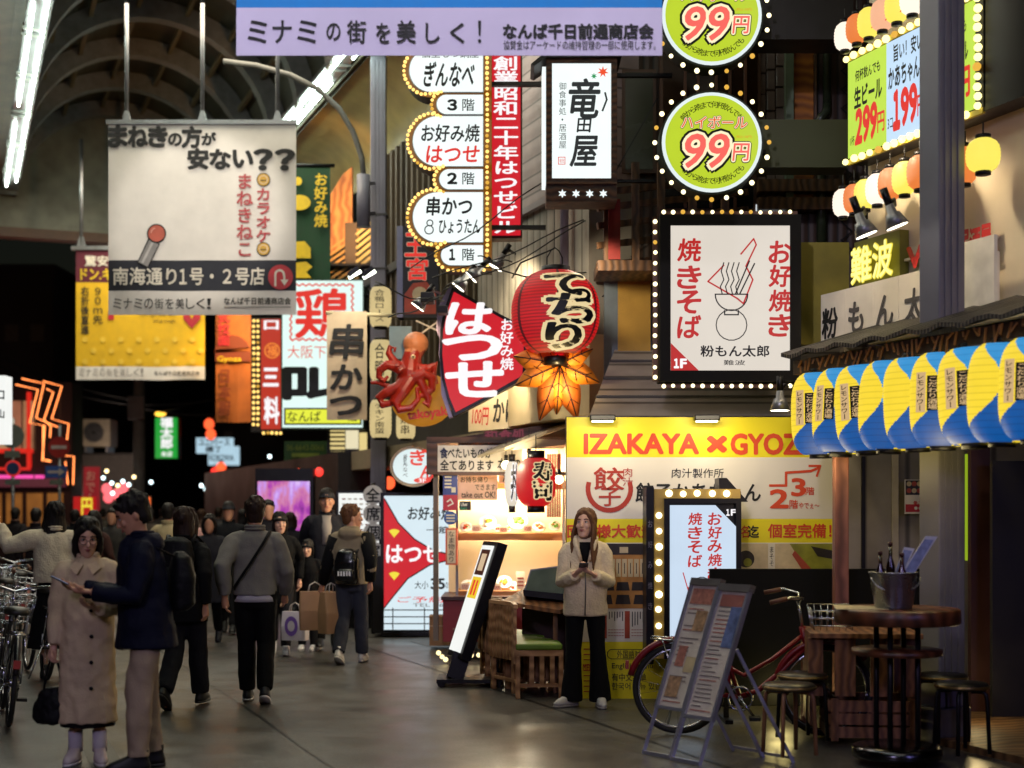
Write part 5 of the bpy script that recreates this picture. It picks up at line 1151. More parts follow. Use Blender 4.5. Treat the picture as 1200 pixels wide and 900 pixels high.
g = G(); q.text(g, 'takoyaki', 479, 480, 527, 493, RED, .17, .05, 0, None, -.12); g.build('lettering', r)
P(r, 'back_board', lambda g: (q.slab(g, 456, 382, 482, 420, -.05, -.02, M('board_blue_grey', '#7a98a8', .5)), q.line(g, [(492, 392), (520, 372)], 2, 0, CRML), q.line(g, [(488, 376), (518, 390)], 2, .01, CRML)))
lamp('octopus_light', 'SPOT', W(492, 372, 14.9), 36, (1, .7, .4), .05, W(485, 440, 16.2), spot=70); lamp('floodlight', 'SPOT', W(425, 310, 17.6), 60, (1, .9, .7), .08, W(405, 430, 18.4), spot=80)
q = Pix(600, 330, 14.3); r = thing('overhead_cable', 'tangle of thin dark cables strung over the stall between the signs', 'cable', q.loc)
for a, b, sag in (((506, 326), (690, 254), 6), ((520, 340), (700, 250), 8), ((480, 315), (640, 210), 5), ((700, 330), (775, 262), 6), ((560, 300), (600, 306), 3), ((500, 352), (530, 330), 4), ((440, 330), (520, 352), 7), ((560, 312), (700, 318), 9), ((702, 350), (770, 300), 5), ((455, 372), (520, 345), 4)):
    P(r, 'strand', lambda g: g.tube([q.p(a[0] + (b[0]-a[0])*i/10, a[1] + (b[1]-a[1])*i/10 + sag*math.sin(math.pi*i/10), .1*math.sin(i)) for i in range(11)], .007, CORD, 4))
for x, y, w_, h_ in ((492, 340, 16, 12), (512, 356, 12, 9)): P(r, 'junction_box', lambda g: q.slab(g, x, y, x + w_, y + h_, -.3, -.1, M('junction_grey', '#3c3a3a', .5), .01))
# ---------------------------------------------------------------- small poster on the grey wall
q = Pix(1073, 602, 12.2); r = thing('wall_poster', 'small red and white poster stuck on the grey wall behind the lanterns', 'poster', q.loc)
P(r, 'sheet', lambda g: q.slab(g, 1060, 562, 1086, 602, .0, .004, M('poster_white', '#dcd4cc', .5)))
P(r, 'print', lambda g: (q.slab(g, 1061, 563, 1085, 580, .005, .006, PB), [q.flat(g, disc(1065 + i*6, 567 + j*8, 3, 10), .008, PR if (i + j) % 2 else PC) for i in range(4) for j in range(2)], q.slab(g, 1061, 591, 1085, 600, .005, .006, DRED), q.text(g, '働こう', 1070, 587, 1084, 592, RED, .009, .02), [q.flat(g, disc(1073 + i*5, 595.5, 2, 10), .009, WHT) for i in range(3)]))
# ---------------------------------------------------------------- sushi stall
q = Pix(590, 752, 15.6); r = thing('sushi_stall', 'brightly lit sushi stall with three food shelves, boards and a red counter', 'stall', q.loc)
SHW = M('stall_cream', '#ecd4a8', .55, var=.1, scale=2); SHELF = wood('shelf_pine', '#c88a4a', '#9a6230', 'Z', 2.5); BRD = wood('brown_board', '#5a3a2a', '#3a2418', 'Z', 3)
P(r, 'back_wall', lambda g: q.slab(g, 520, 520, 700, 752, -1.3, -1.2, SHW)); P(r, 'side_wall', lambda g: q.slab(g, 666, 500, 672, 752, -1.3, .0, SHW))
P(r, 'ceiling', lambda g: q.slab(g, 500, 512, 672, 519, -1.3, .0, BRD))
for y in (563, 625, 694): P(r, 'shelf', lambda g: q.slab(g, 534, y, 668, y + 9, -.85, -.25, SHELF, .006))
P(r, 'case_frame', lambda g: (q.slab(g, 533, 552, 536, 752, -.3, -.24, GRYM), q.slab(g, 660, 552, 663, 752, -.3, -.24, GRYM)))
P(r, 'counter', lambda g: (q.slab(g, 519, 703, 690, 752, -.9, .0, M('counter_red', '#7a141c', .5, var=.15)), q.slab(g, 517, 699, 692, 703, -.92, .04, M('counter_dark', '#3a1c18', .4))))
P(r, 'left_post', lambda g: q.slab(g, 507, 548, 513, 752, -.2, -.1, M('post_taupe', '#6e6050', .5)))
def wb(g): q.slab(g, 513, 522, 612, 553, -.02, .02, M('board_white', '#d4ccc0', .5)); q.slab(g, 500, 520, 513, 556, -.1, .03, BRD); q.slab(g, 513, 553, 664, 557, -.1, .05, BRD)
P(r, 'name_board', wb)
NV = M('letter_navy', '#23284a', .6)
P(r, 'lettering', lambda g: (q.text(g, '食べたいものが', 516, 525, 577, 537, K, .024, .035), q.text(g, '食', 516, 525, 525, 537, NV, .03, .04), q.text(g, '全てあります', 516, 539, 578, 551, K, .024, .035), q.text(g, '本当の', 583, 537, 610, 551, K, .024, .02, .1)))
P(r, 'upper_board', lambda g: q.poly(g, [(537, 512), (664, 494), (664, 520), (537, 527)], -.12, -.06, BRD)); P(r, 'upper_lettering', lambda g: q.text(g, '和食処', 568, 503, 616, 518, M('letter_crimson', '#8a1c34', .5, em='#b02040', es=.3), -.055, .04, 0, None, -.06))
AWC = M('awning_canvas', '#c8b898', .7, var=.15, bump=.1, bscale=10)
def cl(g):
    pts = [(560, 534, .1), (592, 527, .55), (640, 508, .6), (664, 500, .5), (664, 494, -.1), (625, 506, -.2), (580, 522, -.1)]
    vs = [q.p(*p_) for p_ in pts]; vs += [v - Vector((0, 0, .03)) for v in vs]; n = 7
    g.add(vs, [list(range(n)), [n + k for k in range(n)][::-1]] + [(k, (k+1) % n, n + (k+1) % n, n + k) for k in range(n)], AWC)
    vs = [q.p(x, y, d) for x, y, d in ((566, 533, .3), (600, 530, .55), (660, 524, .5), (660, 518, .5), (612, 517, .56))]; g.add(vs + [v + Vector((0, .02, 0)) for v in vs], [[0, 1, 2, 3, 4], [9, 8, 7, 6, 5]], AWC)
P(r, 'canvas_awning', cl)
P(r, 'takeout_poster', lambda g: (q.slab(g, 536, 554, 583, 586, -.2, -.19, M('poster_peach', '#e8c0a0', .5)), q.text(g, 'お持ち帰り', 539, 558, 571, 565, K, -.186, .01), q.text(g, 'できます。', 556, 567, 583, 574, K, -.186, .01), q.text(g, 'take out OK!', 540, 576, 580, 583, K, -.186, .02), q.text(g, 'た', 589, 554, 597, 564, K, -.186, .02), q.slab(g, 584, 552, 600, 566, -.2, -.19, MATS['poster_peach'])))
P(r, 'side_poster', lambda g: (q.slab(g, 519, 555, 536, 580, -.02, -.01, M('poster_blue', '#2c3c86', .45)), q.slab(g, 519, 580, 536, 598, -.02, -.009, M('poster_red', '#b0283a', .45)), q.line(g, [(524, 588), (528, 585), (531, 590), (525, 593)], 1.5, -.006, WHT), [q.slab(g, 521, 558 + i*4, 529, 560 + i*4, -.009, -.006, PIV) for i in range(4)], q.slab(g, 529, 571, 534, 577, -.009, -.006, PIV)))
P(r, 'delivery_plate', lambda g: (q.slab(g, 538, 587, 552, 598, -.02, -.01, M('plate_black', '#0c0e12', .4)), q.text(g, 'Uber', 540, 589, 548, 593, WHT, -.006, .02), q.text(g, 'Eats', 540, 594, 547, 597, M('plate_green', '#1f8a60', .4), -.006, .02)))
P(r, 'blue_badge', lambda g: (q.poly(g, disc(528, 607, 8, 24), -.02, .0, M('badge_blue', '#3a5a9a', .45)), [q.slab(g, 523, 603 + i*3.4, 533, 604.6 + i*3.4, .001, .003, PIV) for i in range(3)]))
P(r, 'strip_sign', lambda g: (q.slab(g, 522, 619, 536, 662, -.1, .0, M('strip_salmon', '#d86a48', .5)), q.slab(g, 524, 621, 534, 660, .001, .004, M('strip_cream', '#e4cca8', .5)), q.col(g, 'なま物あり', 525, 622, 533, 659, GL, .008)))
P(r, 'red_curtain', lambda g: [q.slab(g, 641 + i*2.8, 532, 643.4 + i*2.8, 606, -.02 - .01*(i % 2), .0, M('curtain_red', '#c8584a', .7, var=.3, scale=15)) for i in range(6)])
def pend(px, py, label):
    o = W(px, py, 15.4); t = thing('pendant_bulb', label, 'lamp', o, group='pendant bulbs of the stall'); P(t, 'bulb', lambda g: g.ball((0, 0, 0), .05, E('pendant_glow', '#ffe8b0', 7), 12)); P(t, 'socket', lambda g: g.cyl((0, 0, .04), (0, 0, .11), .022, BLKM, 8)); P(t, 'cord', lambda g: g.cyl((0, 0, .1), (0, 0, .32), .005, CORD, 5))
for x, y, l in ((655, 562, 'pendant bulb lowest by the red curtain of the stall'), (593, 545, 'pendant bulb under the left end of the stall awning'), (620, 535, 'pendant bulb just above the sushi lantern')): pend(x, y, l)
lamp('stall_light', 'AREA', q.loc + q.p(600, 522, -.45) + Vector((0, 0, -.03)), 150, (1, .86, .6), 1.0, q.loc + q.p(600, 660, -.7), .5)
lamp('stall_light', 'POINT', q.loc + q.p(600, 598, -.3), 24, (1, .87, .62), .1); lamp('stall_light', 'POINT', q.loc + q.p(600, 655, -.3), 24, (1, .87, .62), .1)
lamp('pendant_fill', 'POINT', q.loc + q.p(600, 545, .7), 12, (1, .84, .55), .06); lamp('pendant_fill', 'POINT', q.loc + q.p(545, 560, .6), 7, (1, .84, .55), .06)  # points added in front of the pendant bulbs to brighten the stall posters
# food on the shelves
FOOD = [M('food_egg', '#e8b030', .4, var=.3, scale=30), M('food_salmon', '#e07840', .35, var=.3, scale=30), M('food_green', '#5a9a28', .5, var=.3, scale=30), M('food_tuna', '#b83428', .35, var=.3, scale=30), M('food_rice', '#e8e2d0', .5)]
PLATE = M('plate_white', '#e8e4da', .25)
def dish(px, py, w_, kind, label, tilt=52):
    o = W(px, py, 15.6 + .5); t = thing('food_plate', label, 'plate', o, group='sample dishes on the stall shelves'); rr = w_*(16.1/F)/2; rot = Matrix.Rotation(R(tilt), 4, 'X')
    g = G(); g.T = Matrix.Translation((0, 0, rr*math.sin(R(tilt)))) @ rot; g.lathe([(rr*.5, -.004), (rr*.9, .008), (rr, .018), (rr*.97, .022), (rr*.6, .008), (.001, .006)], PLATE, (0, 0, 0), 20); g.build('dish', t)
    rnd = random.Random(int(px*7 + py)); g = G(); g.T = Matrix.Translation((0, 0, rr*math.sin(R(tilt)))) @ rot
    for i in range(9):
        a = rnd.random()*6.28; d_ = rr*.5*rnd.random()**.6; g.ball((d_*math.cos(a), d_*math.sin(a), .02 + .02*rnd.random()), rr*(.16 + .14*rnd.random()), FOOD[kind if rnd.random() < .65 else rnd.randrange(5)], 8, (1, .8, .6))
    g.build('food', t)
dl = [(593, 562, 16, 0, 'plate of golden fritters on the top shelf, beside the take out poster'), (609, 563, 14, 0, 'smaller plate of fritters on the top shelf behind the lantern edge'),
      (546, 624, 15, 1, 'plate of orange slices at the left end of the middle shelf'), (571, 622, 22, 0, 'large round plate with egg on the middle shelf'), (607, 621, 24, 2, 'large plate with green garnish on the middle shelf'), (632, 624, 15, 1, 'brown bowl plate between the green garnish plate and the curtain'), (650, 623, 15, 2, 'leafy plate at the right end of the middle shelf'),
      (548, 693, 16, 0, 'yellow roll plate at the left end of the lowest shelf'), (573, 693, 14, 1, 'plate of salmon pieces on the lowest shelf behind the leaning sign'), (591, 690, 18, 0, 'plate of mixed toppings in the middle of the lowest shelf'), (602, 693, 13, 3, 'small plate of red tuna on the lowest shelf'), (628, 691, 17, 3, 'plate of red and white sashimi beside the menu case'), (648, 690, 18, 2, 'green and orange plate at the right end of the lowest shelf')]
dl += [(583, 624, 10, 3, 'tiny red relish plate between the two large plates'), (595, 624, 9, 0, 'tiny yellow plate before the garnish plate'), (620, 624, 10, 0, 'little fried plate between the garnish plate and brown bowl'), (560, 624, 10, 4, 'little rice plate left of the egg plate'), (562, 693, 11, 4, 'little rice plate on the lowest shelf left'), (614, 693, 11, 0, 'little egg plate on the lowest shelf centre'), (639, 693, 11, 1, 'little salmon plate on the lowest shelf right'), (618, 563, 12, 2, 'green plate on the top shelf behind the lantern'), (600, 563, 9, 4, 'tiny rice plate on the top shelf')]
for a in dl: dish(*a)
for x, y, l in ((558, 622, 'small cream price card on the middle shelf left of the egg plate'), (590, 623, 'cream price card on the middle shelf between the two large plates'), (618, 622, 'cream price card leaning under the garnish plate'), (610, 690, 'tall white price strip on the lowest shelf'), (545, 690, 'orange edged card on the lowest shelf left end'), (582, 691, 'small card on the lowest shelf before the mixed plate')):
    o = W(x, y + 1, 15.9); t = thing('price_card', l, 'card', o, group='price cards on the stall shelves'); h = .2 if 'tall' in l else .075
    P(t, 'card', lambda g: g.box((-.05, 0, 0), (.05, .012, h), M('card_cream', '#eee0c0', .5))); P(t, 'print', lambda g: [g.box((-.035, -.003, h*.2 + i*h*.2), (.035, -.001, h*.28 + i*h*.2), PR) for i in range(3)])
# stall lanterns
def small_lantern(px, py, wpx, hpx, Y, st, label, mat, ink, outm):
    q = Pix(px, py, Y); r = thing('red_lantern' if mat is LR else 'white_lantern', label, 'lantern', q.loc); R0 = wpx/2*q.k; H0 = hpx*q.k
    g = G(); lantern_mesh(g, prof_round(R0, H0, 14, .006, 2.8, .45), lambda a, v: mat, 32); g.build('paper_body', r); g = G(); n = len(st); c = hpx*.82/n
    for i, ch in enumerate(st): q.text(g, ch, px - wpx*.06, py - hpx*.41 + i*c, px + wpx*.42, py - hpx*.41 + i*c + c*.92, ink, .004, .045, 0, [(outm, .12)])
    wrapped(g, lambda z: R0*max(.45, (1 - min(.99, abs(z/(H0/2))*.94)**2.8)**(1/2.8)) + .004); g.build('lettering', r)
    P(r, 'cap', lambda g: (g.lathe([(R0*.45, -.0), (R0*.45, .08)], BLKM, (0, 0, H0/2), 18), g.lathe([(R0*.45, -.07), (R0*.45, .0)], BLKM, (0, 0, -H0/2), 18)))
    P(r, 'cord', lambda g: g.cyl((0, 0, H0/2 + .08), (0, 0, H0/2 + .25), .006, CORD, 5))
small_lantern(628, 565, 47, 56, 15.0, '寿司', 'red paper lantern with two black sushi characters hanging in the stall', LR, LBLK, OC)
small_lantern(600, 567, 18, 52, 15.3, '丼', 'white paper lantern partly hidden behind the red sushi lantern', E('lantern_ivory', '#f0e4d0', .75), LBLK, WHTE)
# cloth boards above the stall
q = Pix(605, 505, 16.3); r = thing('cloth_board', 'cream cloth board with slanting red and black brush lettering above the stall', 'sign', q.loc)
P(r, 'panel', lambda g: q.poly(g, [(549, 466), (664, 440), (664, 496), (549, 506)], -.06, .0, M('cloth_board_cream', '#d8c8a4', .6, var=.12)))
P(r, 'lettering', lambda g: (q.text(g, '100円', 553, 478, 573, 498, RED, .004, .02, .2), q.text(g, 'かに', 578, 468, 604, 494, K, .004, .04, .1), q.text(g, '活', 640, 462, 655, 484, RED, .004, .05)))
lamp('board_light', 'SPOT', W(585, 425, 15.75), 30, (1, .85, .6), .06, W(605, 490, 16.3), spot=120)
# boxes in front of the stall
CARD = M('carton', '#9a7448', .7, var=.2)
def carton(x0, y0, x1, y1, Y, label, mat=CARD):
    q = Pix((x0+x1)/2, y1, Y); r = thing('cardboard_box', label, 'box', q.loc); P(r, 'carton_body', lambda g: q.slab(g, x0, y0, x1, y1, -.3, 0, mat, .006)); P(r, 'lid_flap', lambda g: (q.slab(g, x0 - .5, y0 - 2, x1 + .5, y0, -.31, .01, mat), q.slab(g, x0, y0 + 9, x1, y0 + 10, .0, .004, M('tape', '#c8b088', .4))))
carton(503, 724, 530, 757, 16.8, 'brown cardboard box stacked at the foot of the stall counter')
carton(531, 738, 556, 770, 15.6, 'lower cardboard box half behind the leaning sign', M('carton_rose', '#8a6a5c', .7, var=.2))
# counter table with glass lidded menu case
q = Pix(622, 800, 12.95); r = thing('counter_table', 'small wooden counter table standing behind the woman in the fleece', 'table', q.loc)
TWD = wood('table_wood', '#8a5a30', '#5a371c', 'X', 4)
def tp(g): vs = [q.p(588, 703, .1), q.p(655, 712, .35), q.p(690, 700, -.4), q.p(612, 694, -.45)]; vs += [v - Vector((0, 0, .035)) for v in vs]; g.add(vs, [(0, 1, 2, 3), (7, 6, 5, 4)] + [(k, 4+k, 4+(k+1) % 4, (k+1) % 4) for k in range(4)], TWD)
P(r, 'table_top', tp); P(r, 'front_panel', lambda g: q.slab(g, 612, 716, 688, 790, -.4, -.37, M('table_dark', '#3a2016', .5, var=.3)))
for x, d in ((600, -.05), (650, .2), (684, -.35)): P(r, 'leg', lambda g: g.beam(q.p(x, 710, d), Vector(q.p(x, 800, d)) - Vector((0, 0, q.p(x, 800, d).z + q.loc.z)), .04, .04, TWD))
q = Pix(638, 700, 12.9); r = thing('menu_case', 'dark trapezoid menu case with pale green glass lid on the counter table', 'case', q.loc)
P(r, 'glass_lid', lambda g: q.poly(g, [(615, 691), (622, 668), (668, 662), (672, 698)], -.02, .02, M('case_glass', '#6d7a66', .15, .2))); P(r, 'rim', lambda g: (q.line(g, [(615, 691), (622, 668), (668, 662)], 1.6, .025, GRYM), q.poly(g, [(613, 691), (614, 698), (673, 705), (673, 697)], -.35, .03, BLKM)))
# slatted chairs
CHW = wood('chair_pine', '#b88a5c', '#8a6038', 'Z', 3); GSEAT = M('seat_green', '#5c7a1c', .6, var=.15)
def chair(px, py, Y, rz, label, group):
    o = W(px, py, Y); o.z = 0; t = thing('slatted_chair', label, 'chair', o, rz, group)
    P(t, 'seat', lambda g: g.box((-.21, -.2, .42), (.21, .21, .475), GSEAT, bev=.015)); P(t, 'seat_frame', lambda g: (g.box((-.215, -.205, .37), (.215, -.175, .419), CHW), g.box((-.215, .18, .37), (.215, .21, .419), CHW), g.box((-.215, -.174, .37), (-.19, .179, .419), CHW), g.box((.19, -.174, .37), (.215, .179, .419), CHW)))
    for x in (-.2, .2):
        P(t, 'leg', lambda g: g.box((x - .02, -.205, 0), (x + .02, -.165, .37), CHW, bev=.004)); P(t, 'leg', lambda g: g.box((x - .02, .17, 0), (x + .02, .21, .369), CHW, bev=.004))
        P(t, 'side_panel', lambda g: [g.box((x - .008, -.13 + i*.09, .12), (x + .008, -.09 + i*.09, .369), CHW) for i in range(3)] + [g.box((x - .012, -.164, .10), (x + .012, .169, .13), CHW)])
    P(t, 'stretcher', lambda g: (g.box((-.18, .18, .1), (.18, .2, .13), CHW), g.box((-.18, -.195, .1), (.18, -.18, .13), CHW)))
    P(t, 'backrest', lambda g: [g.box((-.2 + i*.066, .2, .3), (-.16 + i*.066, .222, .80), CHW) for i in range(7)] + [g.box((-.22, .19, .78), (.22, .23, .82), CHW, bev=.006)])
    return t
chair(630, 812, 12.55, R(94), 'slatted pine chair with green seat set sideways right beside the woman', 'slatted chairs at the counter')
chair(612, 806, 12.95, R(118), 'slatted pine chair turned its back to the street, next to the green seated one', 'slatted chairs at the counter')
chair(604, 803, 13.3, R(118), 'slatted pine chair in the middle of the row by the leaning sign', 'slatted chairs at the counter')
chair(597, 800, 13.65, R(118), 'slatted pine chair furthest left, right behind the leaning sign', 'slatted chairs at the counter')
q = Pix(520, 770, 15.5); r = thing('string_lights', 'short string of small warm lights along the foot of the stall', 'lights', q.loc)
P(r, 'wire', lambda g: g.tube([q.p(514, 758, .3), q.p(524, 766, .3), q.p(560, 764, .3), q.p(600, 765, .3)], .006, CORD, 5)); bulbs(r, [q.p(x, y, .32) for x, y in ((516, 762), (520, 766), (524, 769), (553, 764), (562, 764), (571, 765), (590, 765))], .028, 0, E('string_glow', '#ffe9a8', 1.6))

# ---------------------------------------------------------------- lantern bar: table, stools, crate table
BAR = wood('bar_wood', '#6a3a22', '#40200f', 'X', 3, .4)
o = W(1051, 600, 9.15); r = thing('bar_table', 'tall round bar table with four black tubes and a low foot ring', 'table', (o.x, o.y, 0.05))
P(r, 'table_top', lambda g: g.lathe([(.001, .855), (.385, .855), (.395, .862), (.395, .945), (.385, .952), (.001, .952)], BAR, n=40)); P(r, 'shelf', lambda g: g.lathe([(.001, .655), (.285, .655), (.285, .69), (.001, .692)], BAR, n=36))
for a in (45, 135, 225, 315): P(r, 'tube_leg', lambda g: g.cyl((.135*math.cos(R(a + 12)), .135*math.sin(R(a + 12)), .06), (.135*math.cos(R(a + 12)), .135*math.sin(R(a + 12)), .855), .018, BLKM, 12))
P(r, 'foot_ring', lambda g: g.lathe([(.001, .0), (.28, .0), (.285, .02), (.28, .06), (.24, .075), (.001, .07)], M('chrome_dark', '#4a4a50', .2, 1.), n=40))
o = W(1049, 600, 9.1); r = thing('metal_bucket', 'galvanised metal bucket holding dark bottles on the round bar table', 'bucket', (o.x - .01, o.y, 1.003))
GALV = M('galvanised', '#8a8e94', .28, .9, var=.25, scale=7)
P(r, 'pail', lambda g: g.lathe([(.001, .0), (.115, .0), (.118, .01), (.152, .225), (.158, .232), (.15, .235), (.145, .22), (.11, .02), (.001, .02)], GALV, n=32)); P(r, 'print', lambda g: wrapped((lambda gg: (gg.box((-.10, -.002, .09), (-.05, 0, .17), M('bucket_print', '#a8b0c0', .5)), gg.box((-.02, -.002, .05), (.03, 0, .10), M('bucket_yellow', '#a89a4a', .5)), gg)[-1])(G()), lambda z: .118 + .152*z))
P(r, 'handle', lambda g: g.tube([(.155*math.cos(a), -.155*math.sin(a)*.4 - .05, .2 - .09*math.sin(a)) for a in [math.pi*k/12 for k in range(13)]], .005, STEEL, 6))
for i, (x, y, h, c) in enumerate(((-.08, .02, .34, '#2a1208'), (-.01, .04, .40, '#1c0c08'), (.05, -.01, .33, '#3a140c'))):
    t = thing('sauce_bottle', ('left', 'tallest', 'reddest')[i] + ' dark sauce bottle standing in the metal bucket', 'bottle', (o.x - .01 + x, o.y + y, 1.03), group='bottles in the bucket'); P(t, 'glass', lambda g: g.lathe([(.001, 0), (.03, 0), (.031, h*.6), (.013, h*.75), (.012, h*.93)], M('bottle_' + str(i), c, .15), n=14)); P(t, 'cap', lambda g: g.lathe([(.015, h*.93), (.015, h), (.001, h)], M('bottle_cap', '#401810', .4), n=12))
MB_ = M('menu_print_blue', '#8a94b8', .4, var=.3, scale=25); MW = M('menu_white', '#c8c8d4', .35)
for i, (pts, l) in enumerate((([(1050, 682), (1085, 628), (1099, 629), (1064, 684)], 'tall laminated blue and white menu leaning out of the bucket'), ([(1043, 683), (1060, 641), (1072, 643), (1053, 684)], 'shorter laminated menu tucked beside the taller one'))):
    q = Pix(1051, 690, 9.1 + i*.03); t = thing('laminated_menu', l, 'menu', q.loc); P(t, 'sheet', lambda g: q.poly(g, pts, -.006, -.002, MW)); c = [(sum(p_[0] for p_ in pts)/4, sum(p_[1] for p_ in pts)/4)][0]; P(t, 'print', lambda g: q.poly(g, [(c[0] + (x - c[0])*.8, c[1] + (y - c[1])*.86) for x, y in pts], -.002, .0, MB_))
o = W(1000, 600, 9.1); r = tag(G().add([(-.17, -.1, .0), (.15, -.14, .0), (.18, .1, .004), (-.14, .14, .012), (-.2, .06, .03), (-.17, -.1, .003), (.15, -.14, .003), (.18, .1, .007), (-.14, .14, .015)], [(3, 2, 1, 0), (5, 6, 7, 8), (0, 1, 6, 5), (1, 2, 7, 6), (2, 3, 8, 7), (3, 0, 5, 8)], M('paper_menu', '#b8a880', .6, var=.2, scale=15)).build('paper_menu', None, (o.x + .04, o.y, 1.003)), 'cream paper menu lying on the left edge of the round bar table', 'menu')
# crate table
CRW = wood('crate_wood', '#8a5c3c', '#5c3824', 'X', 5, .6); o = W(1012, 600, 10.05); r = thing('crate_table', 'low table knocked together from planks on a wooden crate', 'table', (o.x, o.y, .05), R(-6))
P(r, 'table_top', lambda g: g.box((-.40, -.30, .70), (.36, .32, .735), CRW, bev=.004))
for x in (-.36, .30): P(r, 'plank_leg', lambda g: (g.box((x - .05, -.26, .30), (x + .05, -.235, .70), CRW), g.box((x - .05, .25, .0), (x + .05, .275, .70), CRW)))
for x in (-.16, .08): P(r, 'plank_leg', lambda g: g.box((x - .07, -.262, .30), (x + .07, -.24, .70), CRW))
P(r, 'end_panel', lambda g: g.box((-.40, -.24, .1), (-.375, .25, .70), CRW))
t = thing('wooden_crate', 'slatted wooden crate under the plank table', 'crate', (o.x + .02, o.y - .06, .05), R(-6))
for z in (.02, .11, .2): P(t, 'side_slat', lambda g: (g.box((-.30, -.25, z), (.30, -.235, z + .075), CRW), g.box((-.30, .22, z), (.30, .235, z + .075), CRW), g.box((-.315, -.25, z), (-.301, .235, z + .075), CRW), g.box((.301, -.25, z), (.315, .235, z + .075), CRW)))
P(t, 'corner_post', lambda g: [g.box((x, y, 0), (x + .05, y + .018, .29), CRW) for x in (-.29, .24) for y in (-.27, .236)])
# stools
STS = M('stool_seat_black', '#121114', .35); BENT = wood('bentwood', '#a87850', '#7a5030', 'X', 3)
def stool(px, Y, label, legm, z0=.05):
    o = W(px, 600, Y); t = thing('round_stool', label, 'stool', (o.x, o.y, z0), R(20), 'black topped round stools')
    P(t, 'seat', lambda g: g.lathe([(.001, .415), (.165, .415), (.172, .425), (.172, .443), (.16, .455), (.001, .458)], STS, n=32)); P(t, 'seat_rim', lambda g: g.lathe([(.173, .424), (.177, .428), (.177, .438), (.173, .442)], M('rim_bronze', '#8a7448', .3, .8), n=32))
    for a in (45, 135, 225, 315):
        c, s_ = math.cos(R(a)), math.sin(R(a)); P(t, 'leg', lambda g: g.tube([(c*.06, s_*.06, .40), (c*.13, s_*.13, .40), (c*.152, s_*.152, .385), (c*.16, s_*.16, .34), (c*.175, s_*.175, 0)], .014, legm, 8))
    return t
stool(925, 9.25, 'round black stool with pale bentwood legs nearest the aluminium menu stands', BENT); stool(940, 9.85, 'round stool with dark legs just behind the pale legged one', BLKM); stool(1127, 9.3, 'round black stool with thin black legs right of the bar table', BLKM); stool(1104, 9.8, 'round black stool half hidden behind the bar table', BLKM)
lamp('bar_lamp', 'POINT', W(1010, 560, 9.4), 2.6, (1, .7, .4), .15)
lamp('deck_lamp', 'POINT', W(915, 830, 10.9) + Vector((0, 0, .12)), 3.0, (1, .8, .3), .1); lamp('deck_lamp', 'POINT', W(1140, 800, 10.6), 3.5, (1, .75, .35), .1)
# black partition behind the bicycle
q = Pix(928, 835, 11.0); r = thing('black_partition', 'matt black partition board behind the red bicycle', 'board', (q.loc.x, q.loc.y, .12))
wq = 96*q.k
P(r, 'panel', lambda g: g.box((-wq, 0, 0), (wq*1.7, .05, 1.06), M('partition_black', '#0a0a0b', .8, spec=.2), bev=.005))
for x in (-wq*.8, 0, wq*.85): P(r, 'foot', lambda g: (g.beam((x, .02, .0), (x, .02, -.12), .04, .04, BLKM), g.box((x - .03, -.15, -.12), (x + .03, .2, -.09), BLKM)))
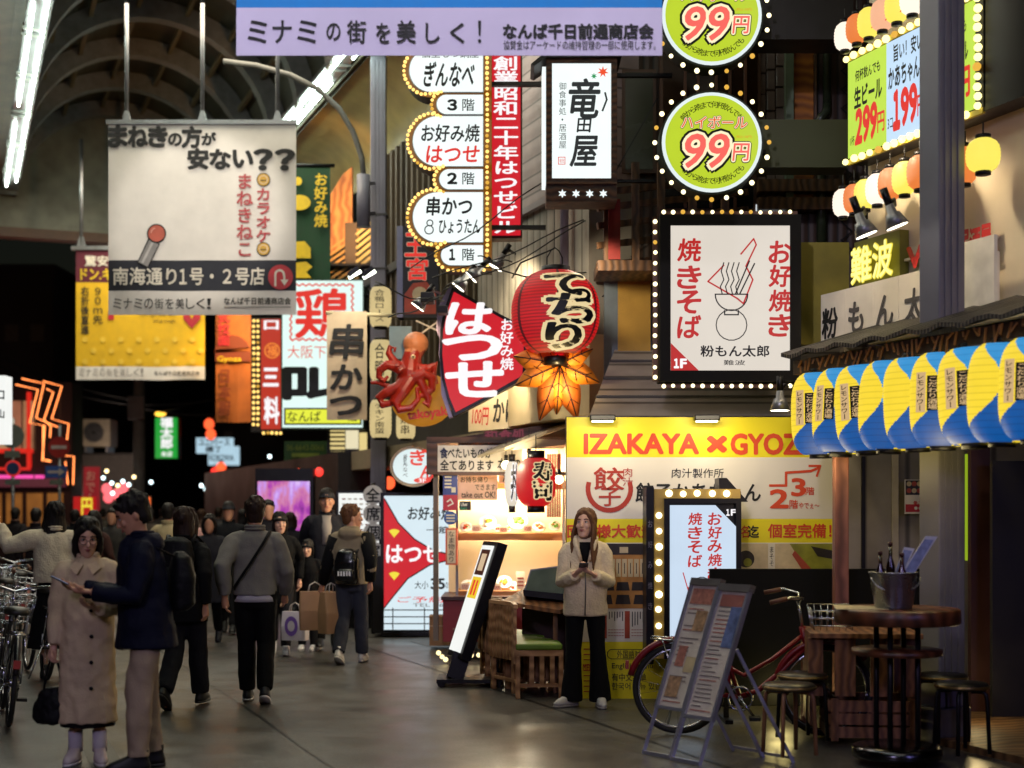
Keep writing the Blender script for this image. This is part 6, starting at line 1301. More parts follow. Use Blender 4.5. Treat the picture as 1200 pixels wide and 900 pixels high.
# aluminium menu stands
ALU = M('aluminium', '#b4b4c4', .32, .7); PAP = M('menu_sheet', '#d8ccbc', .5, var=.12, scale=9)
def menu_stand(px, py, Y, label, seed):
    b = W(px, py, Y); t = thing('menu_stand', label, 'menu stand', (b.x, b.y, 0), 0, 'aluminium menu stands'); u = Vector((.16, -.20, 0)); v = Vector((.25, .03, .845)); nn = u.cross(v).normalized(); nn = nn if nn.y < 0 else -nn; o_ = Vector((0, 0, b.z))
    Q = lambda a, c, d=0.: o_ + u*a + v*c + nn*d
    def sl(g, a0, c0, a1, c1, d0, d1, m_):
        vs = [Q(a, c, d) for d in (d0, d1) for a, c in ((a0, c0), (a1, c0), (a1, c1), (a0, c1))]; g.add(vs, [(0, 3, 2, 1), (4, 5, 6, 7), (0, 1, 5, 4), (1, 2, 6, 5), (2, 3, 7, 6), (3, 0, 4, 7)], m_)
    P(t, 'panel', lambda g: sl(g, -.45, .02, .45, .98, -.012, -.002, PAP)); P(t, 'panel_frame', lambda g: (sl(g, -.53, 0, -.45, 1, -.016, .016, ALU), sl(g, .45, 0, .53, 1, -.016, .016, ALU), sl(g, -.45, 0, .45, .025, -.016, .016, ALU), sl(g, -.53, .975, .53, 1.03, -.03, .02, M('clip_grey', '#8a8480', .4, .6))))
    rn = random.Random(seed); PFA = M('print_faded_amber', '#b08c68', .5, var=.5, scale=30); PFR = M('print_faded_rose', '#b87a68', .5, var=.35, scale=30); GLF = M('print_faded_grey', '#8a8078', .6)
    def pr(g):
        for i in range(26):
            c = .06 + i*.033
            if seed == 2 or rn.random() < .55: sl(g, -.36, c, -.36 + .3 + .4*rn.random(), c + .009, 0, .0015, GLF if rn.random() < .75 else PFR)
        if seed == 1:
            for (a0, c0, a1, c1, m_) in ((-.05, .62, .35, .78, PFA), (-.3, .34, .0, .5, PFR), (.05, .3, .4, .42, PC), (-.35, .1, .1, .26, PFA), (-.38, .83, .38, .95, PFR)): sl(g, a0, c0, a1, c1, .002, .003, m_)
        else:
            sl(g, -.38, .86, .38, .95, .002, .003, M('print_faded_red', '#a86a5c', .5)); sl(g, .05, .55, .42, .86, .002, .004, M('print_cool', '#6a78a0', .4, var=.5, scale=20))
    P(t, 'print', pr)
    for a in (-.49, .49):
        f = o_ + u*a - v*(b.z/.845); P(t, 'front_leg', lambda g: g.beam(Q(a, 0), f, .022, .022, ALU)); h = Q(a, .55, -.03); rb = Vector((f.x + .62, f.y + .10, .0)); P(t, 'rear_leg', lambda g: g.beam(h, rb, .02, .02, ALU))
    P(t, 'foot_bar', lambda g: (g.beam(o_ + u*-.49 - v*(b.z/.845) + Vector((0, 0, .012)), o_ + u*.49 - v*(b.z/.845) + Vector((0, 0, .012)), .02, .024, ALU), g.beam(o_ + u*-.49 - v*(b.z/.845) + Vector((.62, .1, .03)), o_ + u*.49 - v*(b.z/.845) + Vector((.62, .1, .03)), .018, .018, ALU)))
    return t
menu_stand(785, 832, 9.45, 'aluminium menu stand with photo menu, the rear one of the pair', 1); menu_stand(818, 843, 9.2, 'aluminium menu stand with text list and blue leaflet, the front one of the pair', 2)

# ---------------------------------------------------------------- bicycles
RUB = M('tyre_black', '#131313', .7); CHR = M('chrome', '#b8bcc4', .18, 1.)
def bicycle(loc, rz, label, col, lean=R(4), basket=True, rack=True, group=None, guard=True):
    """step-through city bicycle, front towards +x"""
    t = thing('bicycle', label, 'bicycle', loc, rz, group); t.rotation_euler.x = lean; FR = col; rw, fw, wr = Vector((-.52, 0, .34)), Vector((.53, 0, .34)), .335
    def ring(c, rr, r_, m_, g, a0=0, a1=360, y=0): n = 40 if a1 - a0 >= 360 else 20; g.tube([c + Vector((rr*math.cos(R(a0 + (a1-a0)*i/n)), y, rr*math.sin(R(a0 + (a1-a0)*i/n)))) for i in range(n+1)], r_, m_, 8)
    for c in (rw, fw):
        g = G(); ring(c, wr - .02, .02, RUB, g); wh = g.build('wheel', t); g = G(); ring(c, wr - .045, .011, CHR, g); g.build('rim', wh)
        g = G(); g.cyl(c + Vector((0, -.05, 0)), c + Vector((0, .05, 0)), .025, CHR, 10); g.build('hub', wh)
        g = G()
        for i in range(18): a = 2*math.pi*i/18; s_ = .03*(1 if i % 2 else -1); g.tube([c + Vector((.02*math.cos(a), s_, .02*math.sin(a))), c + Vector(((wr-.05)*math.cos(a + .15), 0, (wr-.05)*math.sin(a + .15)))], .0016, CHR, 3)
        o = g.build('spokes', wh)
    bb = Vector((-.08, 0, .28)); st = Vector((-.22, 0, .70)); hd = Vector((.36, 0, .80)); hb = Vector((.40, 0, .62))
    g = G(); g.tube([hb + Vector((-.01, 0, .03)), Vector((.2, 0, .46)), Vector((.05, 0, .33)), bb], .021, FR, 10); g.tube([hd + Vector((.01, 0, -.06)), Vector((.15, 0, .56)), Vector((-.05, 0, .44)), bb.lerp(st, .5)], .017, FR, 10)
    g.cyl(bb, st, .017, FR, 10); g.cyl(hd, hb, .024, FR, 12)
    for y in (-.055, .055): g.cyl(bb + Vector((0, y*.5, 0)), rw + Vector((0, y, 0)), .011, FR, 8); g.cyl(st + Vector((0.03, y*.3, -.08)), rw + Vector((0, y, 0)), .009, FR, 8)
    g.build('frame', t)
    g = G()
    for y in (-.05, .05): g.tube([hb + Vector((0, y, -.02)), hb + Vector((.05, y, -.16)), fw + Vector((0, y, 0))], .013, FR, 8)
    g.build('fork', t)
    if guard:
        g = G(); ring(rw, wr + .025, .024, FR, g, 5, 165); g.build('mudguard', t); g = G(); ring(fw, wr + .025, .024, FR, g, 40, 165); g.build('mudguard', t)
    g = G(); g.cyl(hd, hd + Vector((-.03, 0, .18)), .012, CHR, 8); hc = hd + Vector((-.03, 0, .18)); g.tube([hc + Vector((-.20, -.28, .03)), hc + Vector((-.08, -.26, .06)), hc + Vector((.02, -.14, .04)), hc, hc + Vector((.02, .14, .04)), hc + Vector((-.08, .26, .06)), hc + Vector((-.20, .28, .03))], .011, CHR, 8); hbo = g.build('handlebar', t)
    for y in (-1, 1): g = G(); g.cyl(hc + Vector((-.1, y*.265, .055)), hc + Vector((-.22, y*.283, .027)), .017, M('grip_brown', '#5a3420', .6), 10); g.build('grip', hbo)
    g = G(); g.cyl(st, st + Vector((-.03, 0, .14)), .012, CHR, 8); g.build('seat_post', t)
    g = G(); g.rings([(st + Vector((-.06, 0, .135 + .0)), .13, .09), (st + Vector((-.05, 0, .16)), .15, .10), (st + Vector((-.04, 0, .185)), .13, .085), (st + Vector((-.04, 0, .195)), .08, .05)], M('saddle_black', '#17130f', .5), 18); g.build('saddle', t)
    g = G(); ring(bb + Vector((0, -.05, 0)), .085, .008, CHR, g); g.cyl(bb + Vector((0, -.07, 0)), bb + Vector((.10, -.07, -.13)), .01, CHR, 6); g.cyl(bb + Vector((0, .07, 0)), bb + Vector((-.10, .07, .13)), .01, CHR, 6); g.cyl(bb + Vector((0, -.07, 0)), bb + Vector((0, .07, 0)), .018, CHR, 8); cr = g.build('crank', t)
    for s_ in (-1, 1): g = G(); g.box(bb + Vector((-s_*.10 - .04, s_*.07 - (.0 if s_ > 0 else .08), s_*.13 - .012)), bb + Vector((-s_*.10 + .04, s_*.07 + (.08 if s_ > 0 else .0), s_*.13 + .012)), RUB); g.build('pedal', cr)
    g = G(); g.tube([rw + Vector((0, -.05, .04)), bb + Vector((0, -.05, .085)), bb + Vector((.08, -.05, 0)), bb + Vector((0, -.05, -.085)), rw + Vector((0, -.05, -.04))], .006, BLKM, 5); g.build('chain', t)
    g = G(); g.cyl(rw + Vector((-.02, .06, 0)), (-.60, .17, .01 + lean*.17), .009, CHR, 6); g.build('kickstand', t)
    if rack:
        g = G()
        for y in (-.06, .06): g.cyl(st + Vector((-.06, y, -.02)), rw + Vector((-.20, y, .37)), .007, CHR, 6); g.cyl(rw + Vector((0, y, 0)), rw + Vector((-.12, y, .365)), .006, CHR, 6)
        for i in range(4): g.cyl((rw.x + .15 - i*.1, -.06, .71), (rw.x + .15 - i*.1, .06, .71), .006, CHR, 6)
        g.build('carrier', t)
    g = G(); g.box(rw + Vector((-.385, -.025, .14)), rw + Vector((-.36, .025, .2)), M('reflector_red', '#d01818', .2, em='#d01818', es=.08)); g.build('reflector', t)
    if basket:
        g = G(); bx = hd + Vector((.20, 0, .02))
        for k in range(5):
            f = k/4; a, b_ = .12 + .03*f, .15 + .03*f; z = bx.z - .1 + .22*f
            g.tube([(bx.x - a, -b_, z), (bx.x + a, -b_, z), (bx.x + a, b_, z), (bx.x - a, b_, z), (bx.x - a, -b_, z)], .004, CHR, 4)
        for sx, sy in [(i/3 - 1, -1) for i in range(7)] + [(i/3 - 1, 1) for i in range(7)] + [(-1, i/3 - 1) for i in range(7)] + [(1, i/3 - 1) for i in range(7)]: g.cyl((bx.x + sx*.12, sy*.15, bx.z - .1), (bx.x + sx*.15, sy*.18, bx.z + .12), .003, CHR, 4)
        g.build('basket', t)
    return t
BRED = M('bicycle_red', '#7a0e18', .35, var=.1); BWH = M('bicycle_white', '#cfcfd2', .3); BBK = M('bicycle_black', '#15151a', .3); BDG = M('bicycle_brown', '#3a2c24', .4)
o = W(880, 600, 10.3); bicycle((o.x, o.y, 0), R(-6), 'red city bicycle with wire basket parked behind the menu stands', BRED)
def bike_at(px, py, rz, label, col, basket=True): o = W(px, py, 2700/(py - 600)); bicycle((o.x, o.y, 0), rz, label, col, R(5), basket, True, 'bicycles parked along the left edge')
bike_at(42, 792, R(118), 'white bicycle with red rear reflector, behind the black one at the left edge', BWH); bike_at(6, 842, R(112), 'black bicycle nearest the view at the left edge', BBK); bike_at(-4, 770, R(114), 'brown bicycle in the far part of the row beside the white one', BDG); bike_at(12, 752, R(116), 'dark bicycle furthest up the row at the left edge', BBK)
# ---------------------------------------------------------------- lights and signs at the far end of the street
q = Pix(195, 537, 46); r = thing('green_sign', 'green lit vertical sign with white characters far down the street', 'sign', q.loc)
P(r, 'cabinet', lambda g: q.slab(g, 181, 488, 209, 538, -.4, -.01, BLKM)); P(r, 'lit_face', lambda g: q.slab(g, 182, 489.5, 208, 537, 0, .02, E('lit_emerald', '#12a838', .75)))
P(r, 'lettering', lambda g: (q.col(g, '福太郎', 188, 489, 203, 526, WHTE, .03, .05), q.text(g, '本店', 189, 529, 202, 535, WHTE, .03, .03)))
q = Pix(255, 531, 52); r = thing('white_sign', 'pale blue lit sign with two rows of dark lettering far down the street', 'sign', q.loc); ICE = E('lit_steel_blue', '#b4d4e4', .85)
P(r, 'lit_face', lambda g: q.slab(g, 230, 513, 272, 531, -.3, .02, ICE)); P(r, 'lettering', lambda g: (q.text(g, 'ユニバース', 233, 514, 269, 522, LBLK, .03, .04), q.text(g, '横丁', 241, 523, 260, 530, LBLK, .03, .04)))
q = Pix(262, 545, 54); r = thing('white_sign', 'lower pale sign peeping out under the blue lit one far down the street', 'sign', q.loc); P(r, 'lit_face', lambda g: q.poly(g, [(244, 532), (272, 530), (272, 523), (279, 523), (279, 545), (244, 545)], -.3, .02, ICE)); P(r, 'lettering', lambda g: q.text(g, 'KOKOWA', 246, 533, 274, 540, LBLK, .03, .03))
FLR = E('far_red', '#ff3a30', 1.5, sample=False); FLP = E('far_pink', '#ff6a70', 1.3, sample=False); FLO = E('far_orange', '#ff5a30', 1.6, sample=False); FLW = E('far_white', '#dffaff', 4, sample=False)
def glow_lantern(px, py, rr, Y, m, label, grp, sq=(1, 1, 1.1), nm_='paper_lantern'):
    q = Pix(px, py, Y); r = thing(nm_, label, 'lantern', q.loc, group=grp); R0 = rr*q.k
    P(r, 'globe', lambda g: g.ball((0, 0, 0), R0, m, 14, sq)); P(r, 'cap', lambda g: (g.cyl((0, 0, R0*.98*sq[2]), (0, 0, R0*1.2*sq[2]), R0*.4, BLKM, 10), g.cyl((0, 0, -R0*1.15*sq[2]), (0, 0, -R0*.98*sq[2]), R0*.4, BLKM, 10))); P(r, 'cord', lambda g: g.cyl((0, 0, R0*1.2*sq[2]), (0, 0, R0*1.9*sq[2]), .01, CORD, 4))
far = [(245, 497, 6, FLO, 'red orange lantern topmost above the pale blue sign'), (247, 509, 6, FLO, 'orange lantern just over the pale blue sign'), (259, 548, 6, FLO, 'orange lantern under the pale blue sign'), (263, 558, 6, FLO, 'lowest orange lantern under the pale blue sign'), (252, 553, 5, FLR, 'deep red lantern left of the low orange pair')]
for x, y, rr, m, l in far: glow_lantern(x, y, rr, 50, m, l, 'glowing lanterns far down the street')
for i, (x, y, rr) in enumerate(((125, 573, 6), (145, 572, 6), (138, 579, 6.5), (127, 583, 6), (151, 582, 6))): glow_lantern(x, y, rr, 44, FLP, ('upper left', 'upper right', 'middle', 'lower left', 'lower right')[i] + ' pink lantern of the cluster behind the red flag', 'pink lanterns behind the red flag')
WB = [(125, 552), (121, 560), (131, 566), (138, 569), (151, 568), (144, 564), (157, 559), (177, 565), (104, 562), (78, 563), (132, 578), (236, 569), (242, 573), (246, 572), (16, 471), (38, 475), (241, 573), (70, 531), (285, 584), (316, 535)]
for i, (x, y) in enumerate(WB):
    q = Pix(x, y, 42); r = thing('street_bulb', 'small distant bulb, one of the many dots of light down the street', 'lamp', q.loc, group='distant dots of light'); P(r, 'globe', lambda g: g.ball((0, 0, 0), 2.2*q.k, FLW if i % 3 else E('far_warm', '#ffe2a0', 4, sample=False), 10)); P(r, 'socket', lambda g: g.cyl((0, 0, 2*q.k), (0, 0, 3.4*q.k), .7*q.k, BLKM, 6))
q = Pix(188, 485, 45); r = thing('street_lamp', 'small yellow street lamp over the green lit sign', 'lamp', q.loc); P(r, 'head', lambda g: g.ball((0, 0, 0), .14, E('lamp_amber', '#ffc040', 2), 10, (1.3, 1, .6))); P(r, 'arm', lambda g: g.cyl((0, 0, .05), (.9, .2, .3), .03, DARK, 6))
# shop with neon at the left end
q = Pix(30, 660, 40); r = thing('neon_shop', 'shop front with warm curtains and pink strip light far down the street', 'shop', (q.loc.x, 40, 0)); oz = Vector((0, 0, q.loc.z))
def nb(parent, name, x0, y0, x1, y1, d0, d1, m): g = G(); a = q.p(x0, y1, d0) + oz; b = q.p(x1, y0, d1) + oz; g.box(a, b, m); return g.build(name, parent)
nb(r, 'wall', -90, 448, 84, 668, -1.0, 0, M('neon_wall', '#1c0c0c', .7, var=.3, scale=1))
for i in range(3): nb(r, 'curtain', -4 + i*16, 470, 9 + i*16, 528, .0, .08, E('curtain_glow' + str(i), ('#d8a878', '#c07858', '#c88a60')[i], .5, var=.35, scale=2))
nb(r, 'red_frame', -30, 526, 40, 531, .0, .2, E('frame_red', '#e02418', .8)); nb(r, 'red_frame', 34, 460, 37, 548, .0, .2, MATS['frame_red']); nb(r, 'red_frame', -30, 548, 36, 551, .0, .2, MATS['frame_red'])
nb(r, 'pink_strip', -60, 557, 52, 561, .0, .3, E('strip_pink', '#ff50b0', .95)); nb(r, 'fascia', -90, 561, 78, 571, .0, .35, E('fascia_dim', '#8a3a50', .22))
for i in range(5): nb(r, 'window', -40 + i*24, 578, -22 + i*24, 640, .0, .05, E('shop_window_amber', '#a86828', .42, var=.5, scale=1.2))
lamp('neon_shop_light', 'POINT', (q.loc.x + .2, 37.5, 3.0), 60, (1, .35, .25), .4)
# zigzag neon
NEO = E('neon_orange', '#ff8a48', 3.4); q = Pix(60, 560, 37.5); r = thing('neon_sign', 'zigzag double outline neon sign glowing orange over the left shop', 'neon sign', q.loc)
for pts in ([(20, 451), (46, 457), (36, 496), (54, 499), (51, 540), (61, 541), (61, 540)], [(27, 444), (53, 450), (44, 490), (72, 502), (72, 510)], [(52, 447), (74, 453), (62, 491), (82, 497), (79, 522)], [(56, 456), (64, 460), (53, 492), (61, 500), (60, 513)], [(52, 499), (52, 538), (60, 540)], [(77, 534), (88, 535), (87, 568)], [(78, 541), (81, 568)]):
    g = G(); g.tube([q.p(x, y, .1) for x, y in pts], 0.62*q.k, NEO, 6); g.build('neon_tube', r)
P(r, 'mounting_frame', lambda g: (q.line(g, [(40, 444), (40, 560)], 1.4, 0, DARK), q.line(g, [(70, 450), (70, 560)], 1.4, 0, DARK)))
lamp('neon_light', 'POINT', W(56, 510, 36.5), 14, (1, .4, .2), .5)
# road signs
q = Pix(14, 630, 27); r = thing('road_sign', 'grey pole with blank disc and small blue no parking disc at the left edge', 'road sign', (q.loc.x, 27, 0)); oz = Vector((0, 0, q.loc.z))
def OZ(fn):
    def f(g): fn(g); n0 = 0; g.v = [(v[0], v[1], v[2] + oz.z) for v in g.v]
    return f
P(r, 'pole', lambda g: g.cyl((0, 0.05, 0), (0, .05, 3.4), .035, GRYM, 8)); P(r, 'grey_disc', OZ(lambda g: q.poly(g, disc(14, 511, 14, 28), -.02, .0, M('sign_back', '#5a6058', .5)))); P(r, 'plate', OZ(lambda g: q.slab(g, 5, 528, 23, 536, -.02, 0, MATS['sign_back'])))
P(r, 'blue_disc', OZ(lambda g: (q.poly(g, disc(15, 549, 9.5, 24), -.02, .0, M('sign_red', '#8a2430', .5)), q.poly(g, disc(15, 549, 7.4, 24), .001, .006, M('sign_blue', '#26365e', .5))))); P(r, 'small_plate', OZ(lambda g: q.slab(g, 6, 562, 23, 568, -.02, 0, MATS['sign_back'])))
q = Pix(69, 630, 29); r = thing('road_sign', 'red no entry disc over a blue one way arrow plate at the street mouth', 'road sign', (q.loc.x, 29, 0)); oz = Vector((0, 0, q.loc.z))
P(r, 'pole', lambda g: g.cyl((0, 0.05, 0), (0, .05, 3.4), .035, GRYM, 8)); P(r, 'no_entry_disc', OZ(lambda g: (q.poly(g, disc(69, 524, 12.5, 28), -.02, .0, M('sign_red2', '#8a1a14', .5)), q.slab(g, 60, 522, 78, 526, .001, .006, M('sign_white', '#a89c98', .5)))))
P(r, 'arrow_plate', OZ(lambda g: (q.slab(g, 53, 546, 78, 560, -.02, .0, M('sign_blue2', '#2a4a8c', .5)), q.slab(g, 56, 551.5, 70, 554.5, .001, .006, MATS['sign_white']), q.flat(g, [(69, 548), (76, 553), (69, 558)], .008, MATS['sign_white'])))); P(r, 'text_plate', OZ(lambda g: q.slab(g, 58, 562, 74, 568, -.02, 0, MATS['sign_back'])))
q = Pix(3, 520, 21); r = thing('white_sign', 'lit white sign cut off by the left edge of the picture', 'sign', q.loc); P(r, 'lit_face', lambda g: q.slab(g, -22, 440, 6, 520, -.3, 0, MATS['lit_white_soft'])); P(r, 'lettering', lambda g: (q.text(g, '口', -3, 458, 5, 468, LBLK, .006, .04), q.text(g, '山', -3, 480, 5, 490, LBLK, .006, .04)))
# wall with air conditioner, flag, utility pole
q = Pix(120, 640, 48); r = thing('grey_wall', 'low dim grey building front with an outdoor unit above it', 'building', (q.loc.x, 48, 0)); oz = Vector((0, 0, q.loc.z)); P(r, 'wall', OZ(lambda g: q.slab(g, 84, 533, 157, 668, -1, 0, M('dim_grey_wall', '#5c5854', .7, var=.2)))); P(r, 'coping', OZ(lambda g: q.slab(g, 83, 531, 158, 533, -1, .1, DARK)))
q = Pix(112, 524, 46.8); r = thing('air_conditioner', 'cream outdoor air conditioner unit on a bracket over the grey front', 'air conditioner', q.loc); P(r, 'casing', lambda g: q.slab(g, 97, 491, 129, 523, -.9, 0, M('ac_cream', '#8a8270', .5), .02)); P(r, 'fan_grille', lambda g: (q.poly(g, disc(110, 507, 11.5, 28), .0, .03, M('ac_fan', '#1c1c1e', .5)), [q.line(g, disc(110, 507, k, 20), .5, .035, GRYM, True) for k in (4, 7, 10)])); P(r, 'bracket', lambda g: (q.slab(g, 99, 523, 101, 530, -.8, 0, GRYM), q.slab(g, 124, 523, 126, 530, -.8, 0, GRYM)))
lamp('yard_light', 'POINT', W(120, 545, 45), 90, (1, .75, .6), .3)
q = Pix(108, 600, 40); r = thing('flag_banner', 'red upright flag banner with pale characters before the pink lanterns', 'flag', q.loc); P(r, 'pole', lambda g: g.cyl(q.p(97, 640), q.p(97, 545), .03, GRYM, 6)); cloth(q, 97, 547, 117, 600, lambda v: E('flag_red', '#a81c28', .45, var=.2), .04, 6, 12, seed=2).build('cloth', r); P(r, 'lettering', lambda g: q.col(g, 'おでん', 101, 551, 113, 590, CRML, .06, .03))
q = Pix(163, 640, 43); r = thing('utility_pole', 'tall grey utility pole rising behind the pink lanterns', 'pole', (q.loc.x, 43, 0)); P(r, 'pole', lambda g: g.tube([(0, 0, 0), (0, 0, 8.5)], [.2, .16], M('pole_concrete', '#5a5652', .7), 12)); P(r, 'crossarm', lambda g: g.box((-.7, -.05, 7.2), (.7, .05, 7.32), DARK)); P(r, 'junction_box', lambda g: g.box((-.25, -.4, 4.4), (.25, -.2, 5.1), M('box_grey', '#4a4a4c', .5), bev=.02))
q = Pix(171, 592, 40); r = thing('pennant', 'small glowing orange pennant by the utility pole', 'pennant', q.loc); P(r, 'cloth', lambda g: q.poly(g, [(165, 581), (177, 583), (176, 592), (169, 590)], -.03, 0, E('pennant_orange', '#ff6a2a', 1.0))); P(r, 'pole', lambda g: g.cyl(q.p(177, 581), q.p(177, 640), .02, GRYM, 6))
q = Pix(100, 592, 36); r = thing('neon_sign', 'small red and yellow outlined neon character sign above the crowd', 'neon sign', q.loc); P(r, 'cabinet', lambda g: q.slab(g, 86, 582, 110, 604, -.2, 0, E('cab_red_glow', '#c01818', .7))); P(r, 'lettering', lambda g: q.text(g, '円', 96, 584, 108, 603, LYL2, .02, .04))
q = Pix(150, 470, 44); r = thing('overhead_cable', 'sagging dark overhead cables crossing the far street', 'cable', q.loc)
for a, b in (((-40, 395), (163, 470)), ((-40, 410), (163, 476)), ((163, 474), (330, 440)), ((163, 478), (330, 470))): P(r, 'strand', lambda g: g.tube([q.p(a[0] + (b[0]-a[0])*i/10, a[1] + (b[1]-a[1])*i/10 + 12*math.sin(math.pi*i/10)) for i in range(11)], .02, CORD, 4))
# lit shop slats on the right side before the crowd
q = Pix(408, 532, 25.2); r = thing('slatted_window', 'cream lit slatted window band under the chicken sign', 'window', q.loc)
P(r, 'frame', lambda g: q.slab(g, 383, 498, 432, 533, -.1, -.02, DARK)); P(r, 'pane', lambda g: (q.slab(g, 387, 503, 404, 529, -.02, 0, E('slat_glow', '#f0d890', .8)), q.slab(g, 405, 500, 420, 526, -.02, 0, E('slat_glow2', '#f4e8c0', .8)), q.slab(g, 421, 507, 430, 529, -.02, 0, MATS['slat_glow'])))
P(r, 'slat', lambda g: [q.slab(g, 385, 506 + i*5.2, 404.5, 508 + i*5.2, .001, .06, DARK) for i in range(5)])
for i, (x, y, rr, m) in enumerate(((300, 584, 5, FLR), (350, 553, 4, FLO), (374, 553, 5, FLR), (456, 566, 7, FLO))): glow_lantern(x, y, rr, 23 if x > 340 else 30, m, ('red lantern left of the LED screen', 'small orange lantern under the green info sign', 'red lantern beside the slatted window', 'orange lantern by the oval sign')[i], 'lanterns between the mid street signs')

# ---------------------------------------------------------------- people
SKIN = M('skin', '#c08a6a', .5, var=.08, scale=20); SKIN2 = M('skin_light', '#d0a084', .48, var=.06, scale=20); EYEW = M('eye_white', '#d8d4ce', .3); IRIS = M('iris', '#1a0f0a', .2); LIP = M('lip', '#9a4a44', .45)
def hairm(n, c): return M(n, c, .6, spec=.25, var=.35, scale=40, stretch=(1, 1, .12), bump=.25, bscale=70)
HBK = hairm('hair_black', '#15100e'); HBR = hairm('hair_brown', '#5e3c22'); HDB = hairm('hair_dark_brown', '#2a1a12')
def fab(n, c, r_=.8, b=.25, sc=90): return M(n, c, r_, var=.14, scale=5, bump=b, bscale=sc, spec=.15)
def ik(a, c, l1, l2, hint):
    d = c - a; L_ = max(.05, min(d.length, (l1 + l2)*.998)); d.normalize(); x = (l1*l1 - l2*l2 + L_*L_)/(2*L_); h = math.sqrt(max(0, l1*l1 - x*x)); p = hint - d*hint.dot(d)
    p = p.normalized() if p.length > 1e-5 else Vector((0, -1, 0)); return a + d*x + p*h, a + d*L_
def hand(g, w_, d, n, curl, mat, side):
    """palm, four fingers and thumb; d along the forearm, n the palm normal, side +1/-1 for the thumb side"""
    d = d.normalized(); n = (n - d*n.dot(d)).normalized(); l = d.cross(n)*side
    g.tube([w_ - d*.02, w_ + d*.02, w_ + d*.055, w_ + d*.088], [.024, .033, .040, .034], mat, 12, ell=.5) if abs(n.z) > .7 or abs(n.y) > .7 else g.tube([w_ - d*.02, w_ + d*.02, w_ + d*.055, w_ + d*.088], [.022, .028, .033, .030], mat, 12, ell=.75)
    for i, (o, ln) in enumerate(((.030, .068), (.010, .078), (-.010, .072), (-.029, .056))):
        p = w_ + d*.075 + l*o; pts = [p]; a = R(curl*.4)
        for k in range(3):
            p = p + (d*math.cos(a) + n*math.sin(a))*(ln/3*(1.15 - .12*k)); pts.append(p); a += R(curl)
        g.tube(pts, [.0095, .009, .0085, .007], mat, 7)
    p = w_ + d*.03 + l*.03; g.tube([p - l*.015, p + l*.018 + d*.02 + n*.012, p + l*.022 + d*.045 + n*.026, p + l*.014 + d*.06 + n*.034], [.013, .0115, .010, .008], mat, 8)
HEADR = [(-.118, .022, .028, -.058), (-.108, .036, .046, -.045), (-.088, .050, .066, -.026), (-.05, .063, .084, -.010), (0, .072, .094, 0), (.04, .075, .099, .003), (.08, .067, .090, .006), (.108, .045, .060, .008), (.122, .012, .016, .01)]
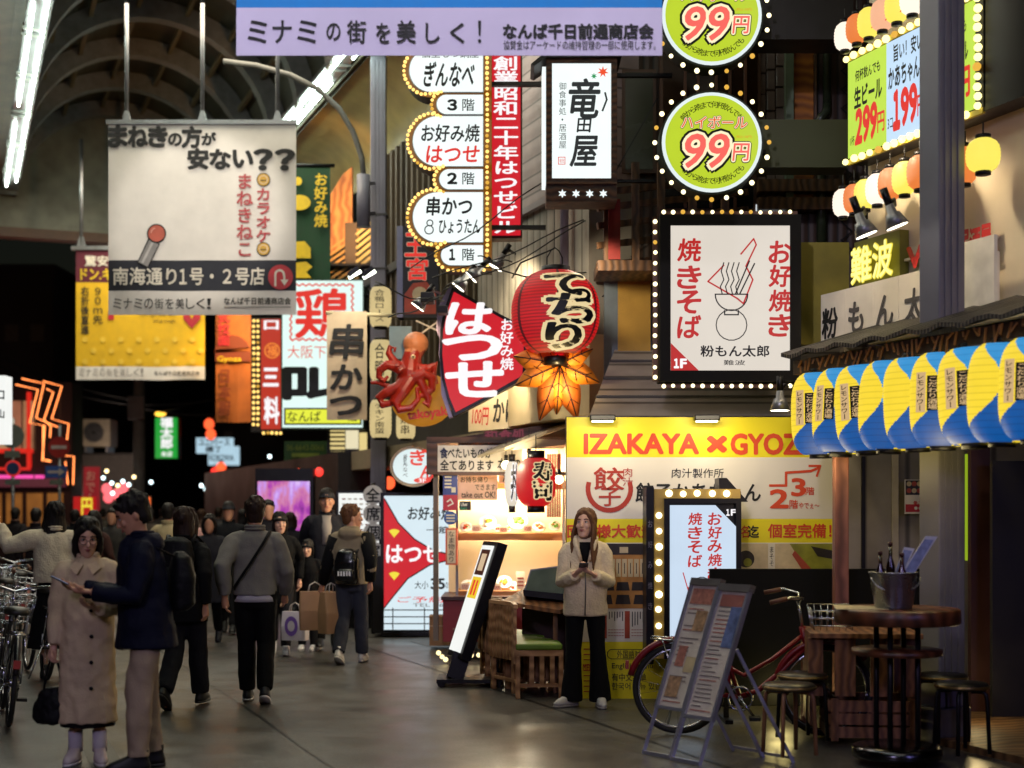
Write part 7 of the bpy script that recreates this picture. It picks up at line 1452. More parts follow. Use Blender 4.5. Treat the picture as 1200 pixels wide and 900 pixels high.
def person(label, px, Y, rz, H, pose=None, top=None, bot=None, shoe=('#1a1a1c', '#d8d4d0'), hair=('short', HBK), skin=SKIN, lod=0, wd=1.0, extra=None, group=None, x=None, z0=0.):
    p = dict(lean=(0, 0), hy=0, hp=0, la=(-.09, 0, .08), ra=(.09, 0, .08), lw=(-.25, -.03, .86), rw=(.25, -.03, .86), lf=0, rf=0, lfp=0, rfp=0, lcurl=26, rcurl=26, lh=None, rh=None, leh=(-.5, 1, 0), reh=(.5, 1, 0), hz=0.); p.update(pose or {})
    sc = H/1.70; t = thing('person', label, 'person', ((px - 600)/F*Y if x is None else x, Y, z0), rz, group)
    vx = (.0065, .0085, .015)[lod]; V = Vector; lx, ly = p['lean']
    N_ = V((lx, ly, 1.44)); HC = N_ + V((lx*.1, ly*.1 - .025, .138)); HM = Matrix.Translation(HC) @ Matrix.Rotation(R(p['hy']), 4, 'Z') @ Matrix.Rotation(R(p['hp']), 4, 'X')
    sh = {s_: N_ + V((s_*.158*wd, .005, -.072)) for s_ in (-1, 1)}; hip = {s_: V((s_*.085, 0, .90)) for s_ in (-1, 1)}
    el, wr, kn, an = {}, {}, {}, {}
    for s_, w_, hh, a_ in ((-1, 'lw', 'leh', 'la'), (1, 'rw', 'reh', 'ra')):
        el[s_], wr[s_] = ik(sh[s_], V(p[w_]), .29, .25, V(p[hh])); kn[s_], an[s_] = ik(hip[s_], V(p[a_]), .413, .406, V((0, -1, 0)))
    ctr = lambda z: V((lx*max(0, z - .92)/.52, ly*max(0, z - .92)/.52, z))
    def S(g): g.v = [(v[0]*sc, v[1]*sc, v[2]*sc) for v in g.v]; return g
    # ---- body
    g = G(); g.rings([(ctr(.80), .10, .08), (ctr(.88), .145, .10), (ctr(1.0), .125, .09), (ctr(1.1), .12, .088), (ctr(1.25), .145*wd, .10), (ctr(1.36), .15*wd, .088), (ctr(1.42), .09, .07), (ctr(1.45), .05, .05)], skin, 20)
    g.tube([N_ + V((0, .01, -.04)), N_ + V((0, 0, .05)), HC + V((0, .02, -.02))], [.062, .052, .052], skin, 14)
    g.T = HM; g.rings([(V((0, yo, z)), a, b) for z, a, b, yo in HEADR], skin, 22, pw=2.15)
    if lod < 2:
        g.tube([(0, -.088, .022), (0, -.106, -.012), (0, -.112, -.024), (0, -.094, -.032)], [.010, .013, .015, .010], skin, 8)
        for s_ in (-1, 1): g.ball((s_*.073, .012, -.005), .026, skin, 8, (.45, .7, 1.15)); g.ball((s_*.036, -.074, -.02), .028, skin, 8, (1, .7, .9))
        g.tube([(-.022, -.088, -.058), (0, -.097, -.055), (.022, -.088, -.058)], .0085, skin, 6)
    g.T = None
    for s_ in (-1, 1):
        g.tube([sh[s_] - V((s_*.08, 0, .02)), sh[s_], el[s_], wr[s_]], [.05, .046, .036, .026], skin, 10)
        d = (wr[s_] - el[s_]).normalized(); hh = p['lh'] if s_ < 0 else p['rh']; n = V(hh[1]) if hh else V((-s_, -.2, 0)); d = V(hh[0]).normalized() if hh else d; sd_ = (hh[2] if hh and len(hh) > 2 else (1 if s_ < 0 else -1))
        if lod < 2: hand(g, wr[s_] + d*.015, d, n, p['lcurl'] if s_ < 0 else p['rcurl'], skin, sd_)
        else: g.tube([wr[s_], wr[s_] + d*.05, wr[s_] + d*.15], [.028, .036, .018], skin, 8)
        g.tube([hip[s_] + V((0, 0, .02)), kn[s_], an[s_]], [.078, .052, .036], skin, 10)
        f = Matrix.Translation(an[s_]) @ Matrix.Rotation(R(p['lf'] if s_ < 0 else p['rf']), 4, 'Z') @ Matrix.Rotation(R(p['lfp'] if s_ < 0 else p['rfp']), 4, 'X')
        g.T = f; g.tube([(0, .04, -.045), (0, -.04, -.04), (0, -.12, -.052), (0, -.165, -.06)], [.032, .034, .032, .018], skin, 10); g.T = None
    g = remesh(g, skin, vx, 2 if lod < 2 else 3)
    if lod < 2:
        g.T = HM
        for s_ in (-1, 1):
            g.ball((s_*.031, -.0835, .013), .0115, EYEW, 10, (1.25, .6, .62)); g.ball((s_*.031, -.0895, .0125), .0062, IRIS, 8, (1, .5, .9))
            g.tube([(s_*.048, -.079, .0165), (s_*.031, -.0905, .0215), (s_*.016, -.0875, .0165)], .0026, IRIS, 5); g.tube([(s_*.052, -.080, .036), (s_*.034, -.094, .041), (s_*.015, -.0955, .036)], [.003, .0048, .004], hair[1], 6)
        g.tube([(-.024, -.0895, -.0555), (-.008, -.1015, -.0525), (0, -.1005, -.0535), (.008, -.1015, -.0525), (.024, -.0895, -.0555)], [.002, .0045, .0042, .0045, .002], LIP, 6); g.tube([(-.02, -.091, -.0605), (0, -.1025, -.0635), (.02, -.091, -.0605)], [.002, .0062, .002], LIP, 6); g.T = None
    S(g).build('body', t)
    # ---- trousers or skirt
    B = dict(kind='trousers', mat=K, hipw=.158, thigh=.092, knee=.068, ank=.062, len=.07, amp=.006, top=1.0); B.update(bot or {}); g = G()
    if B['kind'] == 'trousers':
        g.rings([(ctr(B['top']), B['hipw']*.9, .108), (ctr(.93), B['hipw'], .118), (ctr(.86), B['hipw']*1.03, .122), (ctr(.79), B['hipw']*.9, .10), (ctr(.76), .06, .06)], B['mat'], 24)
        for s_ in (-1, 1):
            a = an[s_]; e = a + (kn[s_] - a).normalized()*(B['len'] - .06); m_ = kn[s_].lerp(e, .5)
            g.tube([hip[s_] + V((0, 0, .04)), hip[s_].lerp(kn[s_], .45), kn[s_], m_, e], [B['thigh'], B['thigh']*.93, B['knee'], (B['knee'] + B['ank'])*.5*1.02, B['ank']], B['mat'], 16)
        g = remesh(g, B['mat'], .011 if lod < 2 else .016, 3, B['amp'], 7, len(label)*.7, (1.2, 1.2, .8)); S(g).build('trousers', t)
    else:
        z1 = B['hem']; g.rings([(ctr(1.02), .13, .098)] + [(ctr(z), B['hipw'] + B['flare']*(0.9 - z)/(0.9 - z1), .12 + B['flare']*(0.9 - z)/(.9 - z1)) for z in (.92, .8, .65, z1)], B['mat'], 28)
        g = remesh(g, B['mat'], .012, 2, .007, 8, len(label)*.7, (2, 2, .25)); S(g).build('skirt', t)
    # ---- shoes
    sm_ = M('shoe_' + shoe[0], shoe[0], .5); sl_ = M('sole_' + shoe[1], shoe[1], .6)
    for s_ in (-1, 1):
        f = Matrix.Translation(an[s_]) @ Matrix.Rotation(R(p['lf'] if s_ < 0 else p['rf']), 4, 'Z') @ Matrix.Rotation(R(p['lfp'] if s_ < 0 else p['rfp']), 4, 'X')
        g = G(); g.T = f; g.rings([(V((0, -.062, -.062)), .045, .135), (V((0, -.060, -.04)), .046, .135), (V((0, -.05, -.018)), .042, .118), (V((0, -.022, .005)), .040, .084), (V((0, .014, .03)), .042, .05), (V((0, .016, .055)), .044, .05)], sm_, 20, pw=2.4)
        if len(shoe) > 2:
            for k in range(4): g.tube([(-.024, -.05 - .022*k, .008 - .009*k), (.024, -.05 - .022*k, .008 - .009*k)], .005, sl_, 5)
        so_ = S(g).build('shoe', t); g = G(); g.T = f; g.rings([(V((0, -.062, -.08)), .046, .138), (V((0, -.062, -.0622)), .048, .141)], sl_, 20, pw=2.4); S(g).build('sole', so_)
    # ---- top
    T = dict(mat=K, hem=.80, hw=.17, hd=.13, ww=.165, wdp=.12, cw=.185, cd=.132, arm=.07, elb=.06, cuff=.046, amp=.007, collar=True, name='jacket'); T.update(top or {}); g = G(); cw = T['cw']*wd
    rg = [(ctr(T['hem']), T['hw'], T['hd'])]
    if T['hem'] < .7: rg += [(ctr(z), T['hw'] + (T['ww'] - T['hw'])*(z - T['hem'])/(1.05 - T['hem']), T['hd'] + (T['wdp'] - T['hd'])*(z - T['hem'])/(1.05 - T['hem'])) for z in (.5, .7, .88)]
    rg += [(ctr(1.05), T['ww'], T['wdp']), (ctr(1.22), cw*.97, T['cd']), (ctr(1.32), cw*.93, T['cd']*.92), (ctr(1.375), cw*.80, T['cd']*.82), (ctr(1.415), cw*.58, T['cd']*.70), (ctr(1.445), .078, .076), (ctr(1.47), .064, .066)]
    g.rings(rg, T['mat'], 28, pw=2.2)
    for s_ in (-1, 1): g.tube([sh[s_] + V((-s_*.075, 0, .022)), sh[s_] + V((-s_*.012, 0, -.004)), sh[s_].lerp(el[s_], .16), sh[s_].lerp(el[s_], .5), el[s_], el[s_].lerp(wr[s_], .5), el[s_].lerp(wr[s_], T.get('slv', .97))], [T['arm']*.72, T['arm']*.94, T['arm']*1.04, T['arm'], T['elb'], T['elb']*.93, T['cuff']], T['mat'], 16)
    if T.get('hood'): g.rings([(N_ + V((0, .075, -.10)), .07, .05), (N_ + V((0, .085, -.05)), .13, .075), (N_ + V((0, .07, .0)), .125, .085), (N_ + V((0, .045, .035)), .10, .08)], T['mat'], 20)
    g = remesh(g, T['mat'], .0105 if lod < 2 else .016, 3, T['amp'], 9, len(label)*.37, (1, 1, .8))
    if T['collar']:
        cm = T.get('cmat', T['mat'])
        for k in range(2): g.tube([N_ + V((.074*math.sin(R(a)), .012 + .074*math.cos(R(a)), .012 + .022*k - .02*(abs(a) > 130))) for a in range(-155, 156, 20)], .014, cm, 8)
    tp_ = S(g).build(T['name'], t)
    # ---- hair
    kind, hm = hair; g = G(); g.T = HM; g.rings([(V((0, .021, .052 - .1*math.cos(math.pi*i/12))), max(.004, .086*math.sin(math.pi*i/12)), max(.004, .109*math.sin(math.pi*i/12))) for i in range(13)], hm, 22)
    if kind == 'short': g.rings([(V((0, .05, -.075)), .052, .045), (V((0, .042, -.03)), .074, .066), (V((0, .03, .03)), .082, .085)], hm, 18); g.tube([(-.06, -.055, .088), (-.02, -.074, .100), (.03, -.073, .100), (.062, -.052, .088)], .016, hm, 8)
    if kind == 'bob':
        g.rings([(V((0, .045, -.15)), .07, .05), (V((0, .042, -.11)), .092, .068), (V((0, .036, -.04)), .094, .075), (V((0, .028, .04)), .09, .09)], hm, 20)
        for s_ in (-1, 1): g.tube([(s_*.03, -.075, .098), (s_*.068, -.058, .06), (s_*.082, -.03, -.01), (s_*.082, -.012, -.09), (s_*.07, -.0, -.135)], [.022, .026, .028, .026, .014], hm, 10)
    if kind == 'bangs':
        g.rings([(V((0, .045, -.13)), .07, .05), (V((0, .04, -.06)), .09, .07), (V((0, .03, .03)), .09, .09)], hm, 20); g.tube([(-.07, -.055, .045), (-.03, -.088, .05), (.03, -.088, .05), (.07, -.055, .045)], .021, hm, 8)
        for s_ in (-1, 1): g.tube([(s_*.070, -.04, .06), (s_*.083, -.014, -.02), (s_*.08, .002, -.10)], [.018, .018, .012], hm, 10)
    if kind == 'long':
        g.rings([(V((0, .05, -.33)), .06, .02), (V((0, .065, -.27)), .095, .035), (V((0, .06, -.18)), .105, .05), (V((0, .045, -.06)), .094, .066), (V((0, .03, .04)), .09, .09)], hm, 20)
        rl = random.Random(int(px))
        for s_ in (-1, 1):
            for k in range(7):
                f = k/6; e = rl.uniform(-.02, .03); wv = rl.uniform(.006, .016); ph_ = rl.uniform(0, 6); ln = rl.uniform(.30, .42)
                base = [(s_*.012, -.066 + .03*f, .112), (s_*.056, -.066 + .05*f, .075), (s_*.080, -.040 + .05*f, -.005)] + [(s_*(.086 + .016*math.sin(q_*2.2) + wv*math.sin(q_*5 + ph_)), -.034 + .055*f - .05*q_*(1 - f) + e*q_ + wv*math.cos(q_*4 + ph_), -.02 - ln*q_) for q_ in (.2, .4, .6, .8, 1.0)]
                g.tube(base, [.014, .017, .017, .016, .016, .015, .013, .006], hm, 8)
    if kind == 'cap':
        g.rings([(V((0, .05, -.07)), .055, .045), (V((0, .042, -.02)), .076, .066)], hm, 18)
    if kind != 'cap':      # loose locks break up the outline
        rn = random.Random(int(px*13) + int(Y*7)); down = {'short': .6, 'bob': 1.5, 'bangs': 1.3, 'long': 2.2}[kind]
        for i in range((70, 44, 20)[lod]):
            az = rn.uniform(0, 2*math.pi); e0 = rn.uniform(.15, 1.35); rr = 1.0; pts = []; fwd = math.cos(az - math.pi*1.5)      # 1 = towards the face
            if fwd > .35 and e0 < .75: continue
            lift = rn.uniform(.0, .010); ln = rn.uniform(.25, .55)*down*(.5 if fwd > .2 else 1)
            for k in range(5):
                e = e0 - ln*k/4*1.0; q_ = V((math.cos(az)*math.cos(e)*.086, .021 + math.sin(az)*math.cos(e)*.109, .052 + math.sin(max(e, -.9))*.1 - max(0, -.9 - e)*.12)); c_ = V((0, .021, .05)); pts.append(c_ + (q_ - c_)*(1.0 + lift*k*2.2))
            g.tube(pts, [.010, .011, .010, .008, .003], hm, 6)
    g.T = None; g = remesh(g, hm, .0075 if lod < 2 else .013, 2, .0032 if lod < 2 else .002, 46, 1.3, (1, 1, .2)); ho = S(g).build('hair', t)
    if kind == 'cap':
        cmt = M('cap_navy', '#14161f', .8); g = G(); g.T = HM; g.rings([(V((0, .018, .035 + .105*math.sin(math.pi/2*i/7))), max(.01, .089*math.cos(math.pi/2*i/7)), max(.01, .112*math.cos(math.pi/2*i/7))) for i in range(8)], cmt, 24); g.rings([(V((0, -.105, .042)), .072, .075), (V((0, -.105, .054)), .07, .073)], cmt, 20); S(g).build('cap', t)
    if extra: extra(t, dict(S=S, N=N_, HM=HM, sh=sh, el=el, wr=wr, an=an, kn=kn, ctr=ctr, V=V, sc=sc))
    return t
def world_of(t, v): return t.location + Matrix.Rotation(t.rotation_euler.z, 3, 'Z') @ v
def phone(loc, rz, tilt, label, glow=.25):
    t = thing('phone', label, 'phone', loc, rz); g = G(); rot = Matrix.Rotation(R(tilt), 4, 'X'); g.T = rot; g.box((-.037, -.005, -.075), (.037, .004, .075), BLKM, bev=.004); g.build('case', t); g = G(); g.T = rot; g.box((-.033, .0042, -.07), (.033, .0052, .07), E('phone_screen%d' % int(glow*10), '#b8d0ff', glow)); g.build('screen', t); return t
TAN = fab('trench_tan', '#ccb494', .75); NAVYF = fab('jacket_navy', '#0c0f24', .7); KHA = fab('trouser_khaki', '#a4907a', .8); BLKF = fab('cloth_black', '#0b0b0d', .8); CHAR = fab('cloth_charcoal', '#1f1f24', .8); GREYF = fab('jacket_grey', '#7c7870', .85); CRF2 = fab('fleece_cream', '#dcc8a4', .95, .6, 55); WSW = fab('sweater_white', '#cbbfa6', .9, .4, 60); JEA = fab('jeans_grey', '#34363e', .8); KHB = fab('panel_khaki', '#8a7c62', .8)
# 1 woman in trench coat
def x1(t, c):
    V, S = c['V'], c['S']
    g = G()
    for z in (1.27, 1.08, .9, .72, .54): g.T = Matrix.Translation((.045, -.135 - (.0 if z > 1 else .022*(1.05 - z)/.5), z)) @ Matrix.Rotation(R(90), 4, 'X'); g.lathe([(.001, -.004), (.014, -.004), (.014, .006), (.001, .008)], BLKM, n=12); g.T = None
    S(g).build('buttons', t)
    g = G(); cl_ = fab('collar_tan', '#d2b896', .75)
    for s_ in (-1, 1): g.add([(s_*.012, -.128, 1.40), (s_*.075, -.105, 1.425), (s_*.105, -.115, 1.375), (s_*.055, -.146, 1.33), (s_*.012, -.118, 1.40), (s_*.075, -.095, 1.425), (s_*.105, -.10, 1.37), (s_*.055, -.13, 1.33)], [(0, 1, 2, 3), (7, 6, 5, 4), (0, 4, 5, 1), (1, 5, 6, 2), (2, 6, 7, 3), (3, 7, 4, 0)], cl_)
    S(g).build('collar', t)
    g = G(); g.T = c['HM']; wire = M('glasses_wire', '#2a1c18', .3, .5)
    for s_ in (-1, 1): g.tube([(s_*.033 + .025*math.cos(a), -.106, .006 + .022*math.sin(a)) for a in [2*math.pi*k/20 for k in range(21)]], .0022, wire, 5); g.tube([(s_*.058, -.104, .01), (s_*.076, -.06, .012), (s_*.078, .01, .012)], .0018, wire, 4)
    g.tube([(-.009, -.107, .01), (.009, -.107, .01)], .002, wire, 4); S(g).build('glasses', t)
    g = G(); sock = M('sock_white', '#c8c0c8', .8)
    for s_ in (-1, 1): a = c['an'][s_]; g.tube([a + V((0, .005, .0)), a + V((0, .005, .06)), a + V((0, .0, .15))], [.052, .050, .050], sock, 14)
    S(g).build('socks', t)
w1 = person('woman in tan trench coat and glasses looking down at a phone, black bag in hand', 103, 9.2, R(8), 1.56, dict(hy=12, hp=14, lw=(-.235, -.02, .80), rw=(.10, -.26, 1.10), reh=(.6, .6, -.4), lcurl=55, rh=((-.6, -.5, .3), (0, 0, 1)), la=(-.085, 0, .08), ra=(.085, -.03, .08), lf=-10, rf=14),
    dict(mat=TAN, hem=.29, hw=.205, hd=.165, ww=.178, wdp=.135, arm=.074, elb=.068, cuff=.052, amp=.016, name='trench_coat', cw=.18), dict(kind='skirt', mat=BLKF, hipw=.15, flare=.04, hem=.26), ('#c8b8b8', '#d8d0d0', 1), ('bob', HBK), SKIN2, 0, 1.0, x1)
hp_ = world_of(w1, Vector((-.235, -.02, .74))*(1.56/1.7))
BAGB = fab('bag_black', '#0d0d10', .55, .3, 40)
t = thing('hand_bag', 'slouchy black cloth bag hanging from the trench coat woman\'s hand', 'bag', (hp_.x, hp_.y, hp_.z - .42))
g = G(); g.rings([(Vector((0, 0, .0)), .10, .05), (Vector((0, 0, .03)), .125, .065), (Vector((.0, 0, .12)), .128, .06), (Vector((0, 0, .2)), .085, .035), (Vector((0, 0, .235)), .05, .018)], BAGB, 24); remesh(g, BAGB, .009, 3, .012, 12, 3.).build('bag_body', t)
P(t, 'strap', lambda g: (g.tube([(-.06, 0, .2), (-.045, 0, .3), (-.02, 0, .40), (0, 0, .425)], .008, BAGB, 6), g.tube([(.07, 0, .2), (.06, 0, .28), (.03, 0, .39), (0, 0, .425)], .008, BAGB, 6)))
# 2 man in navy jacket, in profile
def x2(t, c):
    V, S = c['V'], c['S']; g = G(); g.rings([(V((0, -.06, 1.36)), .07, .05), (V((0, -.04, 1.44)), .066, .06), (V((0, -.03, 1.475)), .06, .055)], M('shirt_white', '#c0bcc4', .8), 16); S(g).build('shirt', t)
w2 = person('man in navy hooded jacket and khaki trousers in profile, head bent over a phone', 172, 8.95, R(-70), 1.72, dict(lean=(0, -.05), hp=26, hy=-4, lw=(-.10, -.37, 1.13), rw=(.16, -.34, 1.12), leh=(-.3, 1, -.8), reh=(.4, 1, -.8), lh=((.2, -1, .1), (0, .1, 1)), rh=((-.3, -1, .1), (-.2, .1, 1)), lcurl=38, rcurl=38, la=(-.09, .05, .08), ra=(.09, -.06, .08)),
    dict(mat=NAVYF, hem=.76, hw=.20, hd=.19, ww=.18, wdp=.155, cd=.15, arm=.082, elb=.068, cuff=.05, hood=True, amp=.013), dict(mat=KHA, hipw=.155, thigh=.098, knee=.082, ank=.07, amp=.016), ('#141416', '#2a2a2c'), ('short', HBK), SKIN, 0, 1.05, x2)
ph = world_of(w2, Vector((.03, -.50, 1.165))*(1.74/1.7)); phone(ph, R(-70), 62, 'dark phone held by the man in the navy jacket', .35)
t = thing('backpack', 'black backpack on the navy jacketed man\'s back', 'backpack', world_of(w2, Vector((0, .2, 1.0))), R(-70)); g = G(); g.rings([(Vector((0, 0, 0)), .12, .05), (Vector((0, .02, .04)), .135, .075), (Vector((0, .02, .22)), .135, .08), (Vector((0, .01, .33)), .11, .06), (Vector((0, 0, .37)), .06, .03)], BAGB, 24, pw=2.8); remesh(g, BAGB, .011, 2, .005, 9).build('bag_body', t); P(t, 'strap', lambda g: [g.tube([(x, -.04, .34), (x*1.3, -.16, .40), (x*1.35, -.30, .33)], .018, BAGB, 6, ell=.4) for x in (-.09, .09)])
# 3 person in black, walking away, backpack
def pack(t0, label, mat, y=.165, z=.98, s=1., extra=None):
    t = thing('backpack', label, 'backpack', world_of(t0, Vector((0, y, z))), t0.rotation_euler.z); g = G(); g.rings([(Vector((0, 0, 0)), .13*s, .06*s), (Vector((0, .02, .05*s)), .15*s, .085*s), (Vector((0, .02, .28*s)), .15*s, .09*s), (Vector((0, .01, .40*s)), .12*s, .07*s), (Vector((0, 0, .44*s)), .06*s, .03*s)], mat, 24, pw=2.8); remesh(g, mat, .012, 2, .004, 9).build('bag_body', t)
    P(t, 'pocket', lambda g: g.rings([(Vector((0, .085*s, .03*s)), .10*s, .03*s), (Vector((0, .10*s, .06*s)), .115*s, .04*s), (Vector((0, .10*s, .16*s)), .115*s, .04*s), (Vector((0, .085*s, .2*s)), .09*s, .02*s)], mat, 18, pw=3)); P(t, 'strap', lambda g: [g.tube([(x, -.03, .38*s), (x*1.15, -.11, .45*s), (x*1.25, -.27, .38*s), (x*1.3, -.3, .2*s), (x*1.1, -.08, .04)], .017, mat, 6, ell=.4) for x in (-.10*s, .10*s)])
    if extra: extra(t)
    return t
WALK_A = dict(la=(-.07, -.20, .08), ra=(.08, .26, .17), rfp=38, lw=(-.24, .14, .90), rw=(.24, -.16, .90)); WALK_B = dict(ra=(.07, -.18, .08), la=(-.08, .24, .16), lfp=36, rw=(.24, .12, .90), lw=(-.24, -.14, .90))
w3 = person('person all in black with a black backpack walking away behind the navy jacketed man', 216, 11.75, R(172), 1.64, WALK_A, dict(mat=BLKF, hem=.74, hw=.2, hd=.15, ww=.19, cw=.2, amp=.009), dict(mat=CHAR, thigh=.10, knee=.085, ank=.075, amp=.01), ('#111113', '#1a1a1c'), ('bob', HDB), SKIN, 1)
pack(w3, 'black backpack on the person walking away in black', BAGB)
# 4 grey jacket
def x4(t, c):
    V, S = c['V'], c['S']; g = G(); g.rings([(c['ctr'](.845), .172, .135), (c['ctr'](.90), .17, .132)], M('shirt_hem', '#b8b4bc', .8), 24); S(g).build('shirt_hem', t)
    g = G(); g.tube([V((-.13, .04, 1.44)), V((-.08, .15, 1.34)), V((.04, .158, 1.15)), V((.165, .11, .97)), V((.17, .0, .93))], .016, BLKF, 6, ell=.4); S(g).build('strap', t)
w4 = person('person in short grey jacket and black trousers walking away with a dark shoulder strap', 299, 12.1, R(186), 1.73, dict(WALK_B, ra=(.07, -.10, .08), la=(-.09, .16, .12), lfp=22), dict(mat=GREYF, hem=.90, hw=.18, hd=.14, ww=.185, cw=.195, arm=.08, elb=.07, amp=.010, cmat=GREYF), dict(mat=BLKF, thigh=.098, knee=.078, ank=.068, amp=.008), ('#1c1c26', '#d0ccd4', 1), ('short', HDB), SKIN, 0, 1.06, x4)
# 5 cap man, 6 khaki backpack, 7 child, 8 woman short hair
w5 = person('tall man in navy cap and dark open jacket walking towards the view', 383, 16.9, R(6), 1.88, WALK_A, dict(mat=CHAR, hem=.84, amp=.008, arm=.08), dict(mat=BLKF), ('#1a1a1c', '#8a8a8c'), ('cap', HBK), SKIN, 1, 1.08, lambda t, c: c['S']((lambda g: (g.rings([(c['V']((0, -.09, 1.12)), .06, .05), (c['V']((0, -.095, 1.3)), .06, .05), (c['V']((0, -.05, 1.43)), .06, .05)], M('tee_grey', '#8a827a', .8), 16), g)[-1])(G())).build('shirt', t))
w6 = person('person in black and khaki panelled jacket and grey jeans walking away with head turned', 412, 15.2, R(172), 1.68, dict(WALK_A, hy=-62, la=(-.08, -.14, .08), ra=(.09, .20, .13), rfp=26, rw=(.34, -.05, .84)), dict(mat=KHB, hem=.86, hw=.18, ww=.18, cw=.195, arm=.08, elb=.068, hood=True), dict(mat=JEA, thigh=.096, knee=.08, ank=.07, amp=.010), ('#c8c4bc', '#b8b4ac', 1), ('short', HBR), SKIN, 0, 1.06,
    lambda t, c: [c['S'](G().tube([c['sh'][s_], c['sh'][s_].lerp(c['el'][s_], .55), c['el'][s_], c['wr'][s_]], [.088, .082, .074, .056], BLKF, 14)).build('sleeve', t) for s_ in (-1, 1)])
pack(w6, 'glossy black bag with white lettering on the khaki jacketed person\'s back', M('bag_gloss', '#0c0c0e', .25), .19, .86, .85, lambda t: P(t, 'print', lambda g: [g.box((-.07 + i*.03, .130, .09), (-.052 + i*.03, .134, .14), WHT) for i in range(5)]))
w7 = person('small child with black fringe in dark clothes facing the view', 361, 16.6, R(-6), 1.28, dict(hp=4), dict(mat=BLKF, hem=.8), dict(mat=CHAR), ('#d0d0d4', '#c0c0c4'), ('bangs', HBK), SKIN2, 0)
w8 = person('woman with black fringe and dark coat walking towards the view beside the child', 328, 16.2, R(10), 1.60, dict(WALK_B, hy=8), dict(mat=BLKF, hem=.62, hw=.2, hd=.15), dict(mat=CHAR), ('#c4c4c8', '#b0b0b4'), ('bangs', HBK), SKIN2, 0)
# shopping bags
PAPB = M('paper_brown', '#a8805a', .65, var=.1, scale=8); PAPW = M('paper_white', '#d8d0d4', .5)
def shopping_bag(px, py, Y, w_, h, dpt, rz, label, mat, pr=None):
    o = W(px, py, Y); t = thing('shopping_bag', label, 'bag', o, rz)
    P(t, 'bag_body', lambda g: g.rings([(Vector((0, 0, 0)), w_/2*.96, dpt/2*.95), (Vector((0, 0, h*.5)), w_/2*1.0, dpt/2), (Vector((.01, 0, h)), w_/2*1.02, dpt/2*.6)], mat, 24, False, 9)); P(t, 'handle', lambda g: [g.tube([(-w_*.22, y, h*.97), (-w_*.16, y*.6, h + .07), (0, 0, h + .10), (w_*.16, y*.6, h + .07), (w_*.22, y, h*.97)], .006, M('cord_pale', '#b8b0a8', .6), 5) for y in (-dpt*.22, dpt*.22)])
    if pr: P(t, 'print', pr)
shopping_bag(346, 750, 15.9, .30, .32, .14, R(-12), 'white paper bag with violet ring print carried by the woman in the dark coat', PAPW, lambda g: (g.add([(.11*math.cos(a)*.7 - .02, -.0745, .16 + .11*math.sin(a)) for a in [math.pi*k/12 for k in range(24)]], [list(range(24))], M('print_violet', '#7a58b0', .5)), g.add([(.06*math.cos(a)*.7 - .02, -.077, .16 + .06*math.sin(a)) for a in [math.pi*k/12 for k in range(24)]], [list(range(24))], PAPW)))
shopping_bag(369, 738, 15.5, .34, .42, .14, R(14), 'wide brown paper shopping bag, the left one of the pair', PAPB); shopping_bag(388, 742, 15.2, .24, .44, .2, R(40), 'narrower brown paper shopping bag overlapping the wide one', PAPB)
# 9 woman in white sweater, arm raised
w9 = person('long haired woman in white sweater and black skirt raising a phone with one arm', 64, 13.9, R(200), 1.70, dict(rw=(.50, -.16, 1.50), reh=(.2, .3, -1), lw=(-.2, -.16, 1.0), hy=18, rh=((.6, -.3, .6), (0, -1, 0)), rcurl=50), dict(mat=WSW, hem=.93, hw=.2, hd=.15, ww=.205, wdp=.15, cw=.2, arm=.095, elb=.085, cuff=.05, amp=.010, name='sweater'), dict(kind='skirt', mat=BLKF, hipw=.16, flare=.1, hem=.3), ('#1a1a1c', '#2a2a2c'), ('long', HBK), SKIN2, 1)
p9 = world_of(w9, Vector((.57, -.22, 1.60))); phone(p9, R(190), 0, 'phone with glowing screen held up by the woman in the white sweater', 1.6)
# 10 woman at the stall
def x10(t, c):
    V, S = c['V'], c['S']; g = G(); g.rings([(V((0, -.105, 1.24)), .03, .03), (V((0, -.10, 1.36)), .05, .04), (V((0, -.06, 1.43)), .055, .045)], BLKF, 14); S(g).build('black_top', t)
    g = G(); fl = CRF2
    for s_ in (-1, 1): g.tube([V((s_*.072, .02, 1.485)), V((s_*.088, -.05, 1.46)), V((s_*.075, -.115, 1.40)), V((s_*.035, -.145, 1.27))], [.022, .026, .024, .014], fl, 10)
    S(g).build('collar', t); g = G(); g.tube([V((0, -.150, 1.26)), V((.004, -.147, 1.05)), V((0, -.150, .80))], .006, M('zip_grey', '#7a7468', .4, .5), 5); S(g).build('zip', t)
w10 = person('long haired woman in cream fleece jacket, black flared trousers and slides holding a phone', 686, 11.85, R(-4), 1.63, dict(hy=-16, hp=-7, lw=(-.085, -.23, 1.155), rw=(.085, -.25, 1.15), leh=(-.45, .8, -.5), reh=(.45, .8, -.5), lh=((.55, -.5, .5), (0, .2, 1), -1), rh=((-.7, -.4, .4), (0, .2, 1), 1), lcurl=40, rcurl=40, la=(-.12, 0, .07), ra=(.13, -.02, .07), lf=-48, rf=8),
    dict(mat=CRF2, hem=.79, hw=.19, hd=.145, ww=.188, wdp=.142, cw=.188, cd=.135, arm=.074, elb=.070, cuff=.052, amp=.010, name='fleece_jacket'), dict(mat=BLKF, hipw=.15, thigh=.088, knee=.066, ank=.098, len=.03, amp=.006), ('#b8b4ac', '#8a8680', 1), ('long', HBR), SKIN2, 0, .98, x10)
phone(world_of(w10, Vector((-.01, -.345, 1.235))*(1.63/1.7)), R(0), 72, 'dark phone held by the woman in the cream fleece', .15)
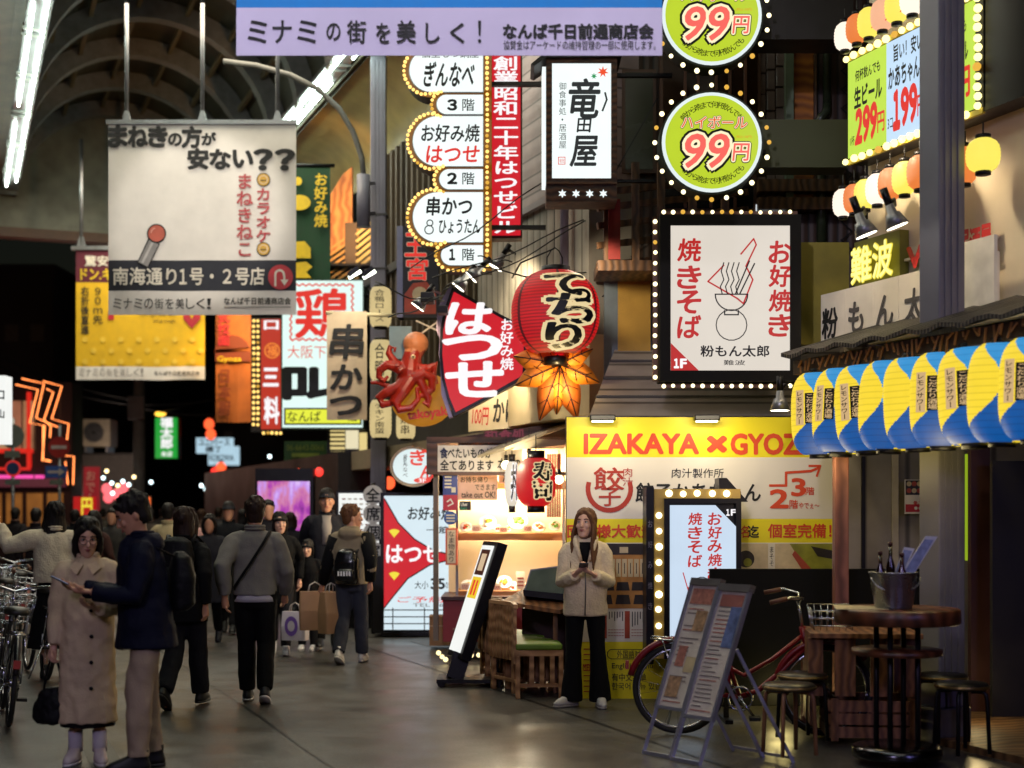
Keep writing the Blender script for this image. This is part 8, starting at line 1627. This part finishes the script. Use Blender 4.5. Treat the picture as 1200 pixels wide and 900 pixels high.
# crowd further back
CR = [(132, 21, 1.66, 0, 'short', '#3a3836', 'man with short black hair and charcoal coat seen over the trench coat woman', HBK), (110, 19, 1.62, 170, 'long', '#3a2420', 'long haired figure in dark brown coat left of the trench coat woman', HBK), (88, 24, 1.64, 180, 'short', '#141418', 'dark figure in the crowd between the white sweater and the trench coat', HBK), (42, 22, 1.66, 175, 'short', '#1a1418', 'dark jacketed figure in front of the neon shop beside the raised arm', HBK),
      (197, 19.5, 1.72, 180, 'short', '#a89a78', 'figure in pale cream jacket walking away behind the navy jacket', HBK), (222, 20.5, 1.66, 180, 'short', '#c89a94', 'figure in pale pink jacket walking away in the crowd', HDB), (246, 17.5, 1.58, 4, 'bob', '#2a2a30', 'woman in long black coat facing the view between the backpack and the grey jacket', HBK), (268, 19, 1.74, 6, 'cap', '#16181c', 'man in dark cap and dark coat in the crowd left of the grey jacket', HBK),
      (314, 18.6, 1.76, 20, 'short', '#1a1a20', 'tall man with black hair and black coat beside the LED screen', HBK), (176, 27, 1.66, 178, 'short', '#4a4038', 'distant figure over the navy jacketed man\'s shoulder', HBK), (208, 28, 1.68, 184, 'short', '#2e3238', 'distant dark figure above the black backpack', HBK), (236, 29, 1.66, 176, 'bob', '#5a4a44', 'distant bob haired figure under the pale blue sign', HDB), (256, 30, 1.70, 182, 'short', '#3c3f46', 'distant figure right below the orange lanterns', HBK), (284, 26, 1.66, 180, 'bob', '#18161a', 'distant dark figure just left of the grey jacket\'s head', HBK),
      (18, 26, 1.68, 178, 'short', '#1a1618', 'dark figure by the blank road sign at the left edge', HBK), (68, 31, 1.70, 180, 'short', '#38302c', 'distant figure under the blue arrow plate', HBK), (146, 31, 1.66, 180, 'long', '#221e1e', 'distant long haired figure below the pink lanterns', HBK), (340, 21, 1.60, 180, 'bob', '#1c1a20', 'dark figure passing right in front of the LED screen', HDB), (120, 34, 1.68, 180, 'short', '#54504a', 'distant figure under the red flag banner', HBK), (190, 36, 1.7, 180, 'short', '#4c4844', 'furthest figure under the green lit sign', HBK), (272, 37, 1.66, 180, 'short', '#1c1c20', 'furthest figure between the orange lanterns and the screen', HBK), (222, 38, 1.68, 180, 'bob', '#201c20', 'furthest bob haired figure in the middle of the street', HBK)]
for i, (px, Y, H, rz, hk, c, l, hm) in enumerate(CR):
    person(l, px, Y, R(rz), H, (WALK_A, WALK_B)[i % 2], dict(mat=fab('coat_' + c, c), hem=.7 if i % 3 else .55, hw=.2, hd=.15), dict(mat=CHAR if i % 2 else BLKF), ('#1a1a1c', '#3a3a3c'), (hk, hm), SKIN, 2, group='people in the crowd down the street')
bpy.data.objects.remove(_co)
bpy.data.objects.remove(_ro)
bpy.data.batch_remove(TRASH)
bpy.data.scenes.remove(WS)
